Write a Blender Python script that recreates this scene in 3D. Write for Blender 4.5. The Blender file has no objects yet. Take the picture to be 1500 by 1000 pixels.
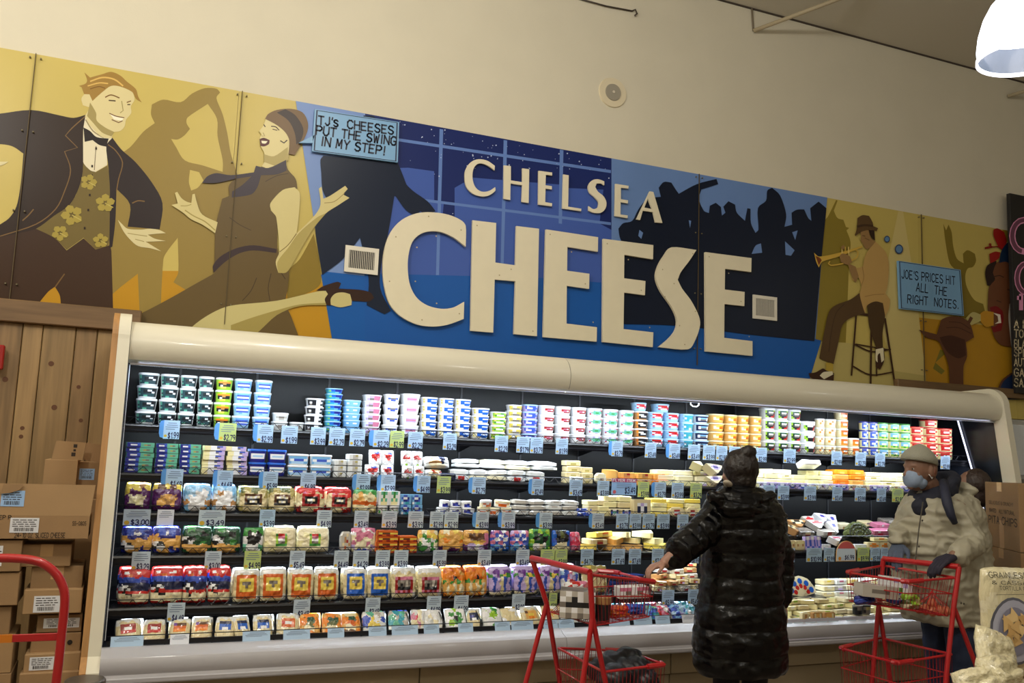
import bpy, math, random
from mathutils import Vector, Matrix, noise
from mathutils.geometry import tessellate_polygon

# ---------------------------------------------------------------- camera, world, lamps, exposure
SC = bpy.context.scene
COL = SC.collection
F_PX, HC = 1325.0, 1.45
YAW, PITCH, ROLL = 0.39398086, 0.12632692, 0.03707871
_f = Vector((math.sin(YAW)*math.cos(PITCH), math.cos(YAW)*math.cos(PITCH), math.sin(PITCH)))
_r = Vector((math.cos(YAW), -math.sin(YAW), 0.0))
_u = _r.cross(_f)
RR = _r*math.cos(ROLL) + _u*math.sin(ROLL)
UU = _u*math.cos(ROLL) - _r*math.sin(ROLL)
FF = _f
cam = bpy.data.objects.new('camera', bpy.data.cameras.new('camera'))
COL.objects.link(cam)
cam.data.sensor_width = 36.0
cam.data.lens = F_PX*36.0/1500.0
cam.data.clip_start = 0.05
cam.matrix_world = Matrix(((RR.x, UU.x, -FF.x, 0), (RR.y, UU.y, -FF.y, 0), (RR.z, UU.z, -FF.z, HC), (0, 0, 0, 1)))
SC.camera = cam
SC.view_settings.view_transform = 'Standard'
SC.view_settings.look = 'None'
SC.view_settings.gamma = 1.0
SC.view_settings.exposure = 0.0
try: SC.view_settings.use_curve_mapping = False
except Exception: pass
world = bpy.data.worlds.new('world'); SC.world = world; world.use_nodes = True
world.node_tree.nodes['Background'].inputs[0].default_value = (1.0, 0.9, 0.75, 1)
world.node_tree.nodes['Background'].inputs[1].default_value = 0.02
SC.cycles.max_bounces = 6
SC.cycles.diffuse_bounces = 3
SC.cycles.glossy_bounces = 3
SC.cycles.transmission_bounces = 6
SC.cycles.transparent_max_bounces = 8
SC.cycles.use_denoising = True

def area(name, loc, rot, sx, sy, power, color, spread=math.pi):
    l = bpy.data.lights.new(name, 'AREA'); l.shape = 'RECTANGLE'; l.size = sx; l.size_y = sy
    l.energy = power; l.color = color; l.spread = spread
    o = bpy.data.objects.new(name, l); COL.objects.link(o); o.location = loc; o.rotation_euler = rot
    return o
def bulb(name, loc, power, color, r=0.12):
    l = bpy.data.lights.new(name, 'POINT'); l.energy = power; l.color = color; l.shadow_soft_size = r
    o = bpy.data.objects.new(name, l); COL.objects.link(o); o.location = loc
    return o
WARM = (1.0, 0.965, 0.885)
COOL = (0.78, 0.89, 1.0)
# the shop's other hanging lamps, behind and beside the camera
for (x, y, z, p) in ((-1.8, 2.6, 4.4, 205), (0.6, -0.8, 4.9, 135), (4.2, -1.2, 4.0, 62), (9.0, 0.5, 3.9, 26), (-3.4, 4.0, 4.5, 110), (1.2, 3.0, 4.7, 115)):
    bulb('lamp_light', (x, y, z), p, WARM, 0.16)
CASE_L, CASE_R = -0.04, 6.42
# cool white light strips of the display case: (y, z, tilt towards the back, power per metre)
for (y, z, tilt, p, x0, x1, sp_) in ((5.24, 1.868, 1.0, 13, CASE_L, CASE_R, 130), (5.525, 1.515, 0.35, 4.2, CASE_L, CASE_R, 180),
                        (5.475, 1.245, 0.35, 3.7, CASE_L, CASE_R, 180), (5.375, 1.04, 0.35, 4.3, CASE_L, 3.9, 180), (5.275, 0.82, 0.35, 4.3, CASE_L, CASE_R, 180),
                        (5.175, 0.57, 0.4, 2.8, CASE_L, 3.9, 180)):
    area('case_light', ((x0+x1)/2, y, z), (tilt, 0, 0), x1-x0-0.1, 0.03, p*(x1-x0), COOL, math.radians(sp_))

# ---------------------------------------------------------------- helpers
def ray(px, py):
    d = RR*((px-750.0)/F_PX) + UU*((500.0-py)/F_PX) + FF
    return d/d.y
def at(px, py, Y):
    d = ray(px, py)
    return Vector((d.x*Y, Y, HC+d.z*Y))
def Xat(px, Y, z):
    # x on the line (., Y, z) that is seen at column px
    k = (px-750.0)/F_PX
    a = RR.x-k*FF.x
    b = (RR.y-k*FF.y)*Y + (RR.z-k*FF.z)*(z-HC)
    return -b/a
def lin(c):
    c = c/255.0
    return c/12.92 if c <= 0.04045 else ((c+0.055)/1.055)**2.4
MATS = {}
def mat(r, g, b, rough=0.5, metal=0.0, coat=0.0, noise_amt=0.0, nscale=20.0, bump=0.0, bscale=60.0, trans=0.0, emit=0.0, stretch=None, alpha=1.0, spec=0.5):
    key = (r, g, b, rough, metal, coat, noise_amt, nscale, bump, bscale, trans, emit, stretch, alpha, spec)
    if key in MATS: return MATS[key]
    m = bpy.data.materials.new('m_%d_%d_%d' % (r, g, b)); m.use_nodes = True
    nt = m.node_tree; bs = nt.nodes['Principled BSDF']
    c = (lin(r), lin(g), lin(b), 1)
    bs.inputs['Base Color'].default_value = c
    bs.inputs['Roughness'].default_value = rough
    bs.inputs['Metallic'].default_value = metal
    bs.inputs['Coat Weight'].default_value = coat
    bs.inputs['Specular IOR Level'].default_value = spec
    bs.inputs['Coat Roughness'].default_value = 0.08
    bs.inputs['Transmission Weight'].default_value = trans
    bs.inputs['Alpha'].default_value = alpha
    if emit:
        bs.inputs['Emission Color'].default_value = c
        bs.inputs['Emission Strength'].default_value = emit
    if noise_amt or bump:
        tc = nt.nodes.new('ShaderNodeTexCoord'); mp = nt.nodes.new('ShaderNodeMapping')
        nt.links.new(tc.outputs['Object'], mp.inputs['Vector'])
        if stretch: mp.inputs['Scale'].default_value = stretch
    if noise_amt:
        n = nt.nodes.new('ShaderNodeTexNoise'); n.inputs['Scale'].default_value = nscale; n.inputs['Detail'].default_value = 5
        nt.links.new(mp.outputs[0], n.inputs['Vector'])
        rp = nt.nodes.new('ShaderNodeMapRange'); rp.inputs[1].default_value = 0.3; rp.inputs[2].default_value = 0.7
        rp.inputs[3].default_value = 1-noise_amt; rp.inputs[4].default_value = 1+noise_amt
        nt.links.new(n.outputs['Fac'], rp.inputs[0])
        mx = nt.nodes.new('ShaderNodeVectorMath'); mx.operation = 'SCALE'
        mx.inputs[0].default_value = c[:3]; nt.links.new(rp.outputs[0], mx.inputs['Scale'])
        nt.links.new(mx.outputs[0], bs.inputs['Base Color'])
    if bump:
        n2 = nt.nodes.new('ShaderNodeTexNoise'); n2.inputs['Scale'].default_value = bscale; n2.inputs['Detail'].default_value = 3
        nt.links.new(mp.outputs[0], n2.inputs['Vector'])
        bm_ = nt.nodes.new('ShaderNodeBump'); bm_.inputs['Strength'].default_value = bump; bm_.inputs['Distance'].default_value = 0.01
        nt.links.new(n2.outputs['Fac'], bm_.inputs['Height']); nt.links.new(bm_.outputs[0], bs.inputs['Normal'])
    MATS[key] = m
    return m

class MB:
    """collects shapes for ONE mesh"""
    def __init__(s): s.v = []; s.f = []; s.m = []; s.mats = []
    def mi(s, m):
        if m not in s.mats: s.mats.append(m)
        return s.mats.index(m)
    def add(s, vs, fs, m):
        o = len(s.v); k = s.mi(m); s.v += [tuple(v) for v in vs]
        for f in fs: s.f.append(tuple(o+i for i in f)); s.m.append(k)
        return s
    def box(s, x0, x1, y0, y1, z0, z1, m, bev=0.0):
        if bev <= 0:
            vs = [(x0,y0,z0),(x1,y0,z0),(x1,y1,z0),(x0,y1,z0),(x0,y0,z1),(x1,y0,z1),(x1,y1,z1),(x0,y1,z1)]
            return s.add(vs, [(0,3,2,1),(4,5,6,7),(0,1,5,4),(1,2,6,5),(2,3,7,6),(3,0,4,7)], m)
        b = min(bev, (x1-x0)/2.01, (y1-y0)/2.01, (z1-z0)/2.01)
        def rect(i, z): return [(x0+i,y0+0,z),(x1-i,y0+0,z),(x1,y0+i,z),(x1,y1-i,z),(x1-i,y1,z),(x0+i,y1,z),(x0,y1-i,z),(x0,y0+i,z)]
        def ins(z): return [(x0+b,y0+b,z),(x1-b,y0+b,z),(x1-b,y0+b,z),(x1-b,y1-b,z),(x1-b,y1-b,z),(x0+b,y1-b,z),(x0+b,y1-b,z),(x0+b,y0+b,z)]
        rs = [ins(z0), rect(b, z0+b), rect(b, z1-b), ins(z1)]
        return s.rings(rs, m)
    def rings(s, rs, m, cap=True, closed=True):
        n = len(rs[0]); vs = [p for r in rs for p in r]; fs = []
        for i in range(len(rs)-1):
            for j in range(n if closed else n-1):
                k = (j+1) % n
                fs.append((i*n+j, i*n+k, (i+1)*n+k, (i+1)*n+j))
        if cap:
            fs.append(tuple(range(n-1, -1, -1))); fs.append(tuple((len(rs)-1)*n+j for j in range(n)))
        return s.add(vs, fs, m)
    def tube(s, pts, r, m, seg=8):
        pts = [Vector(p) for p in pts]; rs = []
        rad = r if isinstance(r, (list, tuple)) else [r]*len(pts)
        up = None
        for i, p in enumerate(pts):
            t = (pts[min(i+1, len(pts)-1)]-pts[max(i-1, 0)]).normalized()
            if up is None:
                a = Vector((0,0,1)) if abs(t.z) < 0.9 else Vector((0,1,0))
                up = (a-t*a.dot(t)).normalized()
            else: up = (up-t*up.dot(t)).normalized()
            w = t.cross(up)
            rs.append([tuple(p+(up*math.cos(a)+w*math.sin(a))*rad[i]) for a in [2*math.pi*k/seg for k in range(seg)]])
        return s.rings(rs, m)
    def prism(s, poly, axis, a, b, m):
        """poly in the other two axes, extruded along axis from a to b"""
        def mk(p, t):
            return {'x': (t, p[0], p[1]), 'y': (p[0], t, p[1]), 'z': (p[0], p[1], t)}[axis]
        n = len(poly)
        vs = [mk(p, a) for p in poly]+[mk(p, b) for p in poly]
        tri = tessellate_polygon([[Vector((p[0], p[1], 0)) for p in poly]])
        fs = [tuple(t) for t in tri]+[tuple(i+n for i in reversed(t)) for t in tri]
        fs += [(i, (i+1) % n, n+(i+1) % n, n+i) for i in range(n)]
        return s.add(vs, fs, m)
    def mesh(s, name, smooth=False):
        me = bpy.data.meshes.new(name); me.from_pydata(s.v, [], s.f)
        for m in s.mats: me.materials.append(m)
        me.polygons.foreach_set('material_index', s.m)
        if smooth: me.shade_smooth() if hasattr(me, 'shade_smooth') else me.polygons.foreach_set('use_smooth', [True]*len(me.polygons))
        me.update()
        return me
    def build(s, name, parent=None, smooth=False, **props):
        return put(name, s.mesh(name, smooth), parent, **props)
def put(name, me, parent=None, loc=None, rot=None, scale=None, **props):
    o = bpy.data.objects.new(name, me); COL.objects.link(o)
    if parent is not None: o.parent = parent
    if loc is not None: o.location = loc
    if rot is not None: o.rotation_euler = rot
    if scale is not None: o.scale = scale
    for k, v in props.items():
        if v is not None: o[k] = v
    return o
def empty(name, loc, label, cat, group=None, rot=None):
    return put(name, None, None, loc, rot, None, label=label, category=cat, group=group)
def autosmooth(me, deg=35):
    # smooth shading with sharp edges past an angle
    me.polygons.foreach_set('use_smooth', [True]*len(me.polygons))
    try: me.set_sharp_from_angle(angle=math.radians(deg))
    except Exception: pass
    return me
def crsmooth(pts, k=4, corner=50):
    """closed Catmull-Rom with corners kept where the outline turns hard"""
    n = len(pts); out = []; P = [Vector((p[0], p[1])) for p in pts]
    tang = []
    for i in range(n):
        a = P[i]-P[i-1]; b = P[(i+1) % n]-P[i]
        if a.length < 1e-9 or b.length < 1e-9: tang.append((Vector((0,0)), Vector((0,0)))); continue
        ang = math.degrees(a.angle(b))
        if ang > corner: tang.append((a*0.9, b*0.9, 'c'))
        else:
            t = (P[(i+1) % n]-P[i-1])*0.5
            tang.append((t, t))
    for i in range(n):
        p0, p1 = P[i], P[(i+1) % n]
        L = (p1-p0).length
        t0 = tang[i][1]; t1 = tang[(i+1) % n][0]
        if t0.length > L: t0 = t0*(L/t0.length)
        if t1.length > L: t1 = t1*(L/t1.length)
        for j in range(k):
            t = j/k; t2 = t*t; t3 = t2*t
            q = p0*(2*t3-3*t2+1)+t0*(t3-2*t2+t)+p1*(-2*t3+3*t2)+t1*(t3-t2)
            out.append((q.x, q.y))
    return out

# single-stroke lettering on a 4 x 6 grid
GL = {
'A':'0,0 2,6 4,0|.7,2 3.3,2','B':'0,0 0,6 2.6,6 3.5,5.2 3.5,4 2.6,3.2 0,3.2|2.6,3.2 4,2.3 4,.9 2.8,0 0,0','C':'4,5 3,6 1.3,6 0,4.5 0,1.5 1.3,0 3,0 4,1',
'D':'0,0 0,6 2.2,6 4,4.3 4,1.7 2.2,0 0,0','E':'3.6,6 0,6 0,0 3.6,0|0,3.1 2.9,3.1','F':'3.6,6 0,6 0,0|0,3.1 2.8,3.1','G':'4,5 3,6 1.3,6 0,4.5 0,1.5 1.3,0 3,0 4,1 4,2.7 2.3,2.7',
'H':'0,0 0,6|4,0 4,6|0,3.2 4,3.2','I':'.6,0 .6,6','J':'3,6 3,1.3 2,0 1,0 0,1.2','K':'0,0 0,6|3.8,6 0,2.6|1.2,3.6 4,0','L':'0,6 0,0 3.4,0','M':'0,0 .3,6 2,1.8 3.7,6 4,0','N':'0,0 0,6 4,0 4,6',
'O':'1.4,0 0,1.5 0,4.5 1.4,6 2.6,6 4,4.5 4,1.5 2.6,0 1.4,0','P':'0,0 0,6 2.8,6 4,5 4,3.8 2.8,2.8 0,2.8','Q':'1.4,0 0,1.5 0,4.5 1.4,6 2.6,6 4,4.5 4,1.5 2.6,0 1.4,0|2.4,1.6 4.2,-.4',
'R':'0,0 0,6 2.8,6 3.9,5 3.9,3.9 2.8,3 0,3|2,3 4,0','S':'3.8,5.2 2.8,6 1.2,6 .2,5 .2,4 1.2,3.3 2.8,2.8 3.9,2 3.9,1 2.8,0 1.2,0 0,.9','T':'0,6 4,6|2,6 2,0','U':'0,6 0,1.5 1.2,0 2.8,0 4,1.5 4,6',
'V':'0,6 2,0 4,6','W':'0,6 .9,0 2,4.4 3.1,0 4,6','X':'0,0 4,6|0,6 4,0','Y':'0,6 2,3 4,6|2,3 2,0','Z':'0,6 4,6 0,0 4,0',
'0':'1.4,0 0,1.5 0,4.5 1.4,6 2.6,6 4,4.5 4,1.5 2.6,0 1.4,0','1':'.8,4.8 2.2,6 2.2,0','2':'.2,4.8 1.3,6 2.8,6 3.9,4.8 3.6,3.4 0,0 4,0','3':'.2,5.3 1.4,6 2.8,6 3.8,5 3.6,3.8 2,3.2 3.9,2.4 4,1 2.8,0 1.2,0 0,.8',
'4':'3,0 3,6 0,2 4,2','5':'3.7,6 .5,6 .3,3.4 2.5,3.6 3.9,2.6 3.9,1 2.6,0 1,0 0,.8','6':'3.4,6 1.2,4.6 0,2.4 .4,.7 1.6,0 3,.2 3.9,1.5 3.4,3 1.8,3.3 .2,2.2','7':'0,6 4,6 1.4,0',
'8':'2,3.2 .5,4 .5,5.3 2,6 3.5,5.3 3.5,4 2,3.2 .1,2 .1,.8 2,0 3.9,.8 3.9,2 2,3.2','9':'3.8,3.8 2.4,2.8 .9,3 .1,4.3 .6,5.6 2,6 3.4,5.5 3.8,3.8 3.4,1.4 2,0',
'.':'.6,.0 .9,.5','!':'1,6 1,2|1,.5 1,0',"'":'.8,6 .5,4.6','-':'.6,2.8 3,2.8','$':'3.6,5 2.6,5.6 1.4,5.6 .4,4.7 .8,3.6 3.2,2.6 3.8,1.6 2.8,.5 1.4,.5 .3,1.2|2,6.4 2,-.4','&':'4,0 .8,4.4 1,5.6 2.2,6 3,5 2.6,4 .3,2 .4,.6 1.6,0 3,.6 4,2.4','/':'0,0 3,6',' ':''}
ADV = {'I':2.6,'1':3.8,'.':2.0,'!':2.6,"'":2.0,' ':3.2,'J':4.6,'L':5.0,'M':5.8,'W':5.8}
def strokes(text, w=0.55, jitter=0.0, seed=1):
    """list of quads ((x,z)*4) and total width, cap height 6"""
    rnd = random.Random(seed); x = 0; quads = []
    for ch in text:
        g = GL.get(ch.upper(), ''); sc = 0.78 if ch.islower() else 1.0
        dy = rnd.uniform(-jitter, jitter); rot = rnd.uniform(-jitter, jitter)*0.12
        for line in [l for l in g.split('|') if l]:
            pts = [tuple(float(q) for q in p.split(',')) for p in line.split(' ')]
            pts = [(x+px*sc+rot*py, py*sc+dy) for px, py in pts]
            for a, b in zip(pts, pts[1:]):
                dx, dz = b[0]-a[0], b[1]-a[1]; L = math.hypot(dx, dz) or 1; dx /= L; dz /= L
                e = w*0.42; h = w/2
                a2 = (a[0]-dx*e, a[1]-dz*e); b2 = (b[0]+dx*e, b[1]+dz*e)
                quads.append([(a2[0]+dz*h, a2[1]-dx*h), (b2[0]+dz*h, b2[1]-dx*h), (b2[0]-dz*h, b2[1]+dx*h), (a2[0]-dz*h, a2[1]+dx*h)])
        x += (ADV.get(ch.upper(), 5.5) if g or ch == ' ' else 5.5)*(0.8 if ch.islower() else 1.0)
    return quads, max(x-1.5, 1)
def text_on(mb, text, org, ux, uz, width, height, m, w=0.8, jitter=0.0, seed=1, off=(0, 0, 0)):
    """writes text into the frame org + ux*width (baseline) + uz*height (cap height)"""
    qs, tot = strokes(text, w, jitter, seed)
    org = Vector(org)+Vector(off); ux = Vector(ux); uz = Vector(uz)
    for q in qs:
        mb.add([org+ux*(p[0]/tot*width)+uz*(p[1]/6*height) for p in q], [(0, 1, 2, 3)], m)

# ---------------------------------------------------------------- the room
M_WALL = mat(212, 204, 182, 0.75, noise_amt=0.02, nscale=3, bump=0.05, bscale=120)
M_CEIL = mat(214, 206, 188, 0.8)
M_FLOOR = mat(120, 105, 90, 0.45, noise_amt=0.15, nscale=4)
YW, ZC = 6.12, 5.40
def shell(name, x0, x1, y0, y1, z0, z1, m): MB().box(x0, x1, y0, y1, z0, z1, m).build(name, kind='structure')
shell('floor', -7, 13, -5, YW+0.2, -0.1, 0, M_FLOOR)
shell('ceiling', -7, 13, -5, YW+0.2, ZC, ZC+0.1, M_CEIL)
shell('wall_back', -7, 13, YW, YW+0.2, 0, ZC, M_WALL)
shell('wall_left', -7.2, -7, -5, YW+0.2, 0, ZC, M_WALL)
shell('wall_right', 13, 13.2, -5, YW+0.2, 0, ZC, M_WALL)
shell('wall_front', -7, 13, -5.2, -5, 0, ZC, M_WALL)
# thin dark joint between wall and ceiling
MB().box(-7, 13, YW-0.012, YW, ZC-0.012, ZC, mat(70, 60, 50, 0.8)).build('trim_1', kind='structure')
# braces and wires near the ceiling
def at_z(px, py, z):
    d = ray(px, py); t = (z-HC)/d.z
    return Vector((d.x*t, t, z))
t = MB(); pw = at(1104, 45, YW-0.012); t.tube([pw, Vector((pw.x+0.62, YW-0.75, ZC-0.01))], 0.018, mat(175, 160, 130, 0.6), 8)
t.tube([pw+Vector((0, 0.006, 0)), (pw.x-0.02, YW-0.012, pw.z+0.2)], 0.008, mat(120, 108, 88, 0.6), 6)
t.build('ceiling_brace', smooth=True, label='slim painted brace running from the cream wall up to the ceiling above the word sign', category='brace')
t = MB(); pw = at(1476, 141, YW-0.012); t.tube([pw, Vector((pw.x+0.62, YW-0.75, ZC-0.01))], 0.018, mat(175, 160, 130, 0.6), 8)
t.build('ceiling_brace', smooth=True, label='slim painted brace on the wall just below the hanging lamp', category='brace')
t = MB(); a, b = at(848, -2, YW-0.012), at(926, 16, YW-0.012)
t.tube([a, a.lerp(b, .5)+Vector((0, -.004, -.012)), b, b+Vector((.03, 0, .02)), b+Vector((.04, -.01, -.02)), b+Vector((.02, -.01, -.04))], 0.007, mat(60, 50, 42, 0.6), 6)
t.build('hanging_wire', smooth=True, label='dark wire with a hooked end high on the cream wall above the round speaker', category='wire')
# round speaker set in the wall
sp = at(897, 136, YW)
root = empty('wall_speaker', sp, 'round cream wall speaker with grey perforated centre above the mural', 'speaker')
def disc(r, d0, d1, m, seg=40, cx=0, cz=0):
    mb = MB(); mb.rings([[(cx+r*math.cos(a), d0, cz+r*math.sin(a)) for a in [2*math.pi*k/seg for k in range(seg)]],
        [(cx+r*0.96*math.cos(a), d1, cz+r*0.96*math.sin(a)) for a in [2*math.pi*k/seg for k in range(seg)]]], m); return mb
disc(0.125, 0, -0.012, mat(216, 203, 172, 0.6)).build('mounting_ring', root)
disc(0.07, -0.012, -0.02, mat(160, 152, 135, 0.6, bump=0.6, bscale=400)).build('speaker_grille', root)
disc(0.012, -0.02, -0.026, mat(205, 195, 175, 0.6), 12).build('centre_cap', root)

# ---------------------------------------------------------------- the mural
YM = 6.10   # front face of the mural boards
CROP = {'A': (0, 60, 591/260.0), 'B': (170, 90, 1024/430.0), 'C': (560, 160, 1500/660.0), 'D': (1160, 270, 971/340.0), 'I': (0, 0, 1.0)}
def wp(crop, p):
    ox, oy, s = CROP[crop]
    w = at(ox+p[0]/s, oy+p[1]/s, YM)
    return (w.x, w.z)
mural = empty('wall_mural', (0, YM, 2.2), 'long painted mural of dancers and musicians above the cheese case', 'mural')
zb, zt = HC+0.128*YM, HC+0.3875*YM
BOARD = mat(196, 172, 92, 0.42)
GOLD_BG = mat(196, 176, 96, 0.36, spec=.25, noise_amt=0.03, nscale=1.5)
k = 0; x = at(53, 80, YM).x-1.215
while x < 8.6:
    x1 = x+1.213
    MB().box(x, x1, YM, YM+0.015, zb-0.25 if x > -0.2 else zb, zt, GOLD_BG).build('mural_board', mural, loc=(0, -YM, -2.2))
    x += 1.215
LAYER = [0]
def paint_each(name, shapes, smooth=True):
    for sh in shapes: paint(name, [sh], smooth)
def paint(name, shapes, smooth=True, off=None):
    """shapes: (crop, points, rgb[, holes]) painted flat on the boards; each later shape lies over the earlier ones"""
    mb = MB()
    for sh in shapes:
        crop, pts, c = sh[0], sh[1], sh[2]
        LAYER[0] += 1
        y = YM-0.0004-LAYER[0]*0.00006
        loops = [pts]+list(sh[3] if len(sh) > 3 else [])
        L2 = []
        for lp in loops:
            w = [wp(crop, p) for p in lp]
            if smooth: w = crsmooth(w)
            L2.append(w)
        flat = [p for l in L2 for p in l]
        tri = tessellate_polygon([[Vector((p[0], p[1], 0)) for p in l] for l in L2])
        mb.add([(p[0], y, min(p[1], zt)) for p in flat], [tuple(t) for t in tri], mat(*c, 0.36, spec=.22))
    return mb.build(name, mural, loc=(0, -YM, -2.2))
def line(crop, pts, w, c):
    """a painted stroke as shape"""
    P = [Vector(p) for p in pts]; l = []; r = []
    for i, p in enumerate(P):
        t = (P[min(i+1, len(P)-1)]-P[max(i-1, 0)]).normalized(); n = Vector((-t.y, t.x))*(w/2)
        l.append(tuple(p+n)); r.append(tuple(p-n))
    return (crop, l+r[::-1], c)
OL, GO, DK, SKIN, SKS = (146, 124, 62), (186, 138, 32), (46, 32, 24), (212, 200, 152), (160, 144, 88)
paint_each('painted_floor', [('B', [(-470,700),(160,730),(600,733),(718,768),(760,1010),(-470,1010)], GO),
 ('D', [(515,555),(700,575),(960,610),(960,900),(560,870)], (180, 134, 34)),
 ('D', [(75,655),(225,662),(300,672),(560,800),(560,860),(55,840)], (186, 170, 104)),
 ('D', [(445,112),(465,112),(515,420),(560,800),(430,780),(360,560),(380,420)], (206, 188, 122))], smooth=False)
paint_each('painted_shadow', [('B', [(-30,360),(48,300),(95,245),(135,215),(122,185),(125,150),(165,133),(225,142),(265,112),(310,93),(350,95),(363,108),(350,128),(372,185),(388,250),(400,320),(420,385),(440,470),(400,560),(345,690),(345,770),(290,775),(250,800),(200,770),(217,735),(215,615),(180,660),(165,690),(155,872),(82,875),(76,740),(0,800),(-60,860),(-200,800),(-60,500)], OL,
   [[(250,195),(320,148),(352,200),(354,260),(372,345),(372,385),(300,362),(240,345),(210,300),(192,270),(215,272),(238,258),(258,235),(246,215)], [(258,378),(290,386),(305,415),(285,440),(262,450),(254,420)]]),
 ('B', [(598,735),(640,690),(690,600),(708,690),(716,765),(700,790),(650,815),(598,828)], (134, 112, 42)),
 ('D', [(138,150),(150,135),(185,65),(191,68),(175,110),(190,140),(215,148),(226,178),(240,182),(228,192),(245,240),(240,300),(235,430),(225,662),(75,655),(100,350),(120,210)], (138, 120, 44)),
 ('D', [(633,165),(645,192),(655,168),(668,200),(675,260),(690,310),(718,330),(715,290),(735,275),(765,290),(770,320),(757,345),(735,352),(725,385),(732,430),(762,482),(800,500),(815,560),(700,560),(690,370),(660,330),(642,240)], (128, 110, 38)),
 ('D', [(620,690),(650,700),(600,745),(640,780),(625,795),(590,770)], (122, 112, 40)),
 ('D', [(880,190),(925,185),(925,240),(895,240)], (140, 118, 34))])
LT = (118, 90, 52)
paint('painted_dancing_man', [('A', [(-60,655),(60,640),(120,625),(180,655),(222,697),(278,657),(318,694),(366,680),(371,700),(377,910),(203,910),(200,850),(183,818),(160,835),(125,880),(115,912),(-70,912)], (62, 42, 28)),
 line('A', [(215,775),(190,810),(183,820)], 4, LT),
 ('A', [(276,400),(318,437),(357,415),(372,480),(373,620),(360,680),(318,693),(278,655),(222,695),(180,655),(120,625),(180,582),(232,545),(262,490)], (112, 96, 50)),
 ('A', [(283,246),(277,290),(276,400),(300,430),(318,436),(357,413),(357,345),(374,324),(330,296),(300,268)], (224, 214, 184)),
 line('A', [(320,350),(314,430)], 2.5, (120,105,80)), line('A', [(285,262),(310,300),(345,322)], 4, (150,135,95)),
 ('A', [(-90,250),(0,242),(105,230),(200,248),(245,256),(285,246),(277,300),(276,430),(262,490),(232,545),(180,582),(120,625),(60,640),(-10,655),(-10,620),(30,590),(55,550),(70,470),(78,375),(40,350),(-10,343),(-90,350)], DK),
 ('A', [(374,322),(405,362),(450,402),(505,470),(541,540),(532,627),(425,618),(433,545),(388,492),(384,600),(374,685),(364,690),(366,500),(361,420),(354,350)], (42, 32, 32)),
 line('A', [(285,250),(240,290),(218,315),(258,355),(215,368),(235,430),(215,500),(185,560),(120,610),(0,650)], 3.5, LT),
 line('A', [(360,345),(385,365),(408,405),(395,460),(388,500)], 3.5, LT), line('A', [(440,540),(460,532),(482,534)], 4, LT), line('A', [(75,598),(95,580),(112,560)], 4, LT),
 ('A', [(278,288),(300,300),(322,320),(362,325),(354,352),(330,346),(308,330),(282,336)], (36, 28, 26)),
 ('A', [(283,250),(300,222),(276,214),(271,192),(282,176),(298,178),(308,195),(330,180),(360,152),(400,145),(440,165),(448,195),(436,217),(437,240),(420,262),(415,285),(400,300),(378,303),(371,324),(340,320),(300,282)], (214, 200, 148)),
 ('A', [(300,205),(320,240),(322,265),(350,288),(380,303),(371,318),(340,305),(312,275),(290,250)], SKS),
 ('A', [(263,150),(285,142),(290,130),(281,105),(300,122),(340,111),(370,103),(400,115),(422,135),(452,160),(460,185),(472,205),(452,192),(440,170),(400,152),(370,150),(345,167),(322,187),(308,200),(298,178),(280,177),(272,154)], (156, 122, 56)),
 line('A', [(300,135),(340,122),(380,128),(410,150)], 5, (214,176,96)), line('A', [(292,150),(330,140),(360,142)], 4, (214,176,96)), line('A', [(300,160),(330,152),(350,158)], 3, (120,82,32)),
 line('A', [(350,188),(370,180),(398,190)], 4, (120,84,40)), line('A', [(362,198),(385,200)], 4, (70,50,30)), line('A', [(422,205),(436,200)], 3.5, (120,84,40)), line('A', [(424,212),(434,212)], 3.5, (70,50,30)),
 line('A', [(405,200),(410,232),(400,240)], 3, SKS), ('A', [(366,243),(385,252),(412,258),(405,266),(380,262)], (240, 234, 210)), line('A', [(364,241),(385,250),(414,256)], 3, (110,70,45)), line('A', [(372,262),(395,272),(408,266)], 3, (110,70,45)),
 ('A', [(392,595),(405,608),(425,625),(470,628),(500,625),(532,630),(552,640),(520,642),(492,645),(515,658),(552,666),(500,668),(485,668),(537,700),(500,690),(460,683),(432,660),(410,632)], SKIN),
 line('A', [(425,640),(455,645),(490,650)], 2.5, SKS), line('A', [(450,660),(480,668)], 2.5, SKS), ('A', [(-20,402),(28,402),(12,412),(-20,420)], SKIN),
 ]+[line('A', [(a-3,b),(a+3,b)], 8, DK) for a, b in ((320,358),(307,417),(306,448),(299,513),(294,563),(282,623))])
for (cx, cy, r, ph) in ((295,470,26,0),(240,580,34,.6),(350,540,30,1.0),(200,640,26,.3),(335,665,24,.9)):
    pet = []
    for q in range(5):
        a = ph+q*2*math.pi/5; ex, ey = cx+math.cos(a)*r*.62, cy+math.sin(a)*r*.62
        pet.append(('A', [(ex+math.cos(a+b)*r*.46*(1.1 if abs(b) < 1 else 1), ey+math.sin(a+b)*r*.42) for b in [k*math.pi/3 for k in range(6)]], (164, 146, 66)))
    pet.append(line('A', [(cx,cy),(cx+r*.9,cy+r*.5)], 3, (186,170,90)))
    paint('painted_flower', pet)
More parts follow.
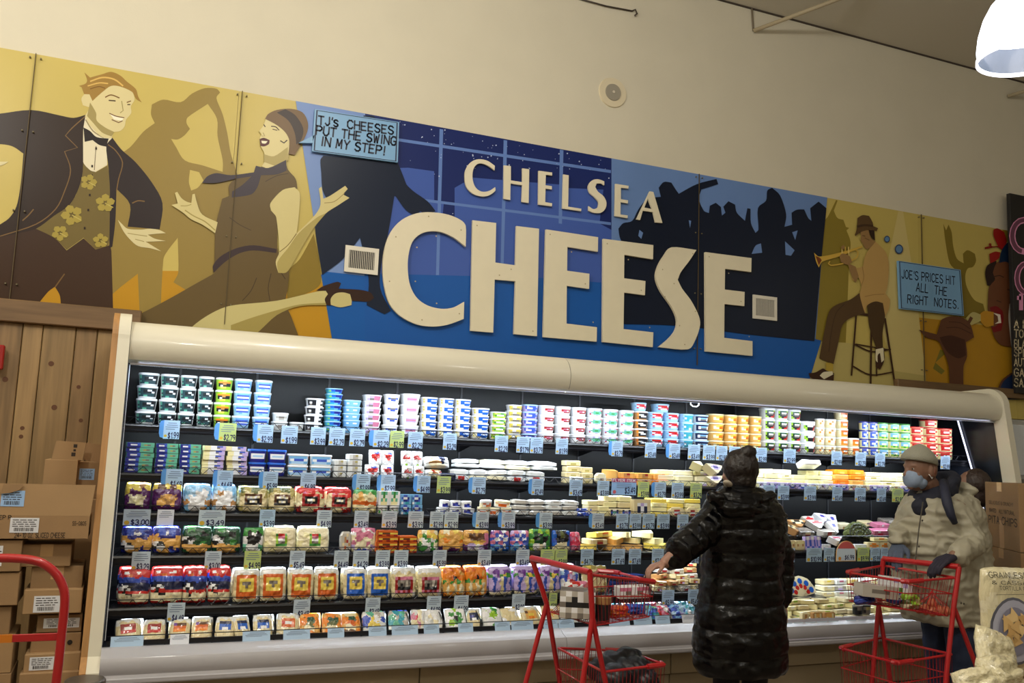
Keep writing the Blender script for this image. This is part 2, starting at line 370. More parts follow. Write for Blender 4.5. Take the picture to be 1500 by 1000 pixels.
paint_each('painted_ballroom_panel', [('B', [(628,120),(900,170),(960,500),(960,740),(722,768)], (118, 144, 196)),
 ('C', [(-57,5),(762,160),(762,560),(-57,560)], (26, 40, 98)),
 ('C', [(-60,200),(85,195),(172,207),(172,305),(204,312),(200,352),(240,360),(240,262),(300,228),(600,252),(600,262),(735,268),(722,380),(762,402),(762,600),(-60,560)], (66, 92, 168)),
 ('C', [(762,160),(1480,285),(1463,470),(1440,775),(762,600)], (104, 134, 186)),
 ('B', [(715,745),(722,732),(1100,775),(1100,1010),(760,1010)], (24, 88, 166)),
 ('C', [(-60,548),(85,550),(500,560),(800,582),(1200,700),(1460,770),(1402,960),(-60,960)], (26, 86, 164)),
 ('C', [(190,66),(202,68),(188,552),(178,552)], (98, 128, 190)), ('C', [(403,103),(415,105),(403,515),(393,513)], (98, 128, 190)), ('C', [(590,135),(602,137),(597,382),(586,380)], (98, 128, 190)),
 ('C', [(-25,88),(50,97),(760,203),(760,213),(50,107),(-25,98)], (98, 128, 190)), ('C', [(140,299),(760,377),(760,386),(140,308)], (98, 128, 190))], smooth=False)
rnd = random.Random(4); st = []
for q in range(95):
    x, y = rnd.uniform(-20, 755), rnd.uniform(30, 240 if q % 4 else 400)
    if y < 30+x*.19: y += 80
    if y > 215 and not (172 < x < 240 or x > 735): continue
    s = rnd.choice((1.2, 1.2, 1.8, 2.6)); st.append(('C', [(x-s,y),(x,y-s),(x+s,y),(x,y+s)], (200, 212, 236)))
paint('painted_stars', st, smooth=False)['kind'] = 'stuff'
NV = (18, 26, 44)
paint_each('painted_silhouette', [('C', [(800,715),(800,460),(788,425),(784,398),(800,380),(830,372),(850,335),(880,300),(925,292),(918,262),(935,243),(960,245),(976,270),(985,282),(1045,250),(1110,233),(1116,250),(1060,268),(1052,300),(1068,338),(1085,346),(1088,322),(1108,312),(1125,326),(1128,355),(1140,345),(1133,325),(1150,307),(1172,318),(1178,345),(1205,372),(1213,330),(1223,332),(1225,380),(1240,412),(1250,400),(1248,330),(1275,305),(1279,272),(1295,262),(1322,288),(1342,350),(1336,392),(1362,385),(1360,345),(1378,335),(1402,334),(1415,362),(1426,372),(1422,330),(1450,308),(1476,330),(1462,470),(1436,772),(1200,748),(1000,722)], NV),
 ('C', [(1227,482),(1262,478),(1258,447),(1240,455)], (104, 134, 186)), ('C', [(1338,440),(1370,470),(1358,488),(1340,485)], (104, 134, 186)), ('C', [(1362,410),(1380,404),(1372,436)], (104, 134, 186)),
 ('C', [(854,402),(866,412),(860,432),(850,422)], (104, 134, 186)), ('C', [(1018,370),(1026,372),(1022,396)], (104, 134, 186)), ('C', [(1180,340),(1200,322),(1206,326),(1186,350)], (104, 134, 186)),
 ('B', [(712,345),(722,330),(980,350),(1000,400),(1020,450),(1062,520),(1045,540),(1010,520),(970,465),(955,560),(940,640),(925,700),(920,790),(957,870),(935,882),(873,850),(880,760),(850,615),(790,690),(718,745),(695,600),(700,540),(745,500),(720,450),(715,390)], (20, 30, 50)),
 ('B', [(862,190),(895,192),(905,200),(880,205),(862,202)], (20, 30, 50)),
 ('C', [(-20,160),(45,185),(70,240),(100,272),(150,308),(176,340),(150,350),(128,342),(85,310),(40,290),(15,310),(-20,300)], (20, 30, 50))])
DR, DR2 = (98, 80, 46), (70, 54, 34)
paint('painted_dancing_woman', [('B', [(395,470),(395,430),(430,405),(490,385),(500,370),(590,352),(600,380),(625,410),(632,445),(590,450),(545,485),(538,520),(560,545),(562,600),(565,665),(600,720),(598,790),(590,840),(610,890),(640,970),(400,1000),(60,1000),(60,890),(110,868),(200,820),(270,780),(342,740),(345,600),(350,560),(370,480)], DR),
 line('B', [(490,755),(470,800),(440,835)], 3, DR2), line('B', [(540,740),(530,790),(536,835)], 3, DR2), line('B', [(570,730),(590,760)], 3, DR2), line('B', [(395,545),(430,570),(470,590)], 2.5, DR2), line('B', [(520,420),(560,400),(600,392)], 2.5, DR2),
 ('B', [(338,712),(365,680),(420,652),(480,642),(560,655),(558,669),(480,660),(430,670),(380,700),(340,738)], (58, 44, 46)),
 ('B', [(260,930),(330,880),(400,852),(560,835),(700,803),(742,800),(738,850),(640,852),(560,885),(480,955),(380,1000),(200,1000)], (196, 184, 126)),
 ('B', [(400,920),(470,895),(560,868),(640,848),(735,842),(738,850),(640,854),(560,885),(480,955),(400,980)], (160, 144, 80)),
 ('B', [(745,808),(790,805),(822,815),(820,850),(780,858),(745,848)], (196, 184, 126)),
 ('B', [(697,800),(720,785),(770,769),(784,774),(775,793),(850,797),(885,806),(899,825),(880,838),(821,835),(815,812),(790,806),(764,810),(748,828),(748,852),(733,850),(727,830),(738,812),(730,800)], (52, 32, 22)),
 ('B', [(522,200),(513,225),(498,245),(507,256),(500,275),(505,300),(515,318),(518,345),(508,368),(540,376),(592,352),(602,310),(603,260),(570,230),(545,205)], (214, 200, 144)),
 ('B', [(515,325),(550,332),(598,300),(600,345),(560,368),(515,352)], (172, 156, 96)),
 ('B', [(300,425),(318,402),(350,391),(400,398),(480,388),(487,365),(530,373),(592,345),(594,382),(560,395),(505,398),(492,440),(470,465),(403,476),(404,455),(440,432),(472,402),(420,410),(350,425)], (62, 54, 62)),
 ('B', [(519,202),(530,185),(560,171),(610,167),(650,180),(668,215),(665,250),(645,290),(622,328),(600,324),(604,280),(590,250),(560,224)], (112, 86, 52)),
 ('B', [(560,180),(590,168),(625,190),(652,235),(645,275),(628,292),(622,250),(600,208)], (54, 40, 32)),
 ('B', [(500,272),(515,268),(535,276),(532,290),(515,298),(503,296)], (82, 30, 24)), ('B', [(506,278),(528,280),(520,288),(508,287)], (236, 228, 200)),
 line('B', [(540,228),(556,230),(568,242)], 3.5, (70,50,32)), line('B', [(514,222),(520,230)], 3.5, (70,50,32)), line('B', [(545,238),(562,242)], 3, (90,70,45)), line('B', [(572,278),(585,286),(596,276)], 4, (50,36,28)), line('B', [(512,250),(518,262),(508,262)], 2, (150,130,80)),
 ('B', [(538,495),(580,450),(622,440),(640,462),(636,540),(628,602),(690,540),(712,500),(706,445),(716,438),(722,480),(745,470),(798,435),(807,446),(790,465),(813,477),(770,505),(732,530),(690,580),(640,662),(612,712),(592,737),(565,738),(556,700),(568,665),(558,545),(540,520)], (206, 192, 134)),
 ('B', [(562,700),(600,650),(636,600),(700,545),(732,530),(690,580),(640,662),(612,712),(592,737),(565,738)], (172, 156, 92)), line('B', [(628,602),(600,640),(570,665)], 3, (130,112,60)), line('B', [(725,495),(760,490),(795,462)], 2.5, (150,130,80)),
 ('B', [(193,502),(215,497),(205,460),(213,456),(228,478),(245,490),(262,495),(266,465),(274,463),(282,495),(300,535),(354,562),(345,600),(300,570),(262,552),(235,530)], (206, 192, 134)), line('B', [(240,520),(270,540),(310,560),(345,590)], 4, (160,144,80)), line('B', [(225,505),(245,505),(262,500)], 2.5, (160,144,80))])
BR, BR2 = (92, 56, 34), (64, 36, 22)
paint('painted_trumpet_player', [('D', [(75,655),(100,655)], OL)][:0]+[
 line('D', [(265,545),(245,800)], 7, (62,38,22)), line('D', [(328,600),(325,840)], 8, (62,38,22)), line('D', [(385,560),(428,848)], 8, (62,38,22)), line('D', [(350,680),(350,802)], 6, (62,38,22)),
 line('D', [(255,668),(330,700),(410,690)], 6, (62,38,22)), line('D', [(250,760),(325,797),(418,785)], 6, (62,38,22)), line('D', [(262,668),(400,692)], 5, (62,38,22)), line('D', [(265,540),(385,555)], 10, (62,38,22)),
 ('D', [(137,745),(168,748),(168,785),(137,782)], (176, 150, 60)),
 ('D', [(65,790),(95,786),(125,770),(140,778),(172,790),(170,822),(100,820),(72,806)], (60, 36, 22)), ('D', [(128,785),(165,782),(168,795),(130,815),(112,800)], (222, 212, 180)),
 ('D', [(310,505),(345,488),(385,495),(385,550),(375,620),(376,685),(350,690),(320,600),(313,540)], (74, 54, 30)),
 ('D', [(345,685),(380,682),(382,735),(365,775),(346,765)], (60, 36, 22)), ('D', [(346,690),(378,684),(381,735),(370,745),(364,705),(354,715),(354,745),(346,735)], (222, 212, 180)),
 ('D', [(278,455),(290,500),(302,538),(240,560),(205,592),(190,660),(170,752),(110,728),(130,620),(150,535),(180,505),(240,482)], (84, 62, 36)), line('D', [(215,500),(180,540),(160,620),(150,700)], 2.5, (60,42,24)),
 ('D', [(345,240),(366,260),(391,290),(401,340),(396,420),(386,455),(406,482),(401,522),(386,552),(376,497),(345,490),(312,505),(300,537),(286,492),(279,457),(286,425),(274,390),(262,405),(248,402),(240,345),(270,350),(292,345),(302,300),(325,262)], (188, 152, 90)),
 line('D', [(300,470),(340,462),(382,460)], 2.5, (150,116,64)), line('D', [(290,345),(296,390),(286,425)], 2.5, (150,116,64)),
 ('D', [(228,330),(262,345),(275,385),(262,412),(246,385)], (150, 116, 72)),
 ('D', [(280,198),(315,190),(326,225),(346,240),(325,264),(308,273),(298,263),(292,250),(282,236),(284,215)], (150, 116, 72)), line('D', [(290,215),(302,218)], 3, (90,64,40)), line('D', [(300,225),(320,235)], 3, (110,80,50)),
 ('D', [(318,192),(340,193),(343,236),(330,226),(322,210)], (48, 32, 22)),
 ('D', [(258,213),(266,190),(270,142),(290,130),(318,133),(332,158),(336,176),(356,184),(350,196),(320,192),(285,200),(262,217)], (92, 68, 40)), line('D', [(268,178),(300,172),(335,175)], 9, (66,46,28)),
 ('D', [(88,287),(110,303),(200,285),(288,258),(290,264),(200,300),(122,325),(108,349),(97,325)], (206, 168, 70)), ('D', [(94,300),(112,308),(120,318),(108,340)], (120, 60, 24)),
 line('D', [(155,322),(148,332),(160,340),(215,330),(265,308),(272,285),(258,270)], 5, (206,168,70)), line('D', [(205,265),(205,320)], 5, (220,190,110)), line('D', [(218,262),(220,318)], 5, (206,168,70)), line('D', [(232,262),(234,312)], 5, (220,190,110)),
 ('D', [(194,300),(206,290),(235,300),(247,326),(226,337),(200,326)], (150, 116, 72)), ('D', [(200,262),(212,254),(218,266),(206,276)], (150, 116, 72)),
 ('D', [(393+12*math.cos(a*.7),230+14*math.sin(a*.7)) for a in range(9)], (46, 66, 104)), ('D', [(393+9*math.cos(a*.7),230+10*math.sin(a*.7)) for a in range(9)], (98, 134, 172)),
 ('D', [(443+17*math.cos(a*.7),272+20*math.sin(a*.7)) for a in range(9)], (46, 66, 104)), ('D', [(443+13*math.cos(a*.7),272+15*math.sin(a*.7)) for a in range(9)], (98, 134, 172))])
paint('painted_singer', [('D', [(838,190),(855,185),(882,200),(893,240),(882,275),(862,268),(850,245),(838,215)], (150, 26, 22)),
 line('D', [(880,280),(860,262),(832,262),(820,248)], 5, (130,24,20)), line('D', [(832,262),(802,268)], 9, (130,24,20)), line('D', [(826,248),(822,258)], 9, (130,24,20)),
 ('D', [(820,292),(845,282),(866,285),(860,310),(825,335)], (150, 26, 22)),
 ('D', [(803,375),(812,340),(850,320),(850,365),(838,420),(812,425)], (44, 26, 22)),
 ('D', [(850,330),(880,318),(930,335),(960,400),(960,700),(930,682),(870,672),(842,640),(830,600),(815,550),(815,470),(820,430),(845,400),(835,370)], (108, 66, 42)),
 ('D', [(860,330),(875,270),(920,225),(970,200),(970,360),(890,325)], (22, 40, 66)),
 ('D', [(905,500),(918,495),(925,620),(912,680),(900,560)], (214, 206, 190)),
 ('D', [(822,515),(850,510),(876,530),(880,562),(870,612),(838,620),(828,598),(852,590),(862,560),(850,538),(828,535)], (122, 22, 26)), ('D', [(836,538),(866,545),(870,580),(842,584),(858,574),(855,552)], (228, 218, 200)), line('D', [(838,388),(862,382),(880,390)], 4, (54,32,22)), line('D', [(895,440),(915,446)], 4, (54,32,22)), line('D', [(850,486),(870,494)], 4, (70,42,28)),
 ('D', [(782,541),(800,530),(838,535),(838,590),(806,597),(784,575)], (192, 140, 40)), ('D', [(722,560),(750,535),(784,545),(784,572),(745,590)], (186, 174, 110)),
 ('D', [(525,608),(600,628),(612,590),(622,565),(662,552),(712,560),(742,590),(756,640),(722,660),(727,720),(712,762),(712,870),(654,868),(650,762),(630,702),(605,655),(560,642)], (96, 60, 40)),
 ('D', [(612,640),(660,632),(718,650),(722,715),(690,728),(648,705),(625,670)], (68, 38, 26)), line('D', [(640,600),(690,600),(745,625)], 3, BR2), line('D', [(650,575),(700,580),(740,605)], 3, BR2),
 ('D', [(740,552),(752,560),(735,590),(728,575)], (96, 60, 40)),
 ('D', [(845,900),(860,850),(880,812),(915,790),(960,800),(960,900)], (34, 50, 84)), line('D', [(850,880),(875,822),(915,790)], 8, (96,60,40))])
# joints between the boards that show
mb = MB()
for xx in (at(53, 80, YM).x, at(354.8, 135, YM).x, at(1023, 257, YM).x, at(1348, 314, YM).x):
    mb.box(xx-0.0022, xx+0.0022, YM-0.0165, YM-0.0075, zb, zt, mat(84, 70, 40, 0.7))
mb.build('board_joints', mural, loc=(0, -YM, -2.2), kind='stuff')
# screws of the boards
mb = MB(); rnd = random.Random(9)
for xx in (at(53, 80, YM).x, at(354.8, 135, YM).x, at(1023, 257, YM).x, at(1348, 314, YM).x):
    for zz in (zt-.03, zt-.5, zt-1.0, zt-1.45):
        for s in (-.03, .03):
            mb.box(xx+s-.004, xx+s+.004, YM-.0195, YM-.0005, zz-.004, zz+.004, mat(110, 100, 70, .6))
mb.build('board_screws', mural, loc=(0, -YM, -2.2), kind='stuff')

# raised cut-out letters
CREAM = mat(226, 216, 188, 0.45, noise_amt=0.02, nscale=12)
LET = [
 ('CHELSEA', 'C', [[(370,192),(345,175),(315,170),(290,180),(273,205),(270,230),(275,260),(295,283),(325,293),(350,290),(371,275),(371,262),(350,275),(325,277),(305,262),(296,235),(298,205),(310,187),(328,184),(350,193),(369,207)]], 'first letter C of the upper word'),
 ('CHELSEA', 'H', [[(400,190),(423,193),(423,240),(461,246),(461,200),(484,203),(482,315),(459,311),(461,256),(422,250),(421,305),(399,301)]], 'letter H of the upper word'),
 ('CHELSEA', 'E', [[(515,208),(560,214),(560,224),(539,221),(538,256),(559,259),(559,270),(538,267),(537,312),(560,316),(559,326),(514,320)]], 'first letter E of the upper word'),
 ('CHELSEA', 'L', [[(597,220),(615,223),(613,327),(657,334),(656,342),(594,333)]], 'letter L of the upper word'),
 ('CHELSEA', 'S', [[(733,243),(712,236),(693,240),(680,258),(684,280),(700,295),(714,312),(712,330),(697,335),(681,325),(681,340),(697,347),(722,347),(737,333),(740,312),(730,292),(712,277),(703,262),(708,250),(722,250),(733,256)]], 'letter S of the upper word'),
 ('CHELSEA', 'E', [[(770,251),(814,258),(813,267),(788,264),(788,302),(812,306),(811,316),(787,312),(787,353),(811,356),(810,365),(768,358)]], 'second letter E of the upper word'),
 ('CHELSEA', 'A', [[(884,276),(896,278),(926,381),(903,379),(895,345),(861,340),(852,371),(840,369)], [(878,300),(866,330),(892,335)]], 'last letter A of the upper word'),
 ('CHEESE', 'C', [[(272,392),(255,372),(215,355),(165,347),(110,350),(60,372),(25,410),(5,460),(-3,520),(2,590),(20,650),(55,690),(110,718),(165,725),(215,718),(265,700),(267,643),(230,662),(190,666),(145,655),(110,630),(88,590),(80,540),(82,490),(95,445),(120,420),(150,410),(190,412),(235,432),(272,461)]], 'big first letter C of the lower word'),
 ('CHEESE', 'H', [[(295,373),(373,382),(370,513),(437,522),(440,392),(515,401),(508,757),(432,750),(437,575),(368,569),(363,745),(288,739)]], 'big letter H of the lower word'),
 ('CHEESE', 'E', [[(538,403),(711,429),(710,477),(609,461),(608,540),(682,550),(681,600),(607,590),(606,715),(707,727),(706,775),(529,760)]], 'big first letter E of the lower word'),
 ('CHEESE', 'E', [[(728,434),(894,455),(893,502),(798,487),(797,565),(868,574),(866,621),(797,612),(795,733),(894,744),(892,793),(726,776)]], 'big second letter E of the lower word'),
 ('CHEESE', 'S', [[(1037,471),(1015,505),(985,545),(975,570),(990,600),(1020,640),(1045,690),(1049,720),(1035,765),(1010,800),(911,793),(945,765),(968,735),(972,700),(955,660),(920,610),(905,575),(903,550),(912,520),(930,490),(955,462)]], 'big letter S of the lower word'),
 ('CHEESE', 'E', [[(1067,478),(1220,498),(1219,544),(1132,533),(1131,602),(1197,610),(1196,657),(1130,650),(1129,762),(1223,773),(1223,822),(1068,807)]], 'big last letter E of the lower word')]
for word, ch, loops, desc in LET:
    ws = [[wp('C', p) for p in l] for l in loops]
    if ch in 'CS': ws = [crsmooth(w, 4, 55) for w in ws]
    cx = sum(p[0] for p in ws[0])/len(ws[0]); cz = sum(p[1] for p in ws[0])/len(ws[0])
    th = 0.022 if word == 'CHEESE' else 0.014
    mb = MB(); y1 = YM-0.016; y0 = y1-th
    flat = [p for l in ws for p in l]; n = len(flat)
    tri = [tuple(t) for t in tessellate_polygon([[Vector((p[0], p[1], 0)) for p in l] for l in ws])]
    fs = tri+[tuple(i+n for i in t) for t in tri]; o = 0
    for l in ws:
        fs += [(o+i, o+(i+1) % len(l), n+o+(i+1) % len(l), n+o+i) for i in range(len(l))]; o += len(l)
    mb.add([(p[0]-cx, 0, p[1]-cz) for p in flat]+[(p[0]-cx, -th, p[1]-cz) for p in flat], fs, CREAM)
    o = mb.build('sign_letter', loc=(cx, y1, cz), label='raised cream cut-out, '+desc+' on the mural', category='letter', group='raised letters of the upper word' if word == 'CHELSEA' else 'big raised letters of the lower word')
    if word == 'CHEESE':
        sb = MB(); xs = [p[0] for p in ws[0]]; zs = [p[1] for p in ws[0]]; k = 0
        for p in loops[0][::3]:
            q = wp('C', p); vx = q[0]-cx; vz = q[1]-cz
            # towards the stroke: pull in from the outline corner
            vx -= math.copysign(0.035, vx); vz -= math.copysign(0.035, vz)
            a = [(vx+.006*math.cos(t), -th-.0015, vz+.006*math.sin(t)) for t in [k2*math.pi/3 for k2 in range(6)]]
            sb.add(a, [(0,1,2,3,4,5)], mat(176, 160, 120, 0.5))
        sb.build('screw_heads', o, kind='stuff')
# speech signs
def sign_panel(name, quad, th, label, lines, ptr=None):
    W = [wp(*q) for q in quad]
    cx = sum(p[0] for p in W)/4; cz = sum(p[1] for p in W)/4; y1 = YM-0.0165; y0 = y1-th
    root = MB(); BL = mat(118, 164, 204, 0.4)
    root.prism([(p[0]-cx, p[1]-cz) for p in W], 'y', 0, -th, BL)
    o = root.build(name, loc=(cx, y1, cz), label=label, category='sign')
    def ring(inset, w, m, yy):
        A = [Vector((p[0]-cx, p[1]-cz)) for p in W]
        A = [p*(1-inset/p.length) for p in A]; B = [p*(1-w/p.length) for p in A]
        b = MB(); b.add([(p.x, yy, p.y) for p in A]+[(p.x, yy, p.y) for p in B], [(i, (i+1) % 4, 4+(i+1) % 4, 4+i) for i in range(4)], m); return b
    ring(0.012, 0.010, mat(24, 34, 66, .5), -th-.001).build('border_line', o)
    tb = MB()
    for (txt, crop, bl, br, tl, ww) in lines:
        a = Vector(wp(crop, bl)); b = Vector(wp(crop, br)); c = Vector(wp(crop, tl)); ux = b-a; uz = c-a
        text_on(tb, txt, (a.x-cx, -th-.0015, a.y-cz), (ux.x, 0, ux.y), (uz.x, 0, uz.y), 1, 1, mat(14, 18, 44, .5), w=ww, jitter=0.05, seed=len(txt))
    tb.build('lettering', o)
    if ptr:
        pb = MB(); pts = [wp('B', p) for p in ptr]; pb.prism([(p[0]-cx, p[1]-cz) for p in pts], 'y', 0, -th, BL); q = pb.build('speech_pointer', o)
    return o
sign_panel('speech_sign', [('B', (690,172)), ('B', (983,217)), ('B', (978,357)), ('B', (680,318))], 0.02, 'pale blue speech sign about the swing in my step, beside the painted capped woman',
  [("TJ's  CHEESES", 'B', (702,224), (962,260), (703,196), 1.2), ('PUT THE SWING', 'B', (694,259), (970,298), (697,230), 1.2), ('IN MY STEP!', 'B', (712,298), (930,331), (716,269), 1.2)], ptr=[(690,262),(634,289),(681,290)])
sign_panel('speech_sign', [('D', (432,322)), ('D', (692,360)), ('D', (706,552)), ('D', (440,522))], 0.02, 'pale blue sign with dark capitals about prices and the right notes, beside the trumpet player',
  [("JOE'S PRICES HIT", 'D', (446,394), (668,422), (446,360), .8), ('ALL  THE', 'D', (506,448), (634,468), (508,414), .8), ('RIGHT  NOTES.', 'D', (470,498), (680,522), (471,464), .8)])
# vents
def vent(cx, cz, w, h, iw, ih, label, ns):
    r = empty('air_vent', (cx, YM-0.016, cz), label, 'vent'); WM = mat(222, 216, 200, .5)
    fb = MB(); x0, x1, z0, z1 = -w/2, w/2, -h/2, h/2; a, b = iw/2, ih/2
    fb.box(x0, x1, -.012, 0, b, z1, WM); fb.box(x0, x1, -.012, 0, z0, -b, WM); fb.box(x0, -a, -.012, 0, -b, b, WM); fb.box(a, x1, -.012, 0, -b, b, WM)
    fb.build('vent_frame', r)
    MB().box(-a, a, -.003, 0, -b, b, mat(16, 14, 14, .8)).build('dark_backing', r)
    sb = MB().box(-.0022, .0022, -.011, -.003, -b, b, mat(200, 194, 180, .5)).mesh('slat')
    for i in range(ns): put('slat', sb, r, loc=(-a+(i+.5)*iw/ns, 0, 0))
c1 = wp('B', (854,695)); vent(c1[0], c1[1], .235, .185, .18, .125, 'white metal air vent beside the big letter C', 14)
c2 = wp('C', (1268,662)); vent(c2[0], c2[1], .245, .20, .19, .145, 'white metal air vent right of the last big letter E', 15)

# ---------------------------------------------------------------- timber wall at the left
WOOD = [mat(140, 114, 76, .55, noise_amt=.22, nscale=2.2, stretch=(14, 14, 0.9), bump=.1, bscale=8), mat(128, 102, 68, .55, noise_amt=.25, nscale=2.6, stretch=(12, 12, 0.8)), mat(150, 122, 82, .55, noise_amt=.2, nscale=2.0, stretch=(16, 16, 1.0))]
CAPW = mat(112, 86, 56, .55, noise_amt=.2, nscale=2.5, stretch=(1.0, 14, 14))
pl = empty('timber_wall', (-1, YM-.03, 0), 'wall of knotty upright timber planks behind the cardboard boxes', 'wall'); pl['kind'] = 'structure'
del pl['category']
zcap1 = HC+0.1335*YM; zcap0 = zcap1-0.135
edges = [at(q, 560, 6.05).x for q in (-60, -18, 25, 55, 104, 136, 196)]
for i in range(len(edges)-1):
    x0, x1 = edges[i]+.002, edges[i+1]-.002
    mb = MB(); mb.box(x0+1, x1+1, -.014, .024, .02, zcap0, WOOD[i % 3], .004); o = mb.build('plank', pl)
    for (kx, kz) in ((.3+.4*((i*37) % 10)/10, 1.35+.11*((i*53) % 7)), (.6-.3*((i*17) % 10)/10, 1.9-.13*((i*29) % 5))):
        d = disc(.012+.004*(i % 2), -.014, -.0155, mat(92, 56, 30, .6), 14, cx=x0+1+(x1-x0)*kx, cz=kz); d.build('knot', o)
MB().box(edges[0]+1-.5, at(208, 456, YM).x+1, -.05, .028, zcap0, zcap1, CAPW, .006).build('cap_rail', pl)
MB().box(at(1308, 560, YM).x+1, 9.2, -.03, .028, HC+0.118*YM, HC+0.1325*YM, CAPW, .006).build('cap_rail', pl)
MB().box(at(-30, 520, 6.0).x, at(6, 520, 6.0).x, 5.99, 6.035, at(0, 541, 6).z, at(0, 505, 6).z, mat(150, 28, 24, .4), .006).build('call_box', label='small red box on the timber wall at the very edge', category='box')

# ---------------------------------------------------------------- refrigerated display case
BEIGE = mat(222, 216, 196, .32, coat=.25)
BLACK = mat(9, 9, 13, .4, spec=.3)
BLKM = mat(16, 17, 23, .3, spec=.45)
GREYW = mat(178, 176, 180, .35, coat=.2)
case = empty('refrigerated_display_case', (3.2, 5.0, 0), 'long open chilled display case with beige canopy, full of cheese', 'display case')
CO = (-3.2, -5.0, 0)
def cpart(mb, name, smooth=False, parent=None, **k):
    me = mb.mesh(name); (autosmooth(me) if smooth else None)
    o = put(name, me, parent or case, **k)
    if parent is None: o.location = CO
    return o
def arc(cx, cz, r, a0, a1, n): return [(cx+r*math.cos(math.radians(a0+(a1-a0)*i/n)), cz+r*math.sin(math.radians(a0+(a1-a0)*i/n))) for i in range(n+1)]
# end panels: outline in (y, z)
prof = [(5.97, .02), (5.97, 2.12)]+arc(5.30, 1.99, .15, 90, 180, 10)+[(4.93, .42), (4.845, .36), (4.845, .30), (4.95, .28), (4.95, .02)]
MIR = mat(120, 128, 150, .12, metal=.85)
for (x0, x1, mx) in ((-.098, CASE_L, CASE_L), (CASE_R, 6.482, CASE_R-.004)):
    mb = MB().prism(prof, 'x', x0, x1, BEIGE); e = cpart(mb, 'end_panel')
    inn = [(5.94, .4), (5.94, 2.02), (5.42, 2.02), (5.25, 1.86), (5.06, .45)]
    g = MB().prism(inn, 'x', (mx if mx < 1 else CASE_R-.004), (mx+.004 if mx < 1 else CASE_R), MIR if mx < 1 else mat(16, 18, 24, .25)); cpart(g, 'mirror_lining' if mx < 1 else 'dark_lining', parent=e)
cpart(MB().prism([(y, z) for y, z in prof], 'x', -.128, -.0985, mat(176, 130, 78, .5, noise_amt=.15, nscale=3, stretch=(10, 10, 1))), 'timber_end_board')
# thin light rods on the end panels
a = at(1405, 612, 5.60); a = Vector((6.40, 5.585, a.z)); b = Vector((6.40, 5.43, 1.415))
c2 = at(1500, 800, 5.3); cpart(MB().tube([a, b, b+(b-a)*1.6], .007, mat(225, 228, 255, .3, emit=1.2), 6), 'light_rod')
d1, d2 = ray(196, 532), ray(153, 950)
cpart(MB().tube([(-.030, 5.32, 1.87), (-.028, 5.05, .47)], .0022, mat(215, 220, 230, .3), 6), 'glass_edge')
# canopy: rounded profile along x
can = arc(5.30, 1.965, .135, 95, 215, 16)+[(5.25, 1.872), (5.36, 1.90), (5.94, 1.95), (5.94, 2.10)]
xj = at(833.6, 525.6, 5.2).x
cp = cpart(MB().prism(can, 'x', CASE_L+.002, xj-.002, BEIGE), 'canopy', smooth=True)
cpart(MB().prism(can, 'x', xj+.002, CASE_R-.002, BEIGE), 'canopy', smooth=True)
cpart(MB().prism([(y, z) for y, z in arc(5.30, 1.965, .132, 95, 215, 16)]+[(5.5, 1.95)], 'x', xj-.002, xj+.002, mat(70, 60, 50, .7)), 'canopy_joint')
cpart(MB().box(CASE_L+.01, CASE_R-.01, 5.235, 5.262, 1.862, 1.873, mat(190, 192, 210, .25, metal=.9)), 'light_channel')
cpart(MB().box(CASE_L, CASE_R, 5.93, 5.965, .40, 1.96, mat(4, 4, 6, .4, spec=.25)), 'back_panel')
for i in range(14):
    cpart(MB().box(CASE_L+.3+i*.46-.006, CASE_L+.3+i*.46+.006, 5.924, 5.93, .42, 1.93, mat(30, 31, 38, .4)), 'shelf_upright')
# bumper and base
bump = [(5.00, .448), (4.955, .456), (4.925, .452), (4.90, .435)]+arc(4.93, .38, .085, 150, 205, 6)+[(4.848, .330), (4.838, .326)]+arc(4.85, .312, .012, 160, 260, 4)+[(4.90, .295), (5.00, .295)]
xb = at(828, 930, 4.87).x
xR = Xat(1137, 4.9, .4)
cpart(MB().prism(bump, 'x', CASE_L, xb-.0015, GREYW), 'bumper', smooth=True)
cpart(MB().prism(bump, 'x', xb+.0015, CASE_R, GREYW), 'bumper', smooth=True)
TAN = mat(158, 142, 112, .5)
for i in range(4):
    xa = CASE_L+i*(CASE_R-CASE_L)/4; xc = xa+(CASE_R-CASE_L)/4
    cpart(MB().box(xa+.003, xc-.003, 4.93, 5.0, .16, .293, TAN, .003), 'base_panel')
    cpart(MB().box(xa+.003, xc-.003, 4.945, 5.0, .005, .155, mat(146, 130, 102, .5), .003), 'kick_plate')
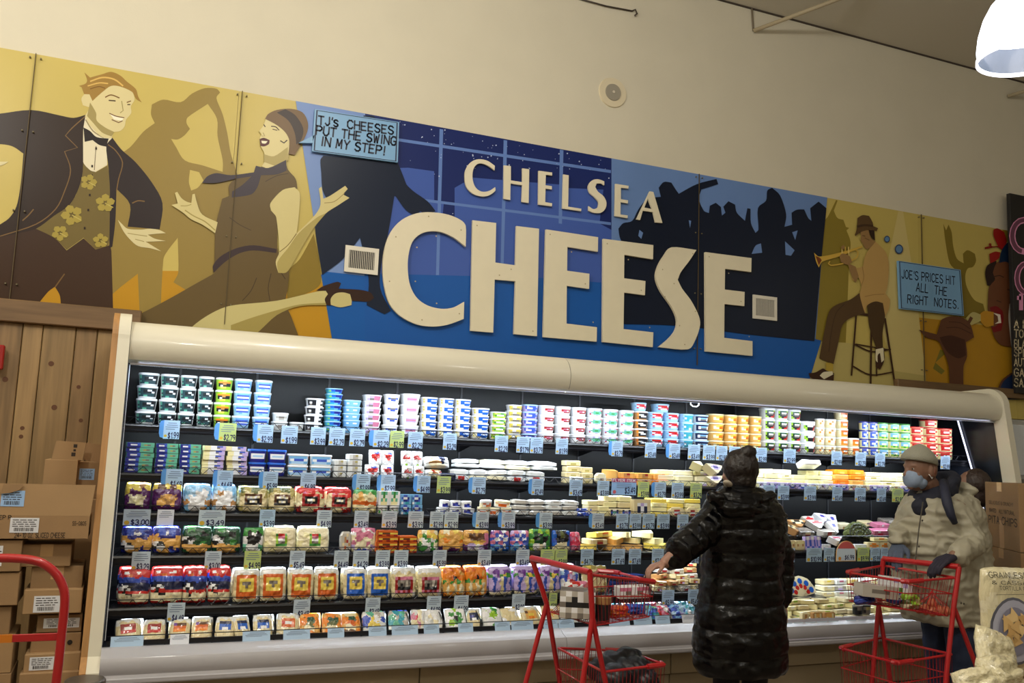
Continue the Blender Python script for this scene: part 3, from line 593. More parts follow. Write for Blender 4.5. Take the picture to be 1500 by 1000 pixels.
# shelves: name, front y, rail bottom, rail top (= surface), x extent
SH = {'s1': (5.50, 1.507, 1.556, CASE_L, CASE_R), 's2': (5.45, 1.237, 1.286, CASE_L, CASE_R), 's3': (5.35, 1.030, 1.078, CASE_L, 4.02),
      's4': (5.25, .808, .862, CASE_L, CASE_R), 's5': (5.15, .556, .612, CASE_L, 4.02), 'dk': (5.00, .405, .43, CASE_L, CASE_R)}
for nm, (y, zb_, zt_, x0, x1) in SH.items():
    if nm == 'dk':
        s = cpart(MB().box(x0, x1, 5.0, 5.93, .385, .43, BLACK), 'bottom_deck'); 
        r = MB(); r.box(x0+.02, xR, 4.985, 4.998, .455, .478, BLKM); r.tube([(x0+.02, 4.992, .500), (xR, 4.992, .500)], .0025, BLKM, 6)
        cpart(r, 'deck_rail', parent=s); continue
    s = cpart(MB().box(x0+.004, x1-.004, y+.012, 5.925, zt_-.022, zt_-.002, BLACK), 'shelf')
    r = MB(); yy = y-.004
    r.prism([(y+.01, zt_), (yy, zt_-.004), (yy-.004, zt_-.014), (yy+.003, zt_-.018), (yy+.003, zb_+.016), (yy-.006, zb_+.010), (yy-.004, zb_), (y+.01, zb_)], 'x', x0+.006, x1-.006, BLKM)
    cpart(r, 'price_rail', parent=s)
    if nm == 's2' or True:
        w = MB(); top = zt_+.036; n = int((x1-x0)/.07); yw = y+.004
        xe = x1-.02 if nm != 's4' else 4.0
        w.tube([(x0+.02, yw, top), (xe, yw, top)], .0022, BLKM, 5)
        i = 0; xx = x0+.02
        while xx < xe-.07:
            w.tube([(xx, yw, zt_), (xx+.035, yw, top)], .0017, BLKM, 4); w.tube([(xx+.035, yw, top), (xx+.07, yw, zt_)], .0017, BLKM, 4); xx += .07
        cpart(w, 'wire_fence', parent=s)
    for i in range(14):
        bx = CASE_L+.3+i*.46
        if bx < x1-.1:
            cpart(MB().prism([(5.925, zt_-.022), (5.925, zt_-(.06 if nm == 's5' else .09)), (y+.12, zt_-.03), (y+.12, zt_-.022)], 'x', bx-.002, bx+.002, BLACK), 'bracket', parent=s)
# slanted label face on the bumper's right half
cpart(MB().prism([(4.925, .453), (4.852, .336), (4.846, .339), (4.917, .458)], 'x', xR, CASE_R-.02, mat(168, 166, 178, .3, coat=.3)), 'label_channel')
# hook hanging from the canopy and small round camera dome
hk = at(1016, 583, 5.28); mb = MB(); mb.tube([(hk.x-.03, 5.27, 1.868), (hk.x-.03, 5.27, 1.85), (hk.x-.012, 5.27, 1.838), (hk.x+.02, 5.27, 1.838), (hk.x+.036, 5.27, 1.85), (hk.x+.036, 5.27, 1.868)], .004, mat(180, 178, 170, .4), 6)
mb.build('hook', label='small pale wire hook under the beige canopy above the tubs', category='hook')

# ---------------------------------------------------------------- goods: unit shapes, one mesh per kind, copied in loops
PAL = {'w': (238,238,240), 'k': (24,26,32), 'r': (196,38,34), 'R': (150,28,30), 'b': (28,92,190), 'B': (32,38,130), 'n': (24,34,72), 'c': (120,178,222), 'C': (168,206,236),
 'g': (60,140,60), 'G': (24,72,44), 'l': (150,196,50), 't': (44,72,78), 'T': (60,160,180), 'y': (232,206,90), 'Y': (236,226,170), 'o': (232,132,32), 'O': (206,96,30), 'p': (110,60,150), 'P': (84,32,92),
 'v': (190,170,220), 'm': (206,120,150), 'e': (236,226,190), 'E': (222,206,160), 'a': (186,180,170), 'A': (120,112,104), 'd': (92,58,34), 'D': (176,130,80), 'q': (100,180,150), 'z': (222,224,222), 'u': (60,88,190), 's': (224,170,90), 'i': (170,156,90), 'x': (96,104,60), 'f': (214,60,90)}
def pm(ch, rough=.28, coat=.35): return mat(*PAL[ch], rough, coat=coat)
def pmf(ch): return mat(*PAL[ch], .16, coat=.6, bump=.8, bscale=7)
PROTO = {}
def proto(key, fn):
    if key not in PROTO: PROTO[key] = fn()
    return PROTO[key]
def thing(parts, name, loc, rot, scale, label, cat, group=None):
    """parts[0] = the thing's own mesh, the rest children: (name, mesh, label)"""
    if rot and (abs(rot[0]) > .01 or abs(rot[1]) > .01) and name != 'price_tag' and name != 'shelf_label':
        from mathutils import Euler
        M = Euler(rot).to_matrix(); sx, sy, sz = scale or (1, 1, 1)
        lo = min((M @ Vector((a*sx*.46, b*sy*.46, c*sz))).z for a in (-1, 1) for b in (-1, 1) for c in (0, 1))
        loc = (loc[0], loc[1], loc[2]-min(lo, 0)*(.9 if abs(rot[0])+abs(rot[1]) > .3 else .6))
    o = put(name, parts[0][1], None, loc, rot, scale, label=label, category=cat, group=group)
    for nm, me, lb in parts[1:]: put(nm, me, o, label=lb)
    return o
def sup(a, n):
    c, s = math.cos(a), math.sin(a)
    return (math.copysign(abs(c)**(2/n), c), math.copysign(abs(s)**(2/n), s))
def look(grid, u, v, seed=0, amt=1.0):
    """colour letter at (u, v) with a slightly wandering outline, so that prints do not look like squares"""
    R, Cn = len(grid), len(grid[0])
    du = noise.noise(Vector((u*6+seed*3.1, v*6, 1.7)))*1.0*amt/Cn+noise.noise(Vector((u*19, v*19, seed+.3)))*.10*amt/Cn
    dv = noise.noise(Vector((u*5, v*6+seed, 9.1)))*.9*amt/R+noise.noise(Vector((u*17, v*21, seed+7.3)))*.10*amt/R
    i = min(max(int((v+dv)*R), 0), R-1); j = min(max(int((u+du)*Cn), 0), Cn-1)
    return grid[i][j]
def gridpatch(grid, fn, k=3):
    mb = MB(); R, Cn = len(grid)*k, len(grid[0])*k; sd = (ord(grid[0][0])+len(grid)) % 7
    vs = [fn(j/Cn, i/R) for i in range(R+1) for j in range(Cn+1)]; mb.v = [tuple(p) for p in vs]
    for i in range(R):
        for j in range(Cn):
            ch = look(grid, (j+.5)/Cn, (i+.5)/R, sd, .22)
            if ch == '.': continue
            mb.f.append(((i+1)*(Cn+1)+j, (i+1)*(Cn+1)+j+1, i*(Cn+1)+j+1, i*(Cn+1)+j)); mb.m.append(mb.mi(pm(ch)))
    return mb
def gridpatch_old(grid, fn, k=1):
    """grid of colour letters -> quads; fn(u, v) -> point; u left..right, v top..bottom; '.' is left open"""
    mb = MB(); R, Cn = len(grid), len(grid[0])
    for i, row in enumerate(grid):
        j = 0
        while j < Cn:
            ch = row[j]; j2 = j+1
            while j2 < Cn and row[j2] == ch and k == 0: j2 += 1
            if ch != '.':
                mb.add([fn(j/Cn, (i+1)/R), fn(j2/Cn, (i+1)/R), fn(j2/Cn, i/R), fn(j/Cn, i/R)], [(0, 1, 2, 3)], pm(ch))
            j = j2
    return mb
def tub(cup, lid, grid, n=2.4, taper=.84, lidh=.16, span=62, band=(.12, .80), seg=22):
    def mk():
        zt = 1-lidh; A = [2*math.pi*i/seg for i in range(seg)]
        def ring(r, z): return [(r*.5*sup(a, n)[0], r*.5*sup(a, n)[1], z) for a in A]
        b = MB(); b.rings([ring(taper-.04, 0), ring(taper, .02), ring(.96, zt), ring(.9, zt+.02)], pm(cup))
        l = MB(); l.rings([ring(.965, zt-.02), ring(1.0, zt), ring(1.0, zt+.07), ring(.97, 1-.015), ring(.9, 1-.005), ring(.86, 1-.04)], pm(lid))
        def f(u, v):
            a = math.radians(-90-span+2*span*u); z = band[1]+(band[0]-band[1])*v
            r = taper+(.96-taper)*(z/zt); q = sup(a, n); return (q[0]*r*.5*1.012, q[1]*r*.5*1.012, z)
        parts = [('cup', autosmooth(b.mesh('tub_cup')), None), ('lid', autosmooth(l.mesh('tub_lid')), None)]
        if grid: parts.append(('label', gridpatch(grid, f).mesh('tub_label'), None))
        return parts
    return proto(('tub', cup, lid, tuple(grid or ()), n, taper, lidh, band), mk)
def carton(cols, grid, end='w'):
    """box with printed front: unit cube, front at y=-.5"""
    def mk():
        b = MB().box(-.5, .5, -.5, .5, 0, .985, pm(cols), .02)
        f = gridpatch(grid, lambda u, v: (-.49+.98*u, -.503, .97-.95*v))
        return [('box', b.mesh('carton'), None), ('printed_front', f.mesh('printed_front'), None)]
    return proto(('carton', cols, tuple(grid)), mk)
def pouch(grid, seed=0, crimp=True, back=None, wr=1.0, label=None, lg=None, flat=False):
    """puffed film bag, unit width and height, thickness 1 before scaling; grid colours run over the whole front"""
    def mk():
        rnd = random.Random(seed*7+len(grid)); R, Cn = len(grid), len(grid[0]); nx = max(20, Cn*4); nz = max(26, R*2)
        off = Vector((rnd.uniform(0, 50), rnd.uniform(0, 50), rnd.uniform(0, 50)))
        def prof(u, v):
            e = max(0, 1-abs(2*u-1)**3.2)**.5*max(0, 1-abs(2*v-1)**3.0)**.5
            return e
        def pt(u, v, s):
            e = prof(u, v); wx = .5*(1-.05*e*0); n1 = noise.noise(Vector((u*4.5, v*5.5, 0))+off); n2 = noise.noise(Vector((u*11, v*9, 3))+off)
            y = s*(.5*e)+(n1*.16+n2*.10)*wr*(e if s < 0 else .4)
            return ((u-.5)*(1+.02*n2-.07*abs(2*v-1)**5)+.012*noise.noise(Vector((v*6, seed, 0))), y, .5+(.5-v)*(1-.05*abs(2*u-1)**5)+.014*noise.noise(Vector((u*6, seed, 5))))
        b = MB()
        V = {}; vs = []
        for s in (-1, 1):
            for i in range(nz+1):
                for j in range(nx+1):
                    edge = i in (0, nz) or j in (0, nx)
                    key = (i, j, 0 if edge else s)
                    if key not in V: V[key] = len(vs); vs.append(pt(j/nx, i/nz, s if not edge else 0))
        b.v = vs
        for s in (-1, 1):
            for i in range(nz):
                for j in range(nx):
                    q = []
                    for (a, c) in ((i+1, j), (i+1, j+1), (i, j+1), (i, j)):
                        edge = a in (0, nz) or c in (0, nx); q.append(V[(a, c, 0 if edge else s)])
                    ch = look(grid, (j+.5)/nx, (i+.5)/nz, seed, .65)
                    b.f.append(tuple(q if s < 0 else q[::-1])); b.m.append(b.mi(pmf(ch)))
        me = b.mesh('pouch'); me.polygons.foreach_set('use_smooth', [True]*len(me.polygons))
        parts = [('bag', me, None)]
        if lg:
            u0, u1, v0, v1 = label
            def f(u, v):
                uu = u0+(u1-u0)*u; vv = v0+(v1-v0)*v; p = pt(uu, vv, -1); return (p[0], p[1]-.035, p[2])
            parts.append(('label', gridpatch(lg, f).mesh('bag_label'), None))
        return parts
    return proto(('pouch', tuple(grid), seed, label, tuple(lg or ()), wr), mk)
def wedge(c, rind, lab=None, seed=0):
    """cheese wedge lying flat, point towards the front; unit box"""
    def mk():
        pts = [(-.5, .45), (-.25, .5), (.25, .5), (.5, .45), (.06, -.5), (-.06, -.5)]
        b = MB(); b.prism(pts, 'z', 0, .97, pm(c, .3, .5))
        r = MB(); r.add([(-.505, .455, .02), (-.25, .51, .02), (.25, .51, .02), (.505, .455, .02), (-.505, .455, .95), (-.25, .51, .95), (.25, .51, .95), (.505, .455, .95)], [(0,1,5,4), (1,2,6,5), (2,3,7,6)], pm(rind))
        ps = [('cheese', b.mesh('wedge'), None), ('rind', r.mesh('rind'), None)]
        if lab: ps.append(('label', gridpatch(lab, lambda u, v: (-.28+.56*u, .42-.55*v, .985)).mesh('wedge_label'), None))
        return ps
    return proto(('wedge', c, rind, tuple(lab or ())), mk)
def block(c, lab=None, top=None, rnd_=.08):
    """film wrapped block of cheese with a label on its front"""
    def mk():
        b = MB().box(-.5, .5, -.5, .5, 0, .97, pm(c, .25, .6), rnd_)
        ps = [('cheese', b.mesh('block'), None)]
        if lab: ps.append(('label', gridpatch(lab, lambda u, v: (-.36+.72*u, -.508, .86-.72*v)).mesh('block_label'), None))
        if top: ps.append(('top_label', gridpatch(top, lambda u, v: (-.3+.6*u, .3-.6*v, .982)).mesh('block_top_label'), None))
        return ps
    return proto(('block', c, tuple(lab or ()), tuple(top or ()), rnd_), mk)
ORD = ['first', 'second', 'third', 'fourth', 'fifth', 'sixth', 'seventh', 'eighth', 'ninth', 'tenth', 'eleventh', 'twelfth', 'thirteenth', 'fourteenth', 'fifteenth', 'sixteenth', 'seventeenth', 'eighteenth', 'nineteenth', 'twentieth']+['twenty-'+o for o in ('first', 'second', 'third', 'fourth', 'fifth', 'sixth', 'seventh', 'eighth', 'ninth')]+['thirtieth']+['thirty-'+o for o in ('first', 'second', 'third', 'fourth', 'fifth', 'sixth', 'seventh', 'eighth', 'ninth')]
def tier_word(i, n):
    if i == n-1: return 'topmost'
    if i == 0: return 'lowest'
    return ORD[i]+' tier up'
USED = {}
def uniq(label):
    USED[label] = USED.get(label, 0)+1
    if USED[label] > 1: print('DUP LABEL', label)
    return label
PN = {'s1': 'top shelf', 's2': 'second shelf', 's3': 'third shelf', 's4': 'fourth shelf', 's5': 'fifth shelf', 'dk': 'bottom deck'}
random.seed(11)
SURF = {'s1': 1.557, 's2': 1.287, 's3': 1.079, 's4': .863, 's5': .613, 'dk': .431}
def stacks(sh, cols, h, parts, name, desc, cat, group, depth=None, yoff=.018, jit=.004, tiers_extra=None, base=0.0):
    """cols: (px left, px right, tiers); one thing per tub"""
    Y = SH[sh][0]+yoff; z0 = SURF[sh]+base
    for ci, col in enumerate(cols):
        xa, xb, n = col[:3]; first = col[3] if len(col) > 3 else 0
        zm = z0+h*n/2
        X0, X1 = Xat(xa, Y, zm), Xat(xb, Y, zm); w = (X1-X0)*.965; d = depth or w
        for t in range(n):
            loc = ((X0+X1)/2+random.uniform(-jit, jit)*.5, Y+d/2+random.uniform(0, jit), z0+(t+first)*h)
            st = ', '+ORD[ci]+' stack' if len(cols) > 1 else ' of its stack'
            lb = '%s, %s%s, %s' % (desc, tier_word(t, n), st, PN[sh]) if n > 1 else ('%s, %s stack, %s' % (desc, ORD[ci], PN[sh]) if len(cols) > 1 else '%s, %s' % (desc, PN[sh]))
            thing(parts, name, loc, (0, 0, random.uniform(-.06, .06)), (w, d, h-.0008), uniq(lb), cat, group)
G1 = ['wwwwww', 'wttkkt', 'ttkwkt', 'ttkkkt', 'tqttkt']
S = stacks
S('s1', [(199,232,4),(233,262,4),(262,288,4),(289,313.5,4)], .0725, tub('z', 'w', ['qtttkk', 'qtkwkk', 'ttkkwk', 'qttttk', 'ttqttk']), 'cheese_tub', 'dark green labelled tub', 'tub', 'dark green labelled tubs on the top shelf')
S('s1', [(314,341,4)], .0725, tub('l', 'w', ['lllylll', 'loooool', 'lkkDkkl', 'lkwkkkl', 'llyylll']), 'cheese_tub', 'yellow-green tub with brown picture', 'tub', 'yellow-green tubs on the top shelf')
S('s1', [(342,370,4),(372,399,4)], .0725, tub('C', 'w', ['CccccC', 'cuuuuc', 'cwwwwc', 'cuuuuc', 'CCcCCC']), 'cheese_tub', 'pale blue labelled white-lidded tub', 'tub', 'pale blue tubs on the top shelf')
S('s1', [(399,424,2),(425,447,1)], .051, tub('z', 'w', ['zzzzz', 'zaAaz', 'zzazz'], n=3), 'small_tub', 'small clear tub with grey print', 'tub', 'small clear tubs on the top shelf')
S('s1', [(448,476,4)], .0500, tub('z', 'w', ['kkkwkk', 'kwkwwk', 'kAkwkk'], n=3), 'small_tub', 'small tub with black and white label', 'tub', 'black and white labelled tubs')
S('s1', [(477,503,8)], .0335, tub('T', 'C', ['TTbBBb', 'TlbBBu', 'TTTcbb'], n=3), 'small_tub', 'shallow teal and blue tub', 'tub', 'shallow teal and blue tubs')
S('s1', [(504,531,5)], .0405, tub('c', 'C', ['cccccc', 'cwcwcc', 'cccccc'], n=3), 'small_tub', 'light blue tub', 'tub', 'light blue tubs')
S('s1', [(532.5,561,6)], .0405, tub('w', 'w', ['wwvmmw', 'wvAmmw'], n=3), 'small_tub', 'white tub with lilac grey stripe', 'tub', 'white tubs with lilac stripe')
S('s1', [(563,587,4)], .0635, tub('w', 'w', ['wwwww', 'wuAuw', 'wwuww', 'wwwww'], n=3, taper=.78), 'cheese_tub', 'tall white tub with small blue print', 'tub', 'tall white tubs')
S('s1', [(588.5,617,4)], .066, tub('w', 'w', ['wwwwww', 'wwvvww', 'wwmmww', 'wwvvww', 'wwwwww'], n=4, taper=.8), 'cheese_tub', 'square white tub with pink patch', 'tub', 'square white tubs with pink patch')
S('s1', [(618,643.5,5),(644,667,5),(668,692.5,5),(693.5,720,4)], .0500, tub('w', 'w', ['yebbbb', 'YebwwB', 'yebbbb', 'eeebbe'], n=3), 'small_tub', 'white tub with blue square', 'tub', 'white tubs with blue square')
S('s1', [(721,744.5,4)], .0455, tub('w', 'w', ['lylgly', 'lgwwgl', 'ylllyl'], n=3), 'small_tub', 'white tub with lime green wrap', 'tub', 'lime green wrapped tubs')
S('s1', [(745.5,767.5,6)], .0390, tub('w', 'w', ['yywyyy', 'yiAAiy'], n=3), 'small_tub', 'small pale yellow tub', 'tub', 'small pale yellow tubs')
S('s1', [(768.5,791,5)], .0485, tub('v', 'C', ['uvuuvu', 'uwwuuu', 'vuuuvu'], n=3), 'small_tub', 'lavender blue tub', 'tub', 'lavender blue tubs')
S('s1', [(792,816,4),(817,839.5,4),(840,862.5,4)], .0610, tub('w', 'w', ['wwwwwwa', 'wwRRRra', 'wwrmwRR', 'wwwRRRw', 'wwwwwww'], n=2.6), 'cheese_tub', 'white tub with red oval', 'tub', 'white tubs with red oval')
S('s1', [(863.5,886,4),(887,909.5,4),(910.5,932.5,4)], .0610, tub('w', 'w', ['wwvwvrw', 'wwqqqqr', 'vqqgqqw', 'rwqqqww', 'wwwvwww'], n=2.6), 'cheese_tub', 'white tub with pale green pattern', 'tub', 'white tubs with pale green pattern')
S('s1', [(933.5,953,4)], .0610, tub('D', 'w', ['okkkko', 'oewkke', 'DkwwkD', 'okkkkD'], n=2.6), 'cheese_tub', 'brown and black label tub', 'tub', 'brown and black label tubs')
S('s1', [(954,976.5,4),(977.5,999,4)], .0610, tub('C', 'C', ['Crrrwc', 'cwfrff', 'Cfwwfc', 'CcCCCc'], n=2.6), 'cheese_tub', 'pale blue tub with red label', 'tub', 'pale blue tubs with red label')
S('s1', [(931,951,1),(962,985,1)], .060, tub('C', 'C', ['Crrrwc', 'cwfrff', 'Cfwwfc', 'CcCCCc'], n=2.6), 'cheese_tub', 'extra pale blue red-label tub lying on top', 'tub', 'pale blue tubs with red label', yoff=.03, base=.245)
S('s1', [(1000,1019.5,4)], .0610, tub('C', 'C', ['CTTTTc', 'cwTqTT', 'CTTwTc'], n=2.6), 'cheese_tub', 'pale blue tub with teal label', 'tub', 'pale blue tubs with teal label')
S('s1', [(1020.5,1042.5,4)], .0610, tub('z', 'C', ['nnnnnn', 'nwccwn', 'nwAAwn', 'nnnnnn'], n=2.6), 'cheese_tub', 'white tub with thin dark frame', 'tub', 'white tubs with dark frame')
S('s1', [(1043.5,1065.5,4),(1066,1084.5,4),(1085,1101.5,4),(1102.5,1120,4)], .0645, tub('s', 'E', ['sssyss', 'seyoos', 'seeOOs', 'sssyss'], n=2.4), 'cheese_tub', 'amber yellow tub', 'tub', 'amber yellow tubs')
S('s1', [(1121.5,1139.5,4),(1140.5,1158.5,4),(1159.5,1177.5,4)], .0815, tub('z', 'w', ['lGGGlk', 'lkwwkr', 'kGAAkR', 'lkkkrr', 'llkrRl'], n=3, span=50), 'cheese_tub', 'black and red label tub', 'tub', 'black and red label tubs')
S('s1', [(1178.5,1199,3)], .0815, tub('z', 'w', ['wwwwww', 'lGwwkr', 'llkkRr', 'wlkkrw'], n=3, span=50), 'cheese_tub', 'white and green label tub', 'tub', 'black and red label tubs')
S('s1', [(1200,1212,4),(1213,1230,4)], .068, tub('E', 'z', ['eeDeee', 'eoewoe', 'EEeeDE'], n=2, taper=.92, seg=16), 'cheese_jar', 'round clear jar of orange spread', 'jar', 'round clear jars')
S('s1', [(1231,1247.5,5),(1248.5,1264,2)], .068, tub('E', 'z', ['eOOOoe', 'eowwOe', 'EoooOE'], n=2, taper=.92, seg=16), 'cheese_jar', 'round clear jar with red-orange label', 'jar', 'round clear jars')
S('s1', [(1265,1276,4),(1277,1290,4)], .068, tub('Y', 'B', ['uuuwwY', 'uwwuuY', 'uuCCuY'], n=2, taper=.92, seg=16), 'cheese_jar', 'blue-lidded jar of grated cheese', 'jar', 'blue-lidded jars')
S('s1', [(1291,1306.5,4),(1307.5,1322.5,4),(1323.5,1339,4)], .068, tub('Y', 'g', ['cccCYY', 'cwwcYY', 'lglgYY'], n=2, taper=.92, seg=16), 'cheese_jar', 'green-lidded jar of grated cheese', 'jar', 'green-lidded jars')
S('s1', [(1340,1360,4),(1361,1381,5),(1382,1402,4)], .064, tub('Y', 'r', ['rrrYYY', 'rwwrYY', 'rrrYYr'], n=2, taper=.92, seg=16), 'cheese_jar', 'red-lidded jar of grated cheese', 'jar', 'red-lidded jars')
# --- second shelf
S('s2', [(183,225,6),(227,260.5,6),(262,294,6)], .0275, carton('q', ['BBBuqqqq', 'BwwuqiAq', 'BBBBqqqq']), 'cheese_carton', 'flat navy and mint carton', 'carton', 'navy and mint cartons', depth=.11, yoff=.012)
S('s2', [(296,329,6),(331,362,6)], .0270, carton('Y', ['YYwwuuv', 'YewwAvv', 'YYwwwvv']), 'cheese_carton', 'flat cream and lilac carton', 'carton', 'cream and lilac cartons', depth=.11, yoff=.012, jit=.016)
S('s2', [(363.5,391,2),(392.5,421,2)], .076, tub('B', 'b', ['BBBBBB', 'BwwwwB', 'BwCCwB', 'BwwwwB', 'BBBBBB'], n=4, taper=.88), 'cheese_tub', 'square bright blue tub with pale label', 'tub', 'bright blue tubs')
S('s2', [(422,453.5,2),(455.5,488,2)], .066, tub('z', 'w', ['CccccCo', 'cwwuwwc', 'ccCCccC'], n=5, taper=.9, span=70), 'cheese_tub', 'wide white tub with pale blue front', 'tub', 'wide white and blue tubs', depth=.09)
S('s2', [(489,508,3),(509.5,531,4)], .036, block('z', ['zaiz', 'zaaz']), 'cheese_pack', 'flat clear pack', 'pack', 'flat clear packs by the blue tubs', depth=.10)
def row(sh, items, name, desc, cat, group, h, d, lean=.12, yoff=.02, base=0.0, seeds=3, back=0, jit=.01, rz=.05):
    """items: (px left, px right, parts list or maker)"""
    Y = SH[sh][0]+yoff; z0 = SURF[sh]+base
    for i, (xa, xb, mk) in enumerate(items):
        X0, X1 = Xat(xa, Y, z0+h/2), Xat(xb, Y, z0+h/2); w = (X1-X0)*1.0
        parts = mk(i % seeds)
        lb = '%s, %s from left, %s' % (desc, ORD[i], PN[sh]) if len(items) > 1 else '%s, %s' % (desc, PN[sh])
        for r in range(1+back):
            if r: lb2 = '%s, behind %s from left, %s' % (desc, ORD[i], PN[sh]) if len(items) > 1 else '%s, standing behind its twin, %s' % (desc, PN[sh])
            thing(parts, name, ((X0+X1)/2+random.uniform(-.004, .004), Y+d/2+r*(d+.012)+.004*(i % 2), z0+r*.006), (-lean+random.uniform(-.05, .03), random.uniform(-.3, .3)*rz, random.uniform(-rz, rz)*1.6), (w, d, h*(1+random.uniform(-.02, .01))), uniq(lb if not r else lb2), cat, group)
def P(grid, label=None, lg=None, wr=1.0): return lambda s: pouch(grid, seed=s, label=label, lg=lg, wr=wr)
wb = ['wwwww', 'wwuuw', 'wrrrw', 'wrRrw', 'wwrww', 'wwwww', 'zwwwz']
wb2 = ['wwwww', 'wwaaw', 'wRRaw', 'wRrrw', 'wwaww', 'wwwww', 'zwlwz']
row('s2', [(536,558,P(wb)),(559,578,P(wb)),(589,606,P(wb2)),(607,623,P(wb2))], 'crumbled_cheese_bag', 'white bag with red print, lower row', 'bag', 'white bags with red print', .082, .035, lean=.1)
row('s2', [(541,560,P(wb)),(561,580,P(wb)),(588,604,P(wb2)),(605,622,P(wb2))], 'crumbled_cheese_bag', 'white bag with red print, upper row', 'bag', 'white bags with red print', .098, .035, lean=.2, base=.075, yoff=.05)
CLR = ['zzzz', 'zwzz', 'zwwz', 'zzwz']
def lay(sh, boxes, name, cat, group, descs):
    """pieces lying in a heap: (px left, px right, depth offset, height above surface, thickness, depth, parts, tilt x, tilt y, turn, desc)"""
    for (xa, xb, dy, dz, h, d, parts, tx, ty, tz, desc) in boxes:
        Y = SH[sh][0]+dy; z = SURF[sh]+dz; X0, X1 = Xat(xa, Y, z+h/2), Xat(xb, Y, z+h/2)
        thing(parts, name, ((X0+X1)/2, Y+d/2, z), (tx, ty, tz), (X1-X0, d, h), uniq(desc+', '+PN[sh]), cat, group)
def heap(sh, xa, xb, wpx, tiers, h, d, makers, name, desc, cat, group, seed=1, dy=.02, base=0.0, jx=.25, tilt=.05, shrink=.0, drop=0.0, yrow=.02, rows=1):
    """a loose stacked heap: tiers from the bottom, each a row of pieces"""
    rnd = random.Random(seed); c = 0
    for r in range(rows):
        z = SURF[sh]+base
        for t in range(tiers):
            a = xa+shrink*t*wpx; b = xb-shrink*t*wpx; n = max(1, round((b-a)/wpx)); hh = h*(1+rnd.uniform(-.06, .06)) if callable(h) is False else h
            for i in range(n):
                if rnd.random() < drop and t == tiers-1: continue
                p0, p1 = a+(b-a)*i/n, a+(b-a)*(i+1)/n; j = rnd.uniform(-jx, jx)*(p1-p0)*.15
                Y = SH[sh][0]+dy+t*yrow+rnd.uniform(0, .012)+r*(d+.015); X0, X1 = Xat(p0+j, Y, z), Xat(p1+j, Y, z)
                mk = makers[(c*3+rnd.randrange(len(makers))) % len(makers)]
                nm = '%s, %s %s, %s' % (desc, ORD[i], 'from left' if tiers == 1 else ('in top layer' if t == tiers-1 else ('in lowest layer' if t == 0 else 'in '+['', 'second', 'third', 'fourth', 'fifth', 'sixth'][t]+' layer')), PN[sh])
                thing(mk(c % 3), name, ((X0+X1)/2, Y+d/2, z), (rnd.uniform(-tilt, tilt)*.6, rnd.uniform(-tilt, tilt)*.35, rnd.uniform(-tilt, tilt)*2.5), ((X1-X0)*.95, d*rnd.uniform(.92, 1.05), hh*.96), uniq(nm), cat, group)
                c += 1
            z += hh
def F(p): return lambda s: p
packs_white = [F(block('z', ['zrrz', 'zRRz'], ['zrrz', 'wRRw', 'zrrz'], .2)), F(block('z', None, ['zzwz', 'wwwz', 'zwwz'], .2)), F(block('e', None, ['ezzz', 'zzwe'], .2)), F(block('w', None, ['zawz', 'zaaz'], .2))]
lay('s2', [(623,662,.03,.06,.075,.07,pouch(['zeenz','zeenz','zDDnz','zeeez'],1),-.5,0,.1,'clear pack with navy label and beige slices'), (624,650,.02,0,.055,.06,pouch(['zeDDz','zereR','zeDDz','zeeez'],2),-.4,0,.05,'beige pack with small red print'), (646,668,.01,0,.045,.05,block('n',['nkkn','nwkn']),0,0,0,'dark navy block')], 'cheese_pack', 'pack', 'packs beside the red-print bags', '')
heap('s2', 662, 800, 30, 2, .036, .12, packs_white, 'white_cheese_pack', 'white vacuum pack', 'pack', 'white vacuum packs in a heap', seed=3, tilt=.12, yrow=.012)
heap('s2', 668, 818, 34, 2, .030, .12, packs_white[1:], 'white_cheese_pack', 'long pale vacuum pack', 'pack', 'white vacuum packs in a heap', seed=8, base=.076, dy=.06, tilt=.14, yrow=.02)
heap('s2', 829, 852, 23, 4, .037, .08, [F(block('E', ['EEEE', 'EiiE']))], 'cheese_block', 'pale buff cheese block, left pile', 'block', 'pale buff cheese blocks', seed=2, tilt=.03)
heap('s2', 852, 869, 17, 3, .037, .06, [F(block('E', ['EEEE', 'EiiE']))], 'cheese_block', 'pale buff cheese block, right pile', 'block', 'pale buff cheese blocks', seed=5, tilt=.03)
lay('s2', [(836,856,.0,.0,.045,.03,pouch(CLR,1),-.2,0,0,'small white crumpled packet in front of buff blocks'),(873,890,.01,0,.075,.04,block('e',['eeee','eDDe'],None,.25),-.1,0,.2,'small upright cream pack'),(889,912,.03,.02,.075,.09,wedge('s','d'),.1,0,.3,'orange wedge with brown rind')], 'cheese_pack', 'pack', 'odd packs mid shelf', '')
heap('s2', 906, 982, 26, 2, .042, .1, [F(block('o', None)), F(block('s', ['sDRs', 'sDDs']))], 'cheese_block', 'orange cheese block', 'block', 'orange cheese blocks left of the woman', seed=4, tilt=.05)
heap('s2', 962, 1045, 28, 3, .036, .1, [F(block('Y', None)), F(block('Y', ['YwwY', 'YavY'])), F(block('e', None))], 'cheese_block', 'pale yellow block by the orange ones', 'block', 'pale yellow cheese blocks left of the woman', seed=6, tilt=.06)
lay('s2', [(1031,1058,.02,.065,.07,.07,wedge('e','E',['wvvw','vBBv','wvvw']),1.0,.1,.1,'cream wedge with violet oval, upper'),(1035,1060,.01,.0,.06,.06,wedge('e','E',['wvvw','vBBv','wvvw']),1.0,-.05,-.1,'cream wedge with violet oval, lower'),(1012,1034,.03,.10,.06,.06,wedge('Y','i'),.5,0,.5,'yellow wedge leaning on the pile')], 'cheese_wedge', 'wedge', 'wedges by the woman', '')
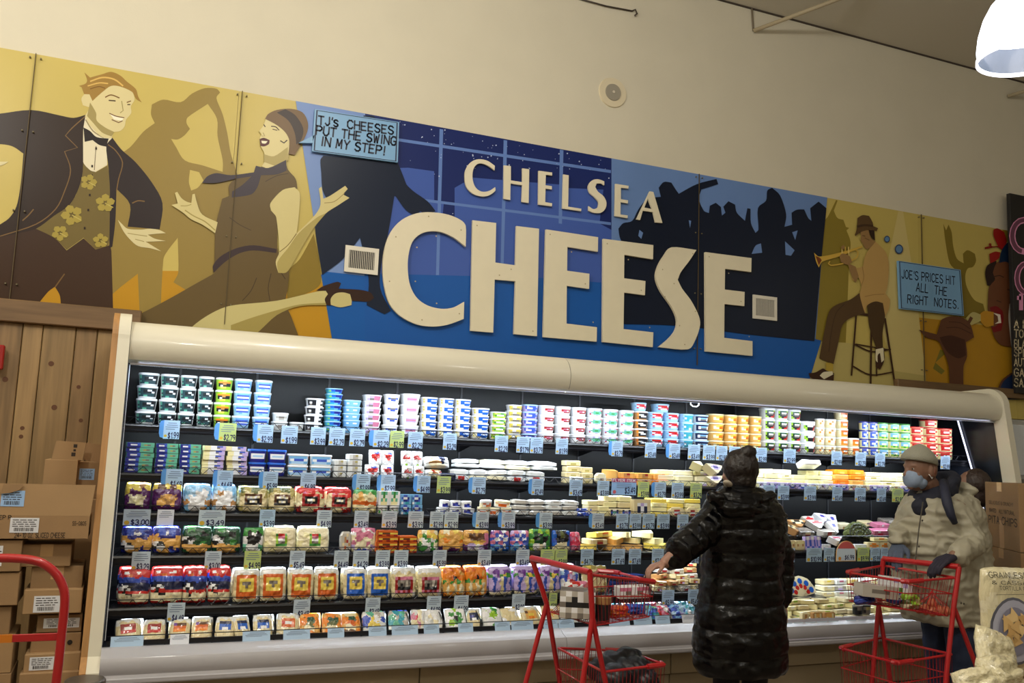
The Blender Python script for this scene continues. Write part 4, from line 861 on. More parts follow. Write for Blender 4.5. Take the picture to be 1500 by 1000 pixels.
yl = [F(block('Y', None)), F(block('e', None)), F(wedge('Y', 'E', ['YwwY', 'YiiY'])), F(block('E', None, ['wvvw', 'wwww'])), F(block('Y', ['YYeY', 'YYYY'])), F(block('e', ['eiie', 'eeee']))]
heap('s2', 1100, 1222, 22, 4, .036, .11, yl, 'cheese_block', 'pale yellow block right of the woman', 'block', 'pale yellow cheese blocks right of the woman', seed=7, tilt=.06, yrow=.03, drop=.3)
lay('s2', [(1178,1206,.06,.15,.05,.09,block('w',['wBBw','wvuw'],['wBBw','wuuw'],.1),-.5,0,.1,'white pack with violet print on the yellow blocks')], 'cheese_pack', 'pack', None, '')
heap('s2', 1222, 1268, 19, 4, .040, .11, [F(block('o')), F(block('s')), F(block('o', ['oooo', 'osso']))], 'cheese_block', 'deep orange block right of the woman', 'block', 'orange cheese blocks right of the woman', seed=9, tilt=.06, yrow=.03)
heap('s2', 1270, 1335, 20, 4, .036, .11, yl, 'cheese_block', 'pale yellow block near the man', 'block', 'pale yellow cheese blocks near the man', seed=12, tilt=.06, yrow=.03)
fr = [F(block('v', ['vwwv', 'BwwB', 'vuuv'])), F(block('w', ['wvvw', 'wdvw', 'wwww'])), F(block('e', ['eDDe', 'dDDe', 'emme']))]
heap('s2', 1108, 1335, 15, 1, .052, .022, fr, 'small_cheese_pack', 'small lilac and white pack', 'pack', 'small packs along the second shelf rail', seed=14, dy=.012, tilt=.03)
# --- third shelf
row('s3', [(183,221,P(['yyyDy','yPPPP','PeeeP','PeYeP','PPPPP'])),(224,268,P(['ydydy','PPPPP','PDsDP','PsDsP','PPPPP']))], 'snack_bag', 'purple and gold bag', 'bag', 'purple and gold bags', .147, .055, back=1)
row('s3', [(270,310,P(['CcCcC','cCwwc','CwwwC','DwwwD','cwwDc'])),(312,348,P(['cCcCc','CDwwc','wwwwC','DwwwD','CwDww']))], 'snack_bag', 'light blue and white bag', 'bag', 'light blue bags', .147, .055, back=1)
ol = ['xixxi','iEEEi','EEEEE','EEEEE','iEeEi']
row('s3', [(350,392,P(ol,(.2,.8,.28,.72),['ddddddd','dewewed','dkkkkkd','dkewekd','kkkkkkk'])),(394,433,P(ol,(.2,.8,.28,.72),['ddddddd','dewewed','dkkkkkd','dkewekd','kkkkkkk']))], 'grated_cheese_bag', 'olive bag with dark label', 'bag', 'olive bags with dark label', .142, .05, back=1)
rd = ['rrrrr','EmEEr','EEEEE','eEEeE','ReErR']
row('s3', [(435,477,P(rd,(.18,.8,.25,.75),['rrrrrrr','RkkkkkR','RkewekR','RkkkkkR','RRRRRRR'])),(479,516,P(rd,(.18,.8,.25,.75),['rrrrrrr','RkkkkkR','RkewekR','RkkkkkR','RRRRRRR']))], 'grated_cheese_bag', 'red-topped bag with dark label', 'bag', 'red-topped bags', .145, .05, back=1)
row('s3', [(518,554,P(['ggggg','EsEEg','EsEEs','OOOOO','EEeEE','iEEEi']))], 'grated_cheese_bag', 'green-topped bag with rust band', 'bag', None, .145, .05)
row('s3', [(554.5,570,lambda s: carton('w',['wqgqw','wwgww','wqYqw','wYYYw'])),(570.5,586.5,lambda s: carton('w',['wqgqw','wwgww','wqYqw','wYYYw']))], 'cheese_carton', 'upright white carton with green mark', 'carton', 'upright white and green cartons', .085, .06, lean=0, base=.052, yoff=.03)
S('s3', [(554,570,1),(571,587,1)], .050, tub('a', 'w', ['zazaz', 'gzggz'], n=2, taper=.92), 'small_tub', 'low silver tub below white carton', 'tub', 'low silver tubs', jit=0)
S('s3', [(588,603,2),(604,619,2)], .060, carton('c', ['cuucc', 'uwwBc', 'cBBuc', 'wcTTc']), 'small_cheese_pack', 'small blue and white packet', 'pack', 'small blue and white packets', depth=.06)
rw = [F(tub('w', 'w', ['zzBz', 'zBBz', 'wBuB'], n=2, taper=.95, lidh=.3)), F(tub('z', 'w', ['zguz', 'wBBw'], n=2, taper=.95, lidh=.3))]
heap('s3', 640, 697, 18, 2, .042, .06, rw, 'wrapped_cheese_round', 'white wrapped round with navy mark', 'cheese', 'white wrapped rounds', seed=3, tilt=.25, shrink=.25)
rw2 = [F(tub('w', 'e', ['OwwO', 'eOOe', 'wOOw'], n=2, taper=.95, lidh=.3)), F(tub('e', 'w', ['OwOe', 'wOOw'], n=2, taper=.95, lidh=.3))]
heap('s3', 700, 752, 20, 2, .045, .06, rw2, 'wrapped_cheese_round', 'cream wrapped round with rust mark', 'cheese', 'cream wrapped rounds', seed=5, tilt=.25, shrink=.1)
heap('s3', 752, 850, 26, 3, .032, .09, [F(block('z', ['zaaz', 'zzzz'], ['zAwz', 'zzaz'], .2)), F(block('a', None, ['zzaz', 'zwzz'], .2))], 'clear_tray', 'clear plastic tray of cheese', 'tray', 'clear plastic trays', seed=6, tilt=.1, yrow=.02)
heap('s3', 846, 868, 11, 2, .024, .05, [F(block('u', ['uwBu', 'uBBu']))], 'small_cheese_pack', 'tiny blue pack', 'pack', 'tiny blue packs', seed=7, tilt=.15)
heap('s3', 860, 893, 17, 3, .034, .08, [F(block('E')), F(block('Y'))], 'cheese_block', 'buff cheese block, left of the labelled blocks', 'block', 'buff cheese blocks', seed=8, tilt=.08)
heap('s3', 884, 926, 21, 2, .040, .09, [F(block('Y')), F(block('E'))], 'cheese_block', 'buff cheese block behind the labelled blocks', 'block', 'buff cheese blocks', seed=9, tilt=.05, base=.055, dy=.05)
row('s3', [(892,908,lambda s: block('E',['nwwn','uqqu','nwwn'])),(909,926,lambda s: block('E',['nwwn','uvvu','nnnn']))], 'cheese_block', 'upright buff block with navy label', 'block', 'buff blocks with navy label', .052, .05, lean=0)
row('s3', [(927.5,953,lambda s: carton('E',['EEEEE','EwvwE','EnwnE','EnwnE','EEEEE']))], 'cheese_carton', 'tall cream carton with striped window', 'carton', None, .118, .05, lean=0)
heap('s3', 954, 1028, 25, 4, .030, .10, [F(block('Y')), F(block('y')), F(block('Y', ['YYeY', 'YEYY']))], 'cheese_block', 'yellow block left of the woman', 'block', 'yellow blocks left of the woman', seed=10, tilt=.08, dy=.045, yrow=.012)
row('s3', [(981,1004,lambda s: block('E',['EEEE','ERRE','EwwE','ERRE'],None,.3)),(1006,1024,lambda s: block('E',['EEEE','ERRE','EwwE','ERRE'],None,.3))], 'cheese_block', 'rounded cream block with red label', 'block', 'rounded cream blocks', .068, .03, lean=.1)
# --- fourth shelf
bo = ['BuBuB','BuwuB','sBBBs','sssss','wksss','kwsBs','BssuB']
row('s4', [(177,223,P(bo,None,None,.8)),(224,265,P(bo))], 'grated_cheese_bag', 'blue-topped bag of orange cheese with cow', 'bag', 'blue-topped orange cheese bags', .135, .05, back=1)
gk = ['GgGGG','GGGkG','wkGGG','kwGgG','sssss','GsssG']
row('s4', [(267,311,P(gk)),(312,354,P(gk))], 'grated_cheese_bag', 'dark green-topped bag with cow', 'bag', 'dark green-topped bags', .135, .05, back=1)
row('s4', [(356,386,P(['ggggg','gkwkg','wkkkw','wkkkw','qwwwq','gwwwg']))], 'grated_cheese_bag', 'narrow bag with dark picture and mint top', 'bag', None, .14, .045)
ev = ['eeeee','eYeee','eeeYe','Yeeee','eYeee']
row('s4', [(387,435,P(ev,(.38,.72,.25,.75),['grrrg','lmmml','lwwwl','lAAAl','ggggg'])),(437,484,P(ev,(.38,.72,.25,.75),['grrrg','lmmml','lwwwl','lAAAl','ggggg']))], 'shaved_cheese_bag', 'cream bag with green-edged label', 'bag', 'cream bags with green-edged label', .14, .05, back=1)
row('s4', [(499,515,lambda s: block('a',['aaEa','aDaa','aDRa','EaaD','aOaa'],None,.2))], 'cheese_pack', 'narrow grey-beige pack', 'pack', None, .12, .05)
row('s4', [(516,553,P(['mmwmm','wmmmw','emmme','emeee','meeme','veeev','euuve']))], 'cheese_pack', 'pinkish clear pack with round blue mark', 'bag', None, .14, .045)
S('s4', [(554,583,4),(584.5,611,3)], .032, carton('O', ['OOOOO', 'yddyy', 'ROROR']), 'stick_cheese_pack', 'flat maroon and gold pack', 'pack', 'maroon and gold packs', depth=.07)
row('s4', [(613,643,P(['seyse','ygsys','ewgwg','gwwge','ggwgw']))], 'pouch', 'yellow and green pouch', 'pouch', None, .13, .045)
ys = ['sesys','ysssy','sosso','sssss','PsPPs']
row('s4', [(645,681,P(ys)),(682,719,P(['ssyss','sdDdm','sdddm','ssysm','PvwvP','PwwvP']))], 'pouch', 'gold pouch with purple foot', 'pouch', 'gold pouches', .13, .045)
row('s4', [(720.5,749,P(['pmpwm','muwum','uwuwu','mumuu','bcbwb','cbwbb'])),(750,777,P(['vmvwm','muwum','uwuwu','mumuu','bcbwb','cbwbb']))], 'pouch', 'pink and blue pouch', 'pouch', 'pink and blue pouches', .13, .045)
row('s4', [(778,809,P(['lglgl','gGkgl','gkGkg','lGGkg','gwewg','lwegl']))], 'pouch', 'green pouch with dark picture', 'pouch', None, .14, .045)
row('s4', [(811,838,P(['bkxkb','bkxku','ukkkb','beeeb','eeeee']))], 'pouch', 'bright blue-sided pouch with black middle', 'pouch', None, .13, .05)
row('s4', [(839,853,P(['fmf','mfm','fff','mfm']))], 'pouch', 'small pink pouch', 'pouch', None, .12, .05)
og = [F(wedge('s', 'D', ['sOOs', 'sDDs'])), F(wedge('y', 'D')), F(block('y', ['yOOy', 'yiiy'])), F(block('E', ['EDDE', 'ERRE'])), F(wedge('Y', 'd'))]
heap('s4', 853, 986, 30, 3, .036, .11, og, 'cheese_wedge', 'golden wedge or block', 'wedge', 'golden wedges and blocks on the fourth shelf', seed=15, tilt=.16, shrink=.25, yrow=.03)
# right half of the fourth shelf: black sloping rack of specialities
rk = empty('display_rack', ((Xat(1150,5.42,.9)+Xat(1335,5.42,.9))/2, 5.5, SURF['s4']), 'low black wire rack raising packs on the shelf right of the woman', 'rack')
rx = (Xat(1335,5.42,.9)-Xat(1152,5.42,.9))/2; mb = MB()
for (yy, zz) in ((-.08, .03), (-.08, .085), (.12, .13)): mb.tube([(-rx, yy, zz), (rx, yy, zz)], .003, BLKM, 5)
q = -rx
while q < rx:
    mb.tube([(q, -.08, .085), (q, -.08, .0), (q, .12, .0), (q, .12, .13)], .002, BLKM, 4); q += .035
mb.build('wire_frame', rk)
MB().prism([(-.075, .06), (.3, .12), (.3, .114), (-.075, .052)], 'x', -rx, rx, BLACK).build('sloping_tray', rk)
rd1 = F(wedge('a', 'A', ['wrrw', 'rRRr', 'rrrr', 'wwww'])); bl1 = F(wedge('w', 'v', ['wvvw', 'vBBv', 'vBBv', 'wvvw'])); br1 = F(wedge('D', 'd', ['EkkE', 'kEEk'])); gr1 = F(block('a', ['aRRa', 'aOOa']))
def on_rack(items):
    for (xa, xb, dy, dz, h, d, mk, tx, ty, tz, desc, cat) in items:
        Y = 5.43+dy; z = SURF['s4']+dz; X0, X1 = Xat(xa, Y, z+h/2), Xat(xb, Y, z+h/2)
        thing(mk(0), 'speciality_cheese' if cat != 'fan' else 'x', ((X0+X1)/2, Y+d/2, z), (tx, ty, tz), (X1-X0, d, h), uniq(desc), cat, 'speciality cheeses on the black rack')
on_rack([(1152,1176,0,.075,.05,.09,br1,.5,.1,.3,'striped dark brown wedge at the left end of the black rack','wedge'),(1160,1186,.1,.11,.05,.09,br1,.5,0,-.2,'brown wedge behind the striped one on the black rack','wedge'),
 (1170,1194,0,.08,.045,.09,F(block('A',['AEEA','aRRa'])),.3,0,.1,'grey-brown block low on the black rack','block'),(1178,1198,.12,.135,.05,.08,rd1,.7,0,.1,'red oval wedge at the back of the black rack','wedge'),(1188,1212,.05,.11,.05,.08,rd1,.7,0,-.1,'wedge with big red oval in front on the black rack','wedge'),
 (1196,1216,.14,.15,.05,.08,bl1,.7,.1,0,'violet oval wedge at the back of the black rack','wedge'),(1203,1224,0,.075,.05,.07,gr1,.2,0,.2,'grey block with dull red round label','block'),(1212,1231,.12,.13,.05,.10,bl1,.9,0,.2,'tall violet oval wedge leaning back, right','wedge'),(1216,1233,.02,.09,.045,.10,bl1,.9,0,.1,'violet oval wedge nearest the rack edge','wedge'),
 (1228,1248,.14,.12,.05,.08,F(block('e',['eeee','eDDe'])),.1,0,0,'cream block behind the dark fan','block'),(1279,1300,.03,.085,.045,.07,F(block('m',['mwmm','mffm'])),.2,0,0,'left pink cube pack on the rack','pack'),(1297,1315,.05,.085,.045,.07,F(block('m',['mffm','mwwm'])),.2,0,0,'right pink cube pack on the rack','pack'),(1282,1305,.14,.13,.04,.08,F(block('m',['mwmm','mmmm'])),.2,0,.2,'pink slab pack behind the pink cubes','pack'),
 (1292,1318,.2,.15,.05,.07,F(block('A',['AaaA','kAAk'])),.2,0,.1,'dark grey pack at the back right','pack'),(1262,1282,.2,.14,.04,.07,F(block('E',['EAAE','EEEE'])),.2,0,.1,'beige pack behind the dark fan','pack')])
# fan of dark olive wedges in a bowl shape
cx = Xat(1262, 5.42, .95)
fan = empty('olive_wedge_tray', (cx, 5.42, SURF['s4']+.075), 'fan of dark green olive-topped wedges in clear wrap on the black rack', 'cheese')
for i in range(7):
    a = math.radians(180-12-i*26); b = a-math.radians(22)
    mb = MB(); R_ = .125
    mb.prism([(.012*math.cos(a), .012*math.sin(a)), (R_*math.cos(a), R_*math.sin(a)), (R_*1.04*math.cos((a+b)/2), R_*1.04*math.sin((a+b)/2)), (R_*math.cos(b), R_*math.sin(b))], 'y', 0, .05, pm('x', .3, .5))
    for (rr, tt) in ((.05, .5), (.08, .3), (.08, .7), (.105, .25), (.105, .55), (.105, .85)):
        an = a+(b-a)*tt; ox, oz = rr*math.cos(an), rr*math.sin(an)
        mb.add([(ox+.010*math.cos(k*math.pi/3), -.004, oz+.010*math.sin(k*math.pi/3)) for k in range(6)]+[(ox, -.010, oz)], [(k, (k+1) % 6, 6) for k in range(6)], mat(46, 50, 30, .3, coat=.5))
    put('wedge', mb.mesh('wedge'), fan, rot=(-.45, 0, 0))
# front row of the right half of shelf four
row('s4', [(1152,1166,lambda s: block('E',['YYYY','DEED','EEEE'])),(1166.5,1180,lambda s: block('E',['YYYY','DEED','EEEE']))], 'cheese_block', 'buff carton by the woman\'s right arm', 'block', 'buff cartons', .07, .03, lean=0, yoff=.012)
row('s4', [(1181,1188.5,lambda s: carton('v',['vwwv','uvvu','uvvu','vuuv'])),(1189,1196,lambda s: carton('v',['vwwv','uvvu','uvvu','vuuv'])),(1196.5,1203.5,lambda s: carton('v',['vwwv','uvvu','uvvu','vuuv']))], 'slim_carton', 'slim lilac carton', 'carton', 'slim lilac cartons', .095, .03, lean=.1, yoff=.012)
row('s4', [(1204,1217,lambda s: block('w',['wzzw','vwwv']))], 'cheese_pack', 'low white pack beside lilac cartons', 'pack', None, .04, .04, lean=0, yoff=.012)
row('s4', [(1216,1236,lambda s: wedge('w','w',['mffm','mffm','mwwm']))], 'cheese_wedge', 'white wedge with pink round label', 'wedge', None, .05, .05, lean=-.6, yoff=.02, base=.03)
row('s4', [(1252,1270,lambda s: block('w',['wzww','wwzw']))], 'cheese_pack', 'white pack right of the round price sign', 'pack', None, .04, .05, lean=0, yoff=.02)
row('s4', [(1272,1289,lambda s: block('E',['EooE','oDDo','EooE'])),(1290,1307,lambda s: block('E',['EooE','oDDo','EooE']))], 'cheese_block', 'cream block with round brown label', 'block', 'cream blocks with round label', .055, .05, lean=0, yoff=.015)
row('s4', [(1282,1302,lambda s: block('Y',['YooY','YYYY'],['oyyo','yoyo']))], 'cheese_block', 'yellow-topped block resting on the round-label blocks', 'block', None, .03, .05, lean=0, yoff=.02, base=.058)
# --- fifth shelf
red = ['rrrrrrr','rwrrwrr','rrOrrrr','uuuuuuu','uuuuuBu','nnnnnnn','kwknnnn','wkwnnnn','rkrrrrr','eekeeee','eEeeEee','eeeEeee','rrrrrrr']
row('s5', [(172,219,P(red)),(220,268,P(red)),(269,304,P(red)),(305,338,P(red))], 'grated_cheese_bag', 'red, blue and green banded cheese bag with cow', 'bag', 'red banded cheese bags', .183, .06, back=1)
cl = ['zwzzz','EEEEE','EeEEe','EEeEE','EEEEE','eEEEz']
def cardp(c): return (.13, .87, .16, .88), [c*7, c+'yyyyy'+c, c+'yAAAy'+c, c+'yyAyy'+c, c+'yyyyy'+c, c*7, c*7]
k_, g_ = cardp('O')
row('s5', [(341,381,P(cl,k_,g_)),(382,421,P(cl,k_,g_)),(423,461,P(cl,k_,g_)),(462.5,499,P(cl,k_,g_))], 'sliced_cheese_pack', 'clear pack with rust and yellow card', 'pack', 'packs with rust and yellow card', .172, .04, back=1)
k_, g_ = cardp('b')
row('s5', [(504,539,P(cl,k_,g_)),(540,574,P(cl,k_,g_))], 'sliced_cheese_pack', 'clear pack with blue and lime card', 'pack', 'packs with blue and lime card', .17, .04, back=1)
row('s5', [(576,612,P(cl,(.14,.86,.3,.85),['mRmmmmm','RAAAaAR','RAkAaAR','RkkkkkR','mRmRmRm'])),(614,650,P(cl,(.14,.86,.3,.85),['mRmmmmm','RAAAaAR','RAkAaAR','RkkkkkR','mRmRmRm']))], 'sliced_cheese_pack', 'clear pack with dull red skyline card', 'pack', 'packs with dull red card', .17, .04, back=1)
os_ = ['OoOooOO','oooooso','ooOkOoo','gsgsgss','seseses','sesEses','osososo']
row('s5', [(651,684,P(os_)),(685,717,P(os_))], 'string_cheese_bag', 'orange string cheese bag', 'bag', 'orange string cheese bags', .17, .05, back=1)
ps = ['vvvvvvv','vppvppv','gvpgygv','vuveuvu','vuvEuvu','vuvEuvu','vuvEuvu','eeeeeee']
row('s5', [(718,753,P(ps)),(755,791,P(ps)),(793,824,P(ps)),(825,852,P(['wCCwmwm','CuumwCw','uumvvuw','wuwrruw','wruwuuw','wwoowww']))], 'string_cheese_bag', 'purple and blue string cheese bag', 'bag', 'purple string cheese bags', .172, .05, back=1)
fo = pouch(['iyiii','iEEEi','EEEEE','EEEEE','iEEEi','iEEii'], 2)
Y = SH['s5'][0]+.05; x0, x1 = Xat(853, Y, .72), Xat(890, Y, .72)
o = thing(fo, 'cheese_wrap_pack', ((x0+x1)/2, Y, SURF['s5']), (-.12, 0, 0), (x1-x0, .04, .17), uniq('yellow-grey round-fronted pack with dark lettering, fifth shelf behind the cart'), 'pack')
mb = MB(); text_on(mb, 'FOLIOS', (-.3, -.62, .66), (1, 0, 0), (0, 0, 1), .6, .11, mat(40, 34, 26, .5), w=1.1); mb.tube([(-.35, -.6, .5), (-.2, -.6, .58), (0, -.62, .6), (.2, -.6, .58), (.35, -.6, .5)], .018, mat(40, 34, 26, .5), 4); mb.build('lettering', o)
heap('s5', 905, 948, 43, 5, .020, .14, [F(block('k', ['kEEk', 'kkkk'])), F(block('n', ['nAAn', 'nnnn']))], 'black_cheese_tray', 'flat black-edged tray', 'tray', 'flat black trays', seed=4, tilt=.03)
bh = [F(block('E', ['EDDE', 'ERvE'])), F(block('D', ['DEED', 'DRRD'])), F(wedge('E', 'd', ['wRRw', 'waaw'])), F(block('a', ['awwa', 'aRRa']))]
heap('s5', 960, 1030, 17, 5, .034, .10, bh, 'cheese_piece', 'mixed beige piece by the woman\'s arm', 'cheese', 'mixed beige cheeses', seed=5, tilt=.2, yrow=.028, shrink=.12)
# --- bottom deck
def slab(lab, seed): return pouch(['zzzzz','zEEEz','EEEEE','EeEEE','EEEeE','EEEEE','zEEEz'], seed, label=(.2,.8,.25,.62), lg=lab, wr=.6)
def decks(items, base_y=.03):
    for i, (xa, xb, up, lab, seed, desc) in enumerate(items):
        Y = 5.03+base_y+up*.095; z = .434+up*.014; X0, X1 = Xat(xa, Y, z+.06), Xat(xb, Y, z+.06)
        thing(slab(lab, seed) if isinstance(lab[0], str) else lab, 'sliced_cheese_pack', ((X0+X1)/2, Y, z), (-.66+random.uniform(-.07, .07), random.uniform(-.09, .09), random.uniform(-.22, .22)), (X1-X0, .032, .138 if not up else .11), uniq(desc+', bottom deck'), 'pack', 'packs lying on the bottom deck')
rl, oll, bll = ['RRRR','RwwR','rrrr'], ['pddd','OOOO','oooo'], ['nnnn','bbbb','bwwb']
decks([(170,208,0,rl,0,'clear pack with red label, leftmost in front'),(176,212,1,rl,1,'clear pack with red label, behind the leftmost'),(209,242,0,rl,2,'clear pack with red label, leaning on the wire divider'),
 (246,277,0,oll,0,'clear pack with orange label, low in front'),(247,276,1,oll,1,'clear pack with orange label, behind the low one'),(279,310,0,oll,2,'clear pack with orange label, right of the pair'),(281,310,1,oll,0,'clear pack with orange label, back right'),
 (314,343,0,bll,0,'clear pack with blue label, leftmost blue'),(345,370,0,bll,1,'clear pack with blue label, middle blue'),(344,369,1,bll,2,'clear pack with blue label, behind the middle blue'),(372,401,0,bll,0,'clear pack with blue label, rightmost blue'),(374,402,1,bll,1,'clear pack with blue label, behind the rightmost blue'),
 (405,438,0,['OOOO','rwwO','OOOO'],0,'crumpled clear pack with rust label in front'),(406,440,1,['OOOO','OwwO','OOOO'],1,'crumpled clear pack with rust label, upper'),
 (441,470,0,pouch(['soos','oGGo','oxxo','sees','soos'],1),0,'orange pack with green label, leftmost of the orange packs'),(442,471,1,pouch(['soos','oGGo','oxxo','sees','soos'],2),0,'orange pack with green label, behind the leftmost orange pack'),(472,500,0,pouch(['soos','oGGo','oxxo','sees','soos'],0),0,'orange pack with green label, middle of the orange packs'),(502,530,0,pouch(['sEEs','oGGo','oOOo','sees','dddo'],1),0,'orange pack with dark foot, right of the orange packs'),(474,528,1,pouch(['EzzE','zEEo','EGGo','sees','soos'],1),0,'wide pale pack behind the orange packs'),
 (533,568,0,pouch(['zqaz','uywu','uyyz','zwaz'],1),0,'pale pack with teal and yellow print'),(535,566,1,pouch(['kGGk','zxkw','EEzz','zwaz'],2),0,'pale pack with dark top'),(570,600,0,pouch(['aTqa','qaTz','TqTa','zwaz'],1),0,'teal and grey crinkled pack'),(572,602,1,pouch(['nnBn','knnk','zwwz','zmaz'],0),0,'navy-topped pack behind the teal one'),
 (602,622,0,pouch(['zwew','mfew','eEme','zwaz'],1),0,'cream pack with pink print'),(623,652,0,pouch(['wwzw','zewz','wzew','zwwz'],2),0,'white crinkled pack beside the wire divider'),(606,650,1,pouch(['wezw','wwew','zwae','zwwz'],0),0,'cream and white pack behind the white one'),
 (655,685,0,pouch(['wwlww','wgwgw','wwkgw','wlggw','wwwww'],1),0,'white bag with green face print'),(655,684,1,pouch(['wwlww','wgwgw','wwkgw','wlggw','wwwww'],2),0,'white bag with green face print, behind'),(687,707,0,['nnnn','BBnn','nwwn'],1,'cream block pack with navy label'),(688,706,1,['nnnn','BBnn','nwwn'],2,'cream block pack with navy label, behind'),
 (709,738,0,pouch(['zwgw','wllw','zwwz','zwgz'],1),0,'white pack with pale green marks'),(710,737,1,pouch(['zwgw','wllw','zwwz','zwgz'],0),0,'white pack with pale green marks, behind'),(740,765,0,pouch(['EEwz','EEEz','wEEE','zwEz'],2),0,'pale beige slices pack'),(768,796,0,['dsss','syys','soos'],0,'clear pack with golden label by the cart leg'),(742,770,1,['eeee','EDDE','eeee'],0,'plain beige pack behind the slices'),
 (772,800,1,['dsss','syys','soos'],1,'clear pack with golden label, behind'),(798,822,0,pouch(['EEwz','EssE','wEEE','zwEz'],1),0,'beige pack behind the cart leg'),(824,850,0,pouch(['EEwz','EssE','wEEE','zwEz'],0),0,'beige pack below the cart basket'),(852,878,0,pouch(['zzww','zuuz','wccw','zwEz'],1),0,'white and blue pack under the cart basket'),(880,905,0,pouch(['wzww','zCCz','wccw','zwwz'],2),0,'white and pale blue pack under the cart basket')])
bright = [('TcTw','cwTc','uvcw','Tccq'),('owrw','frwo','mwff','wmwq'),('qTgc','TcuT','cuTq','gTuc'),('mfwm','fmwf','rmfm','wmfw'),('cuCv','ucCu','CuvC','ucuv'),('CTCw','cCTc','TwCT','Cccq')]
names = ['teal and white', 'orange star printed', 'sea green and blue', 'pink and red', 'lavender blue', 'sky blue']
for i, g in enumerate(bright):
    xa = 905+i*19.5; Y = 5.06; X0, X1 = Xat(xa, Y, .5), Xat(xa+21, Y, .5)
    for b2 in range(2):
        thing(pouch(list(g), i % 3, wr=2.0), 'snack_pouch', ((X0+X1)/2, Y-.02+b2*.085, .434+b2*.015), (-.6, .1*(-1)**i, .2*math.sin(i*3)), (X1-X0, .05, .11), uniq(names[i]+' crinkled snack pouch, '+('front' if not b2 else 'rear')+' row, bottom deck left of the woman'), 'pouch', 'bright crinkled pouches')
# right of the woman: heaps on the deck, pale packs behind, a fan of wedges on a black tray
pl_ = [F(block('Y')), F(wedge('Y', 'E', ['YwwY', 'YllY'])), F(block('e')), F(block('Y', ['YwwY', 'YeeY'])), F(block('E')), F(block('Y', ['YllY', 'YYYY']))]
heap('dk', 1148, 1262, 19, 4, .032, .10, pl_, 'cheese_block', 'pale yellow block in front of the deck', 'block', 'pale blocks on the bottom deck', seed=21, tilt=.1, dy=-.06, yrow=.04, shrink=.1)
row('dk', [(1176,1187,lambda s: block('E',['EDDE','EsEE'])),(1192,1206,lambda s: block('D',['EssE','EEDE'])),(1209,1223,lambda s: block('D',['sssE','EssE']))], 'cheese_block', 'peach-coloured upright block', 'block', 'peach upright blocks', .062, .03, lean=.05, yoff=-.085)
heap('dk', 1206, 1330, 19, 6, .036, .10, [F(block('a', ['awwa', 'avva'])), F(block('e', ['ewwe', 'eeee'])), F(block('z', ['zmmz', 'zzzz'])), F(block('E', ['EyyE', 'EEEE']))], 'cheese_block', 'grey-white wrapped block at the back', 'block', 'grey-white wrapped blocks', seed=23, tilt=.06, dy=.12, yrow=.03, rows=1)
heap('dk', 1262, 1345, 21, 2, .034, .10, pl_, 'cheese_block', 'pale block beneath the man\'s cart', 'block', 'pale blocks on the bottom deck', seed=25, tilt=.08, dy=-.06, yrow=.05)
row('dk', [(1254,1267,lambda s: tub('k','A',['kAAk','kkkk'],n=2,taper=.9)),(1268,1280,lambda s: tub('A','k',['AiiA','kAAk'],n=2,taper=.9))], 'dark_jar', 'small dark jar with grey lid', 'jar', 'small dark jars', .06, .055, lean=0, yoff=-.07, base=.035)
cx = Xat(1176, 5.2, .62)
tray = empty('wedge_tray', (cx, 5.2, .555), 'black tray holding a fan of cream wedges with blue and red marks', 'tray')
MB().prism([(-.15, -.04), (.15, -.04), (.17, .0), (-.17, .0)], 'y', -.08, .12, mat(16, 16, 20, .3)).build('tray_base', tray)
MB().box(-.12, .12, -.04, .09, -.124, -.041, mat(16, 16, 20, .4)).build('tray_riser', tray)
for i in range(5):
    a = math.radians(158-i*34); q = [(-.012, .0), (-.036, .13), (.0, .138), (.036, .13), (.012, .0)]
    def rt(p): return (p[0]*math.cos(a-math.pi/2)-p[1]*math.sin(a-math.pi/2), p[0]*math.sin(a-math.pi/2)+p[1]*math.cos(a-math.pi/2)+.005)
    mb = MB(); mb.prism([rt(p) for p in q], 'y', 0, .03, pm('e', .3, .5))
    for (c, cz, rr) in (('b', .10, .021), ('r', .065, .017)):
        o_ = rt((0, cz)); mb.add([(o_[0]+rr*math.cos(k*math.pi/5), -.0015, o_[1]+rr*math.sin(k*math.pi/5)) for k in range(10)], [tuple(range(10))], pm(c))
    put('wedge', mb.mesh('wedge'), tray, loc=(0, -.01+i*.004, 0), rot=(-.35, 0, 0))
# wire dividers on the deck
for i, px in enumerate((243, 312, 403, 532, 603, 652, 707, 798, 905, 985)):
    X = Xat(px, 5.0, .5); mb = MB()
    for k in range(3): mb.tube([(0, .02+k*.012, .0), (0, .02+k*.012, .07), (0, .12, .11), (0, .42, .13), (0, .42, 0)], .0022, BLKM, 5)
    mb.build('wire_divider', loc=(X, 4.995, .432), label='black wire divider, %s from left on the bottom deck' % ORD[i], category='divider', group='wire dividers on the bottom deck')

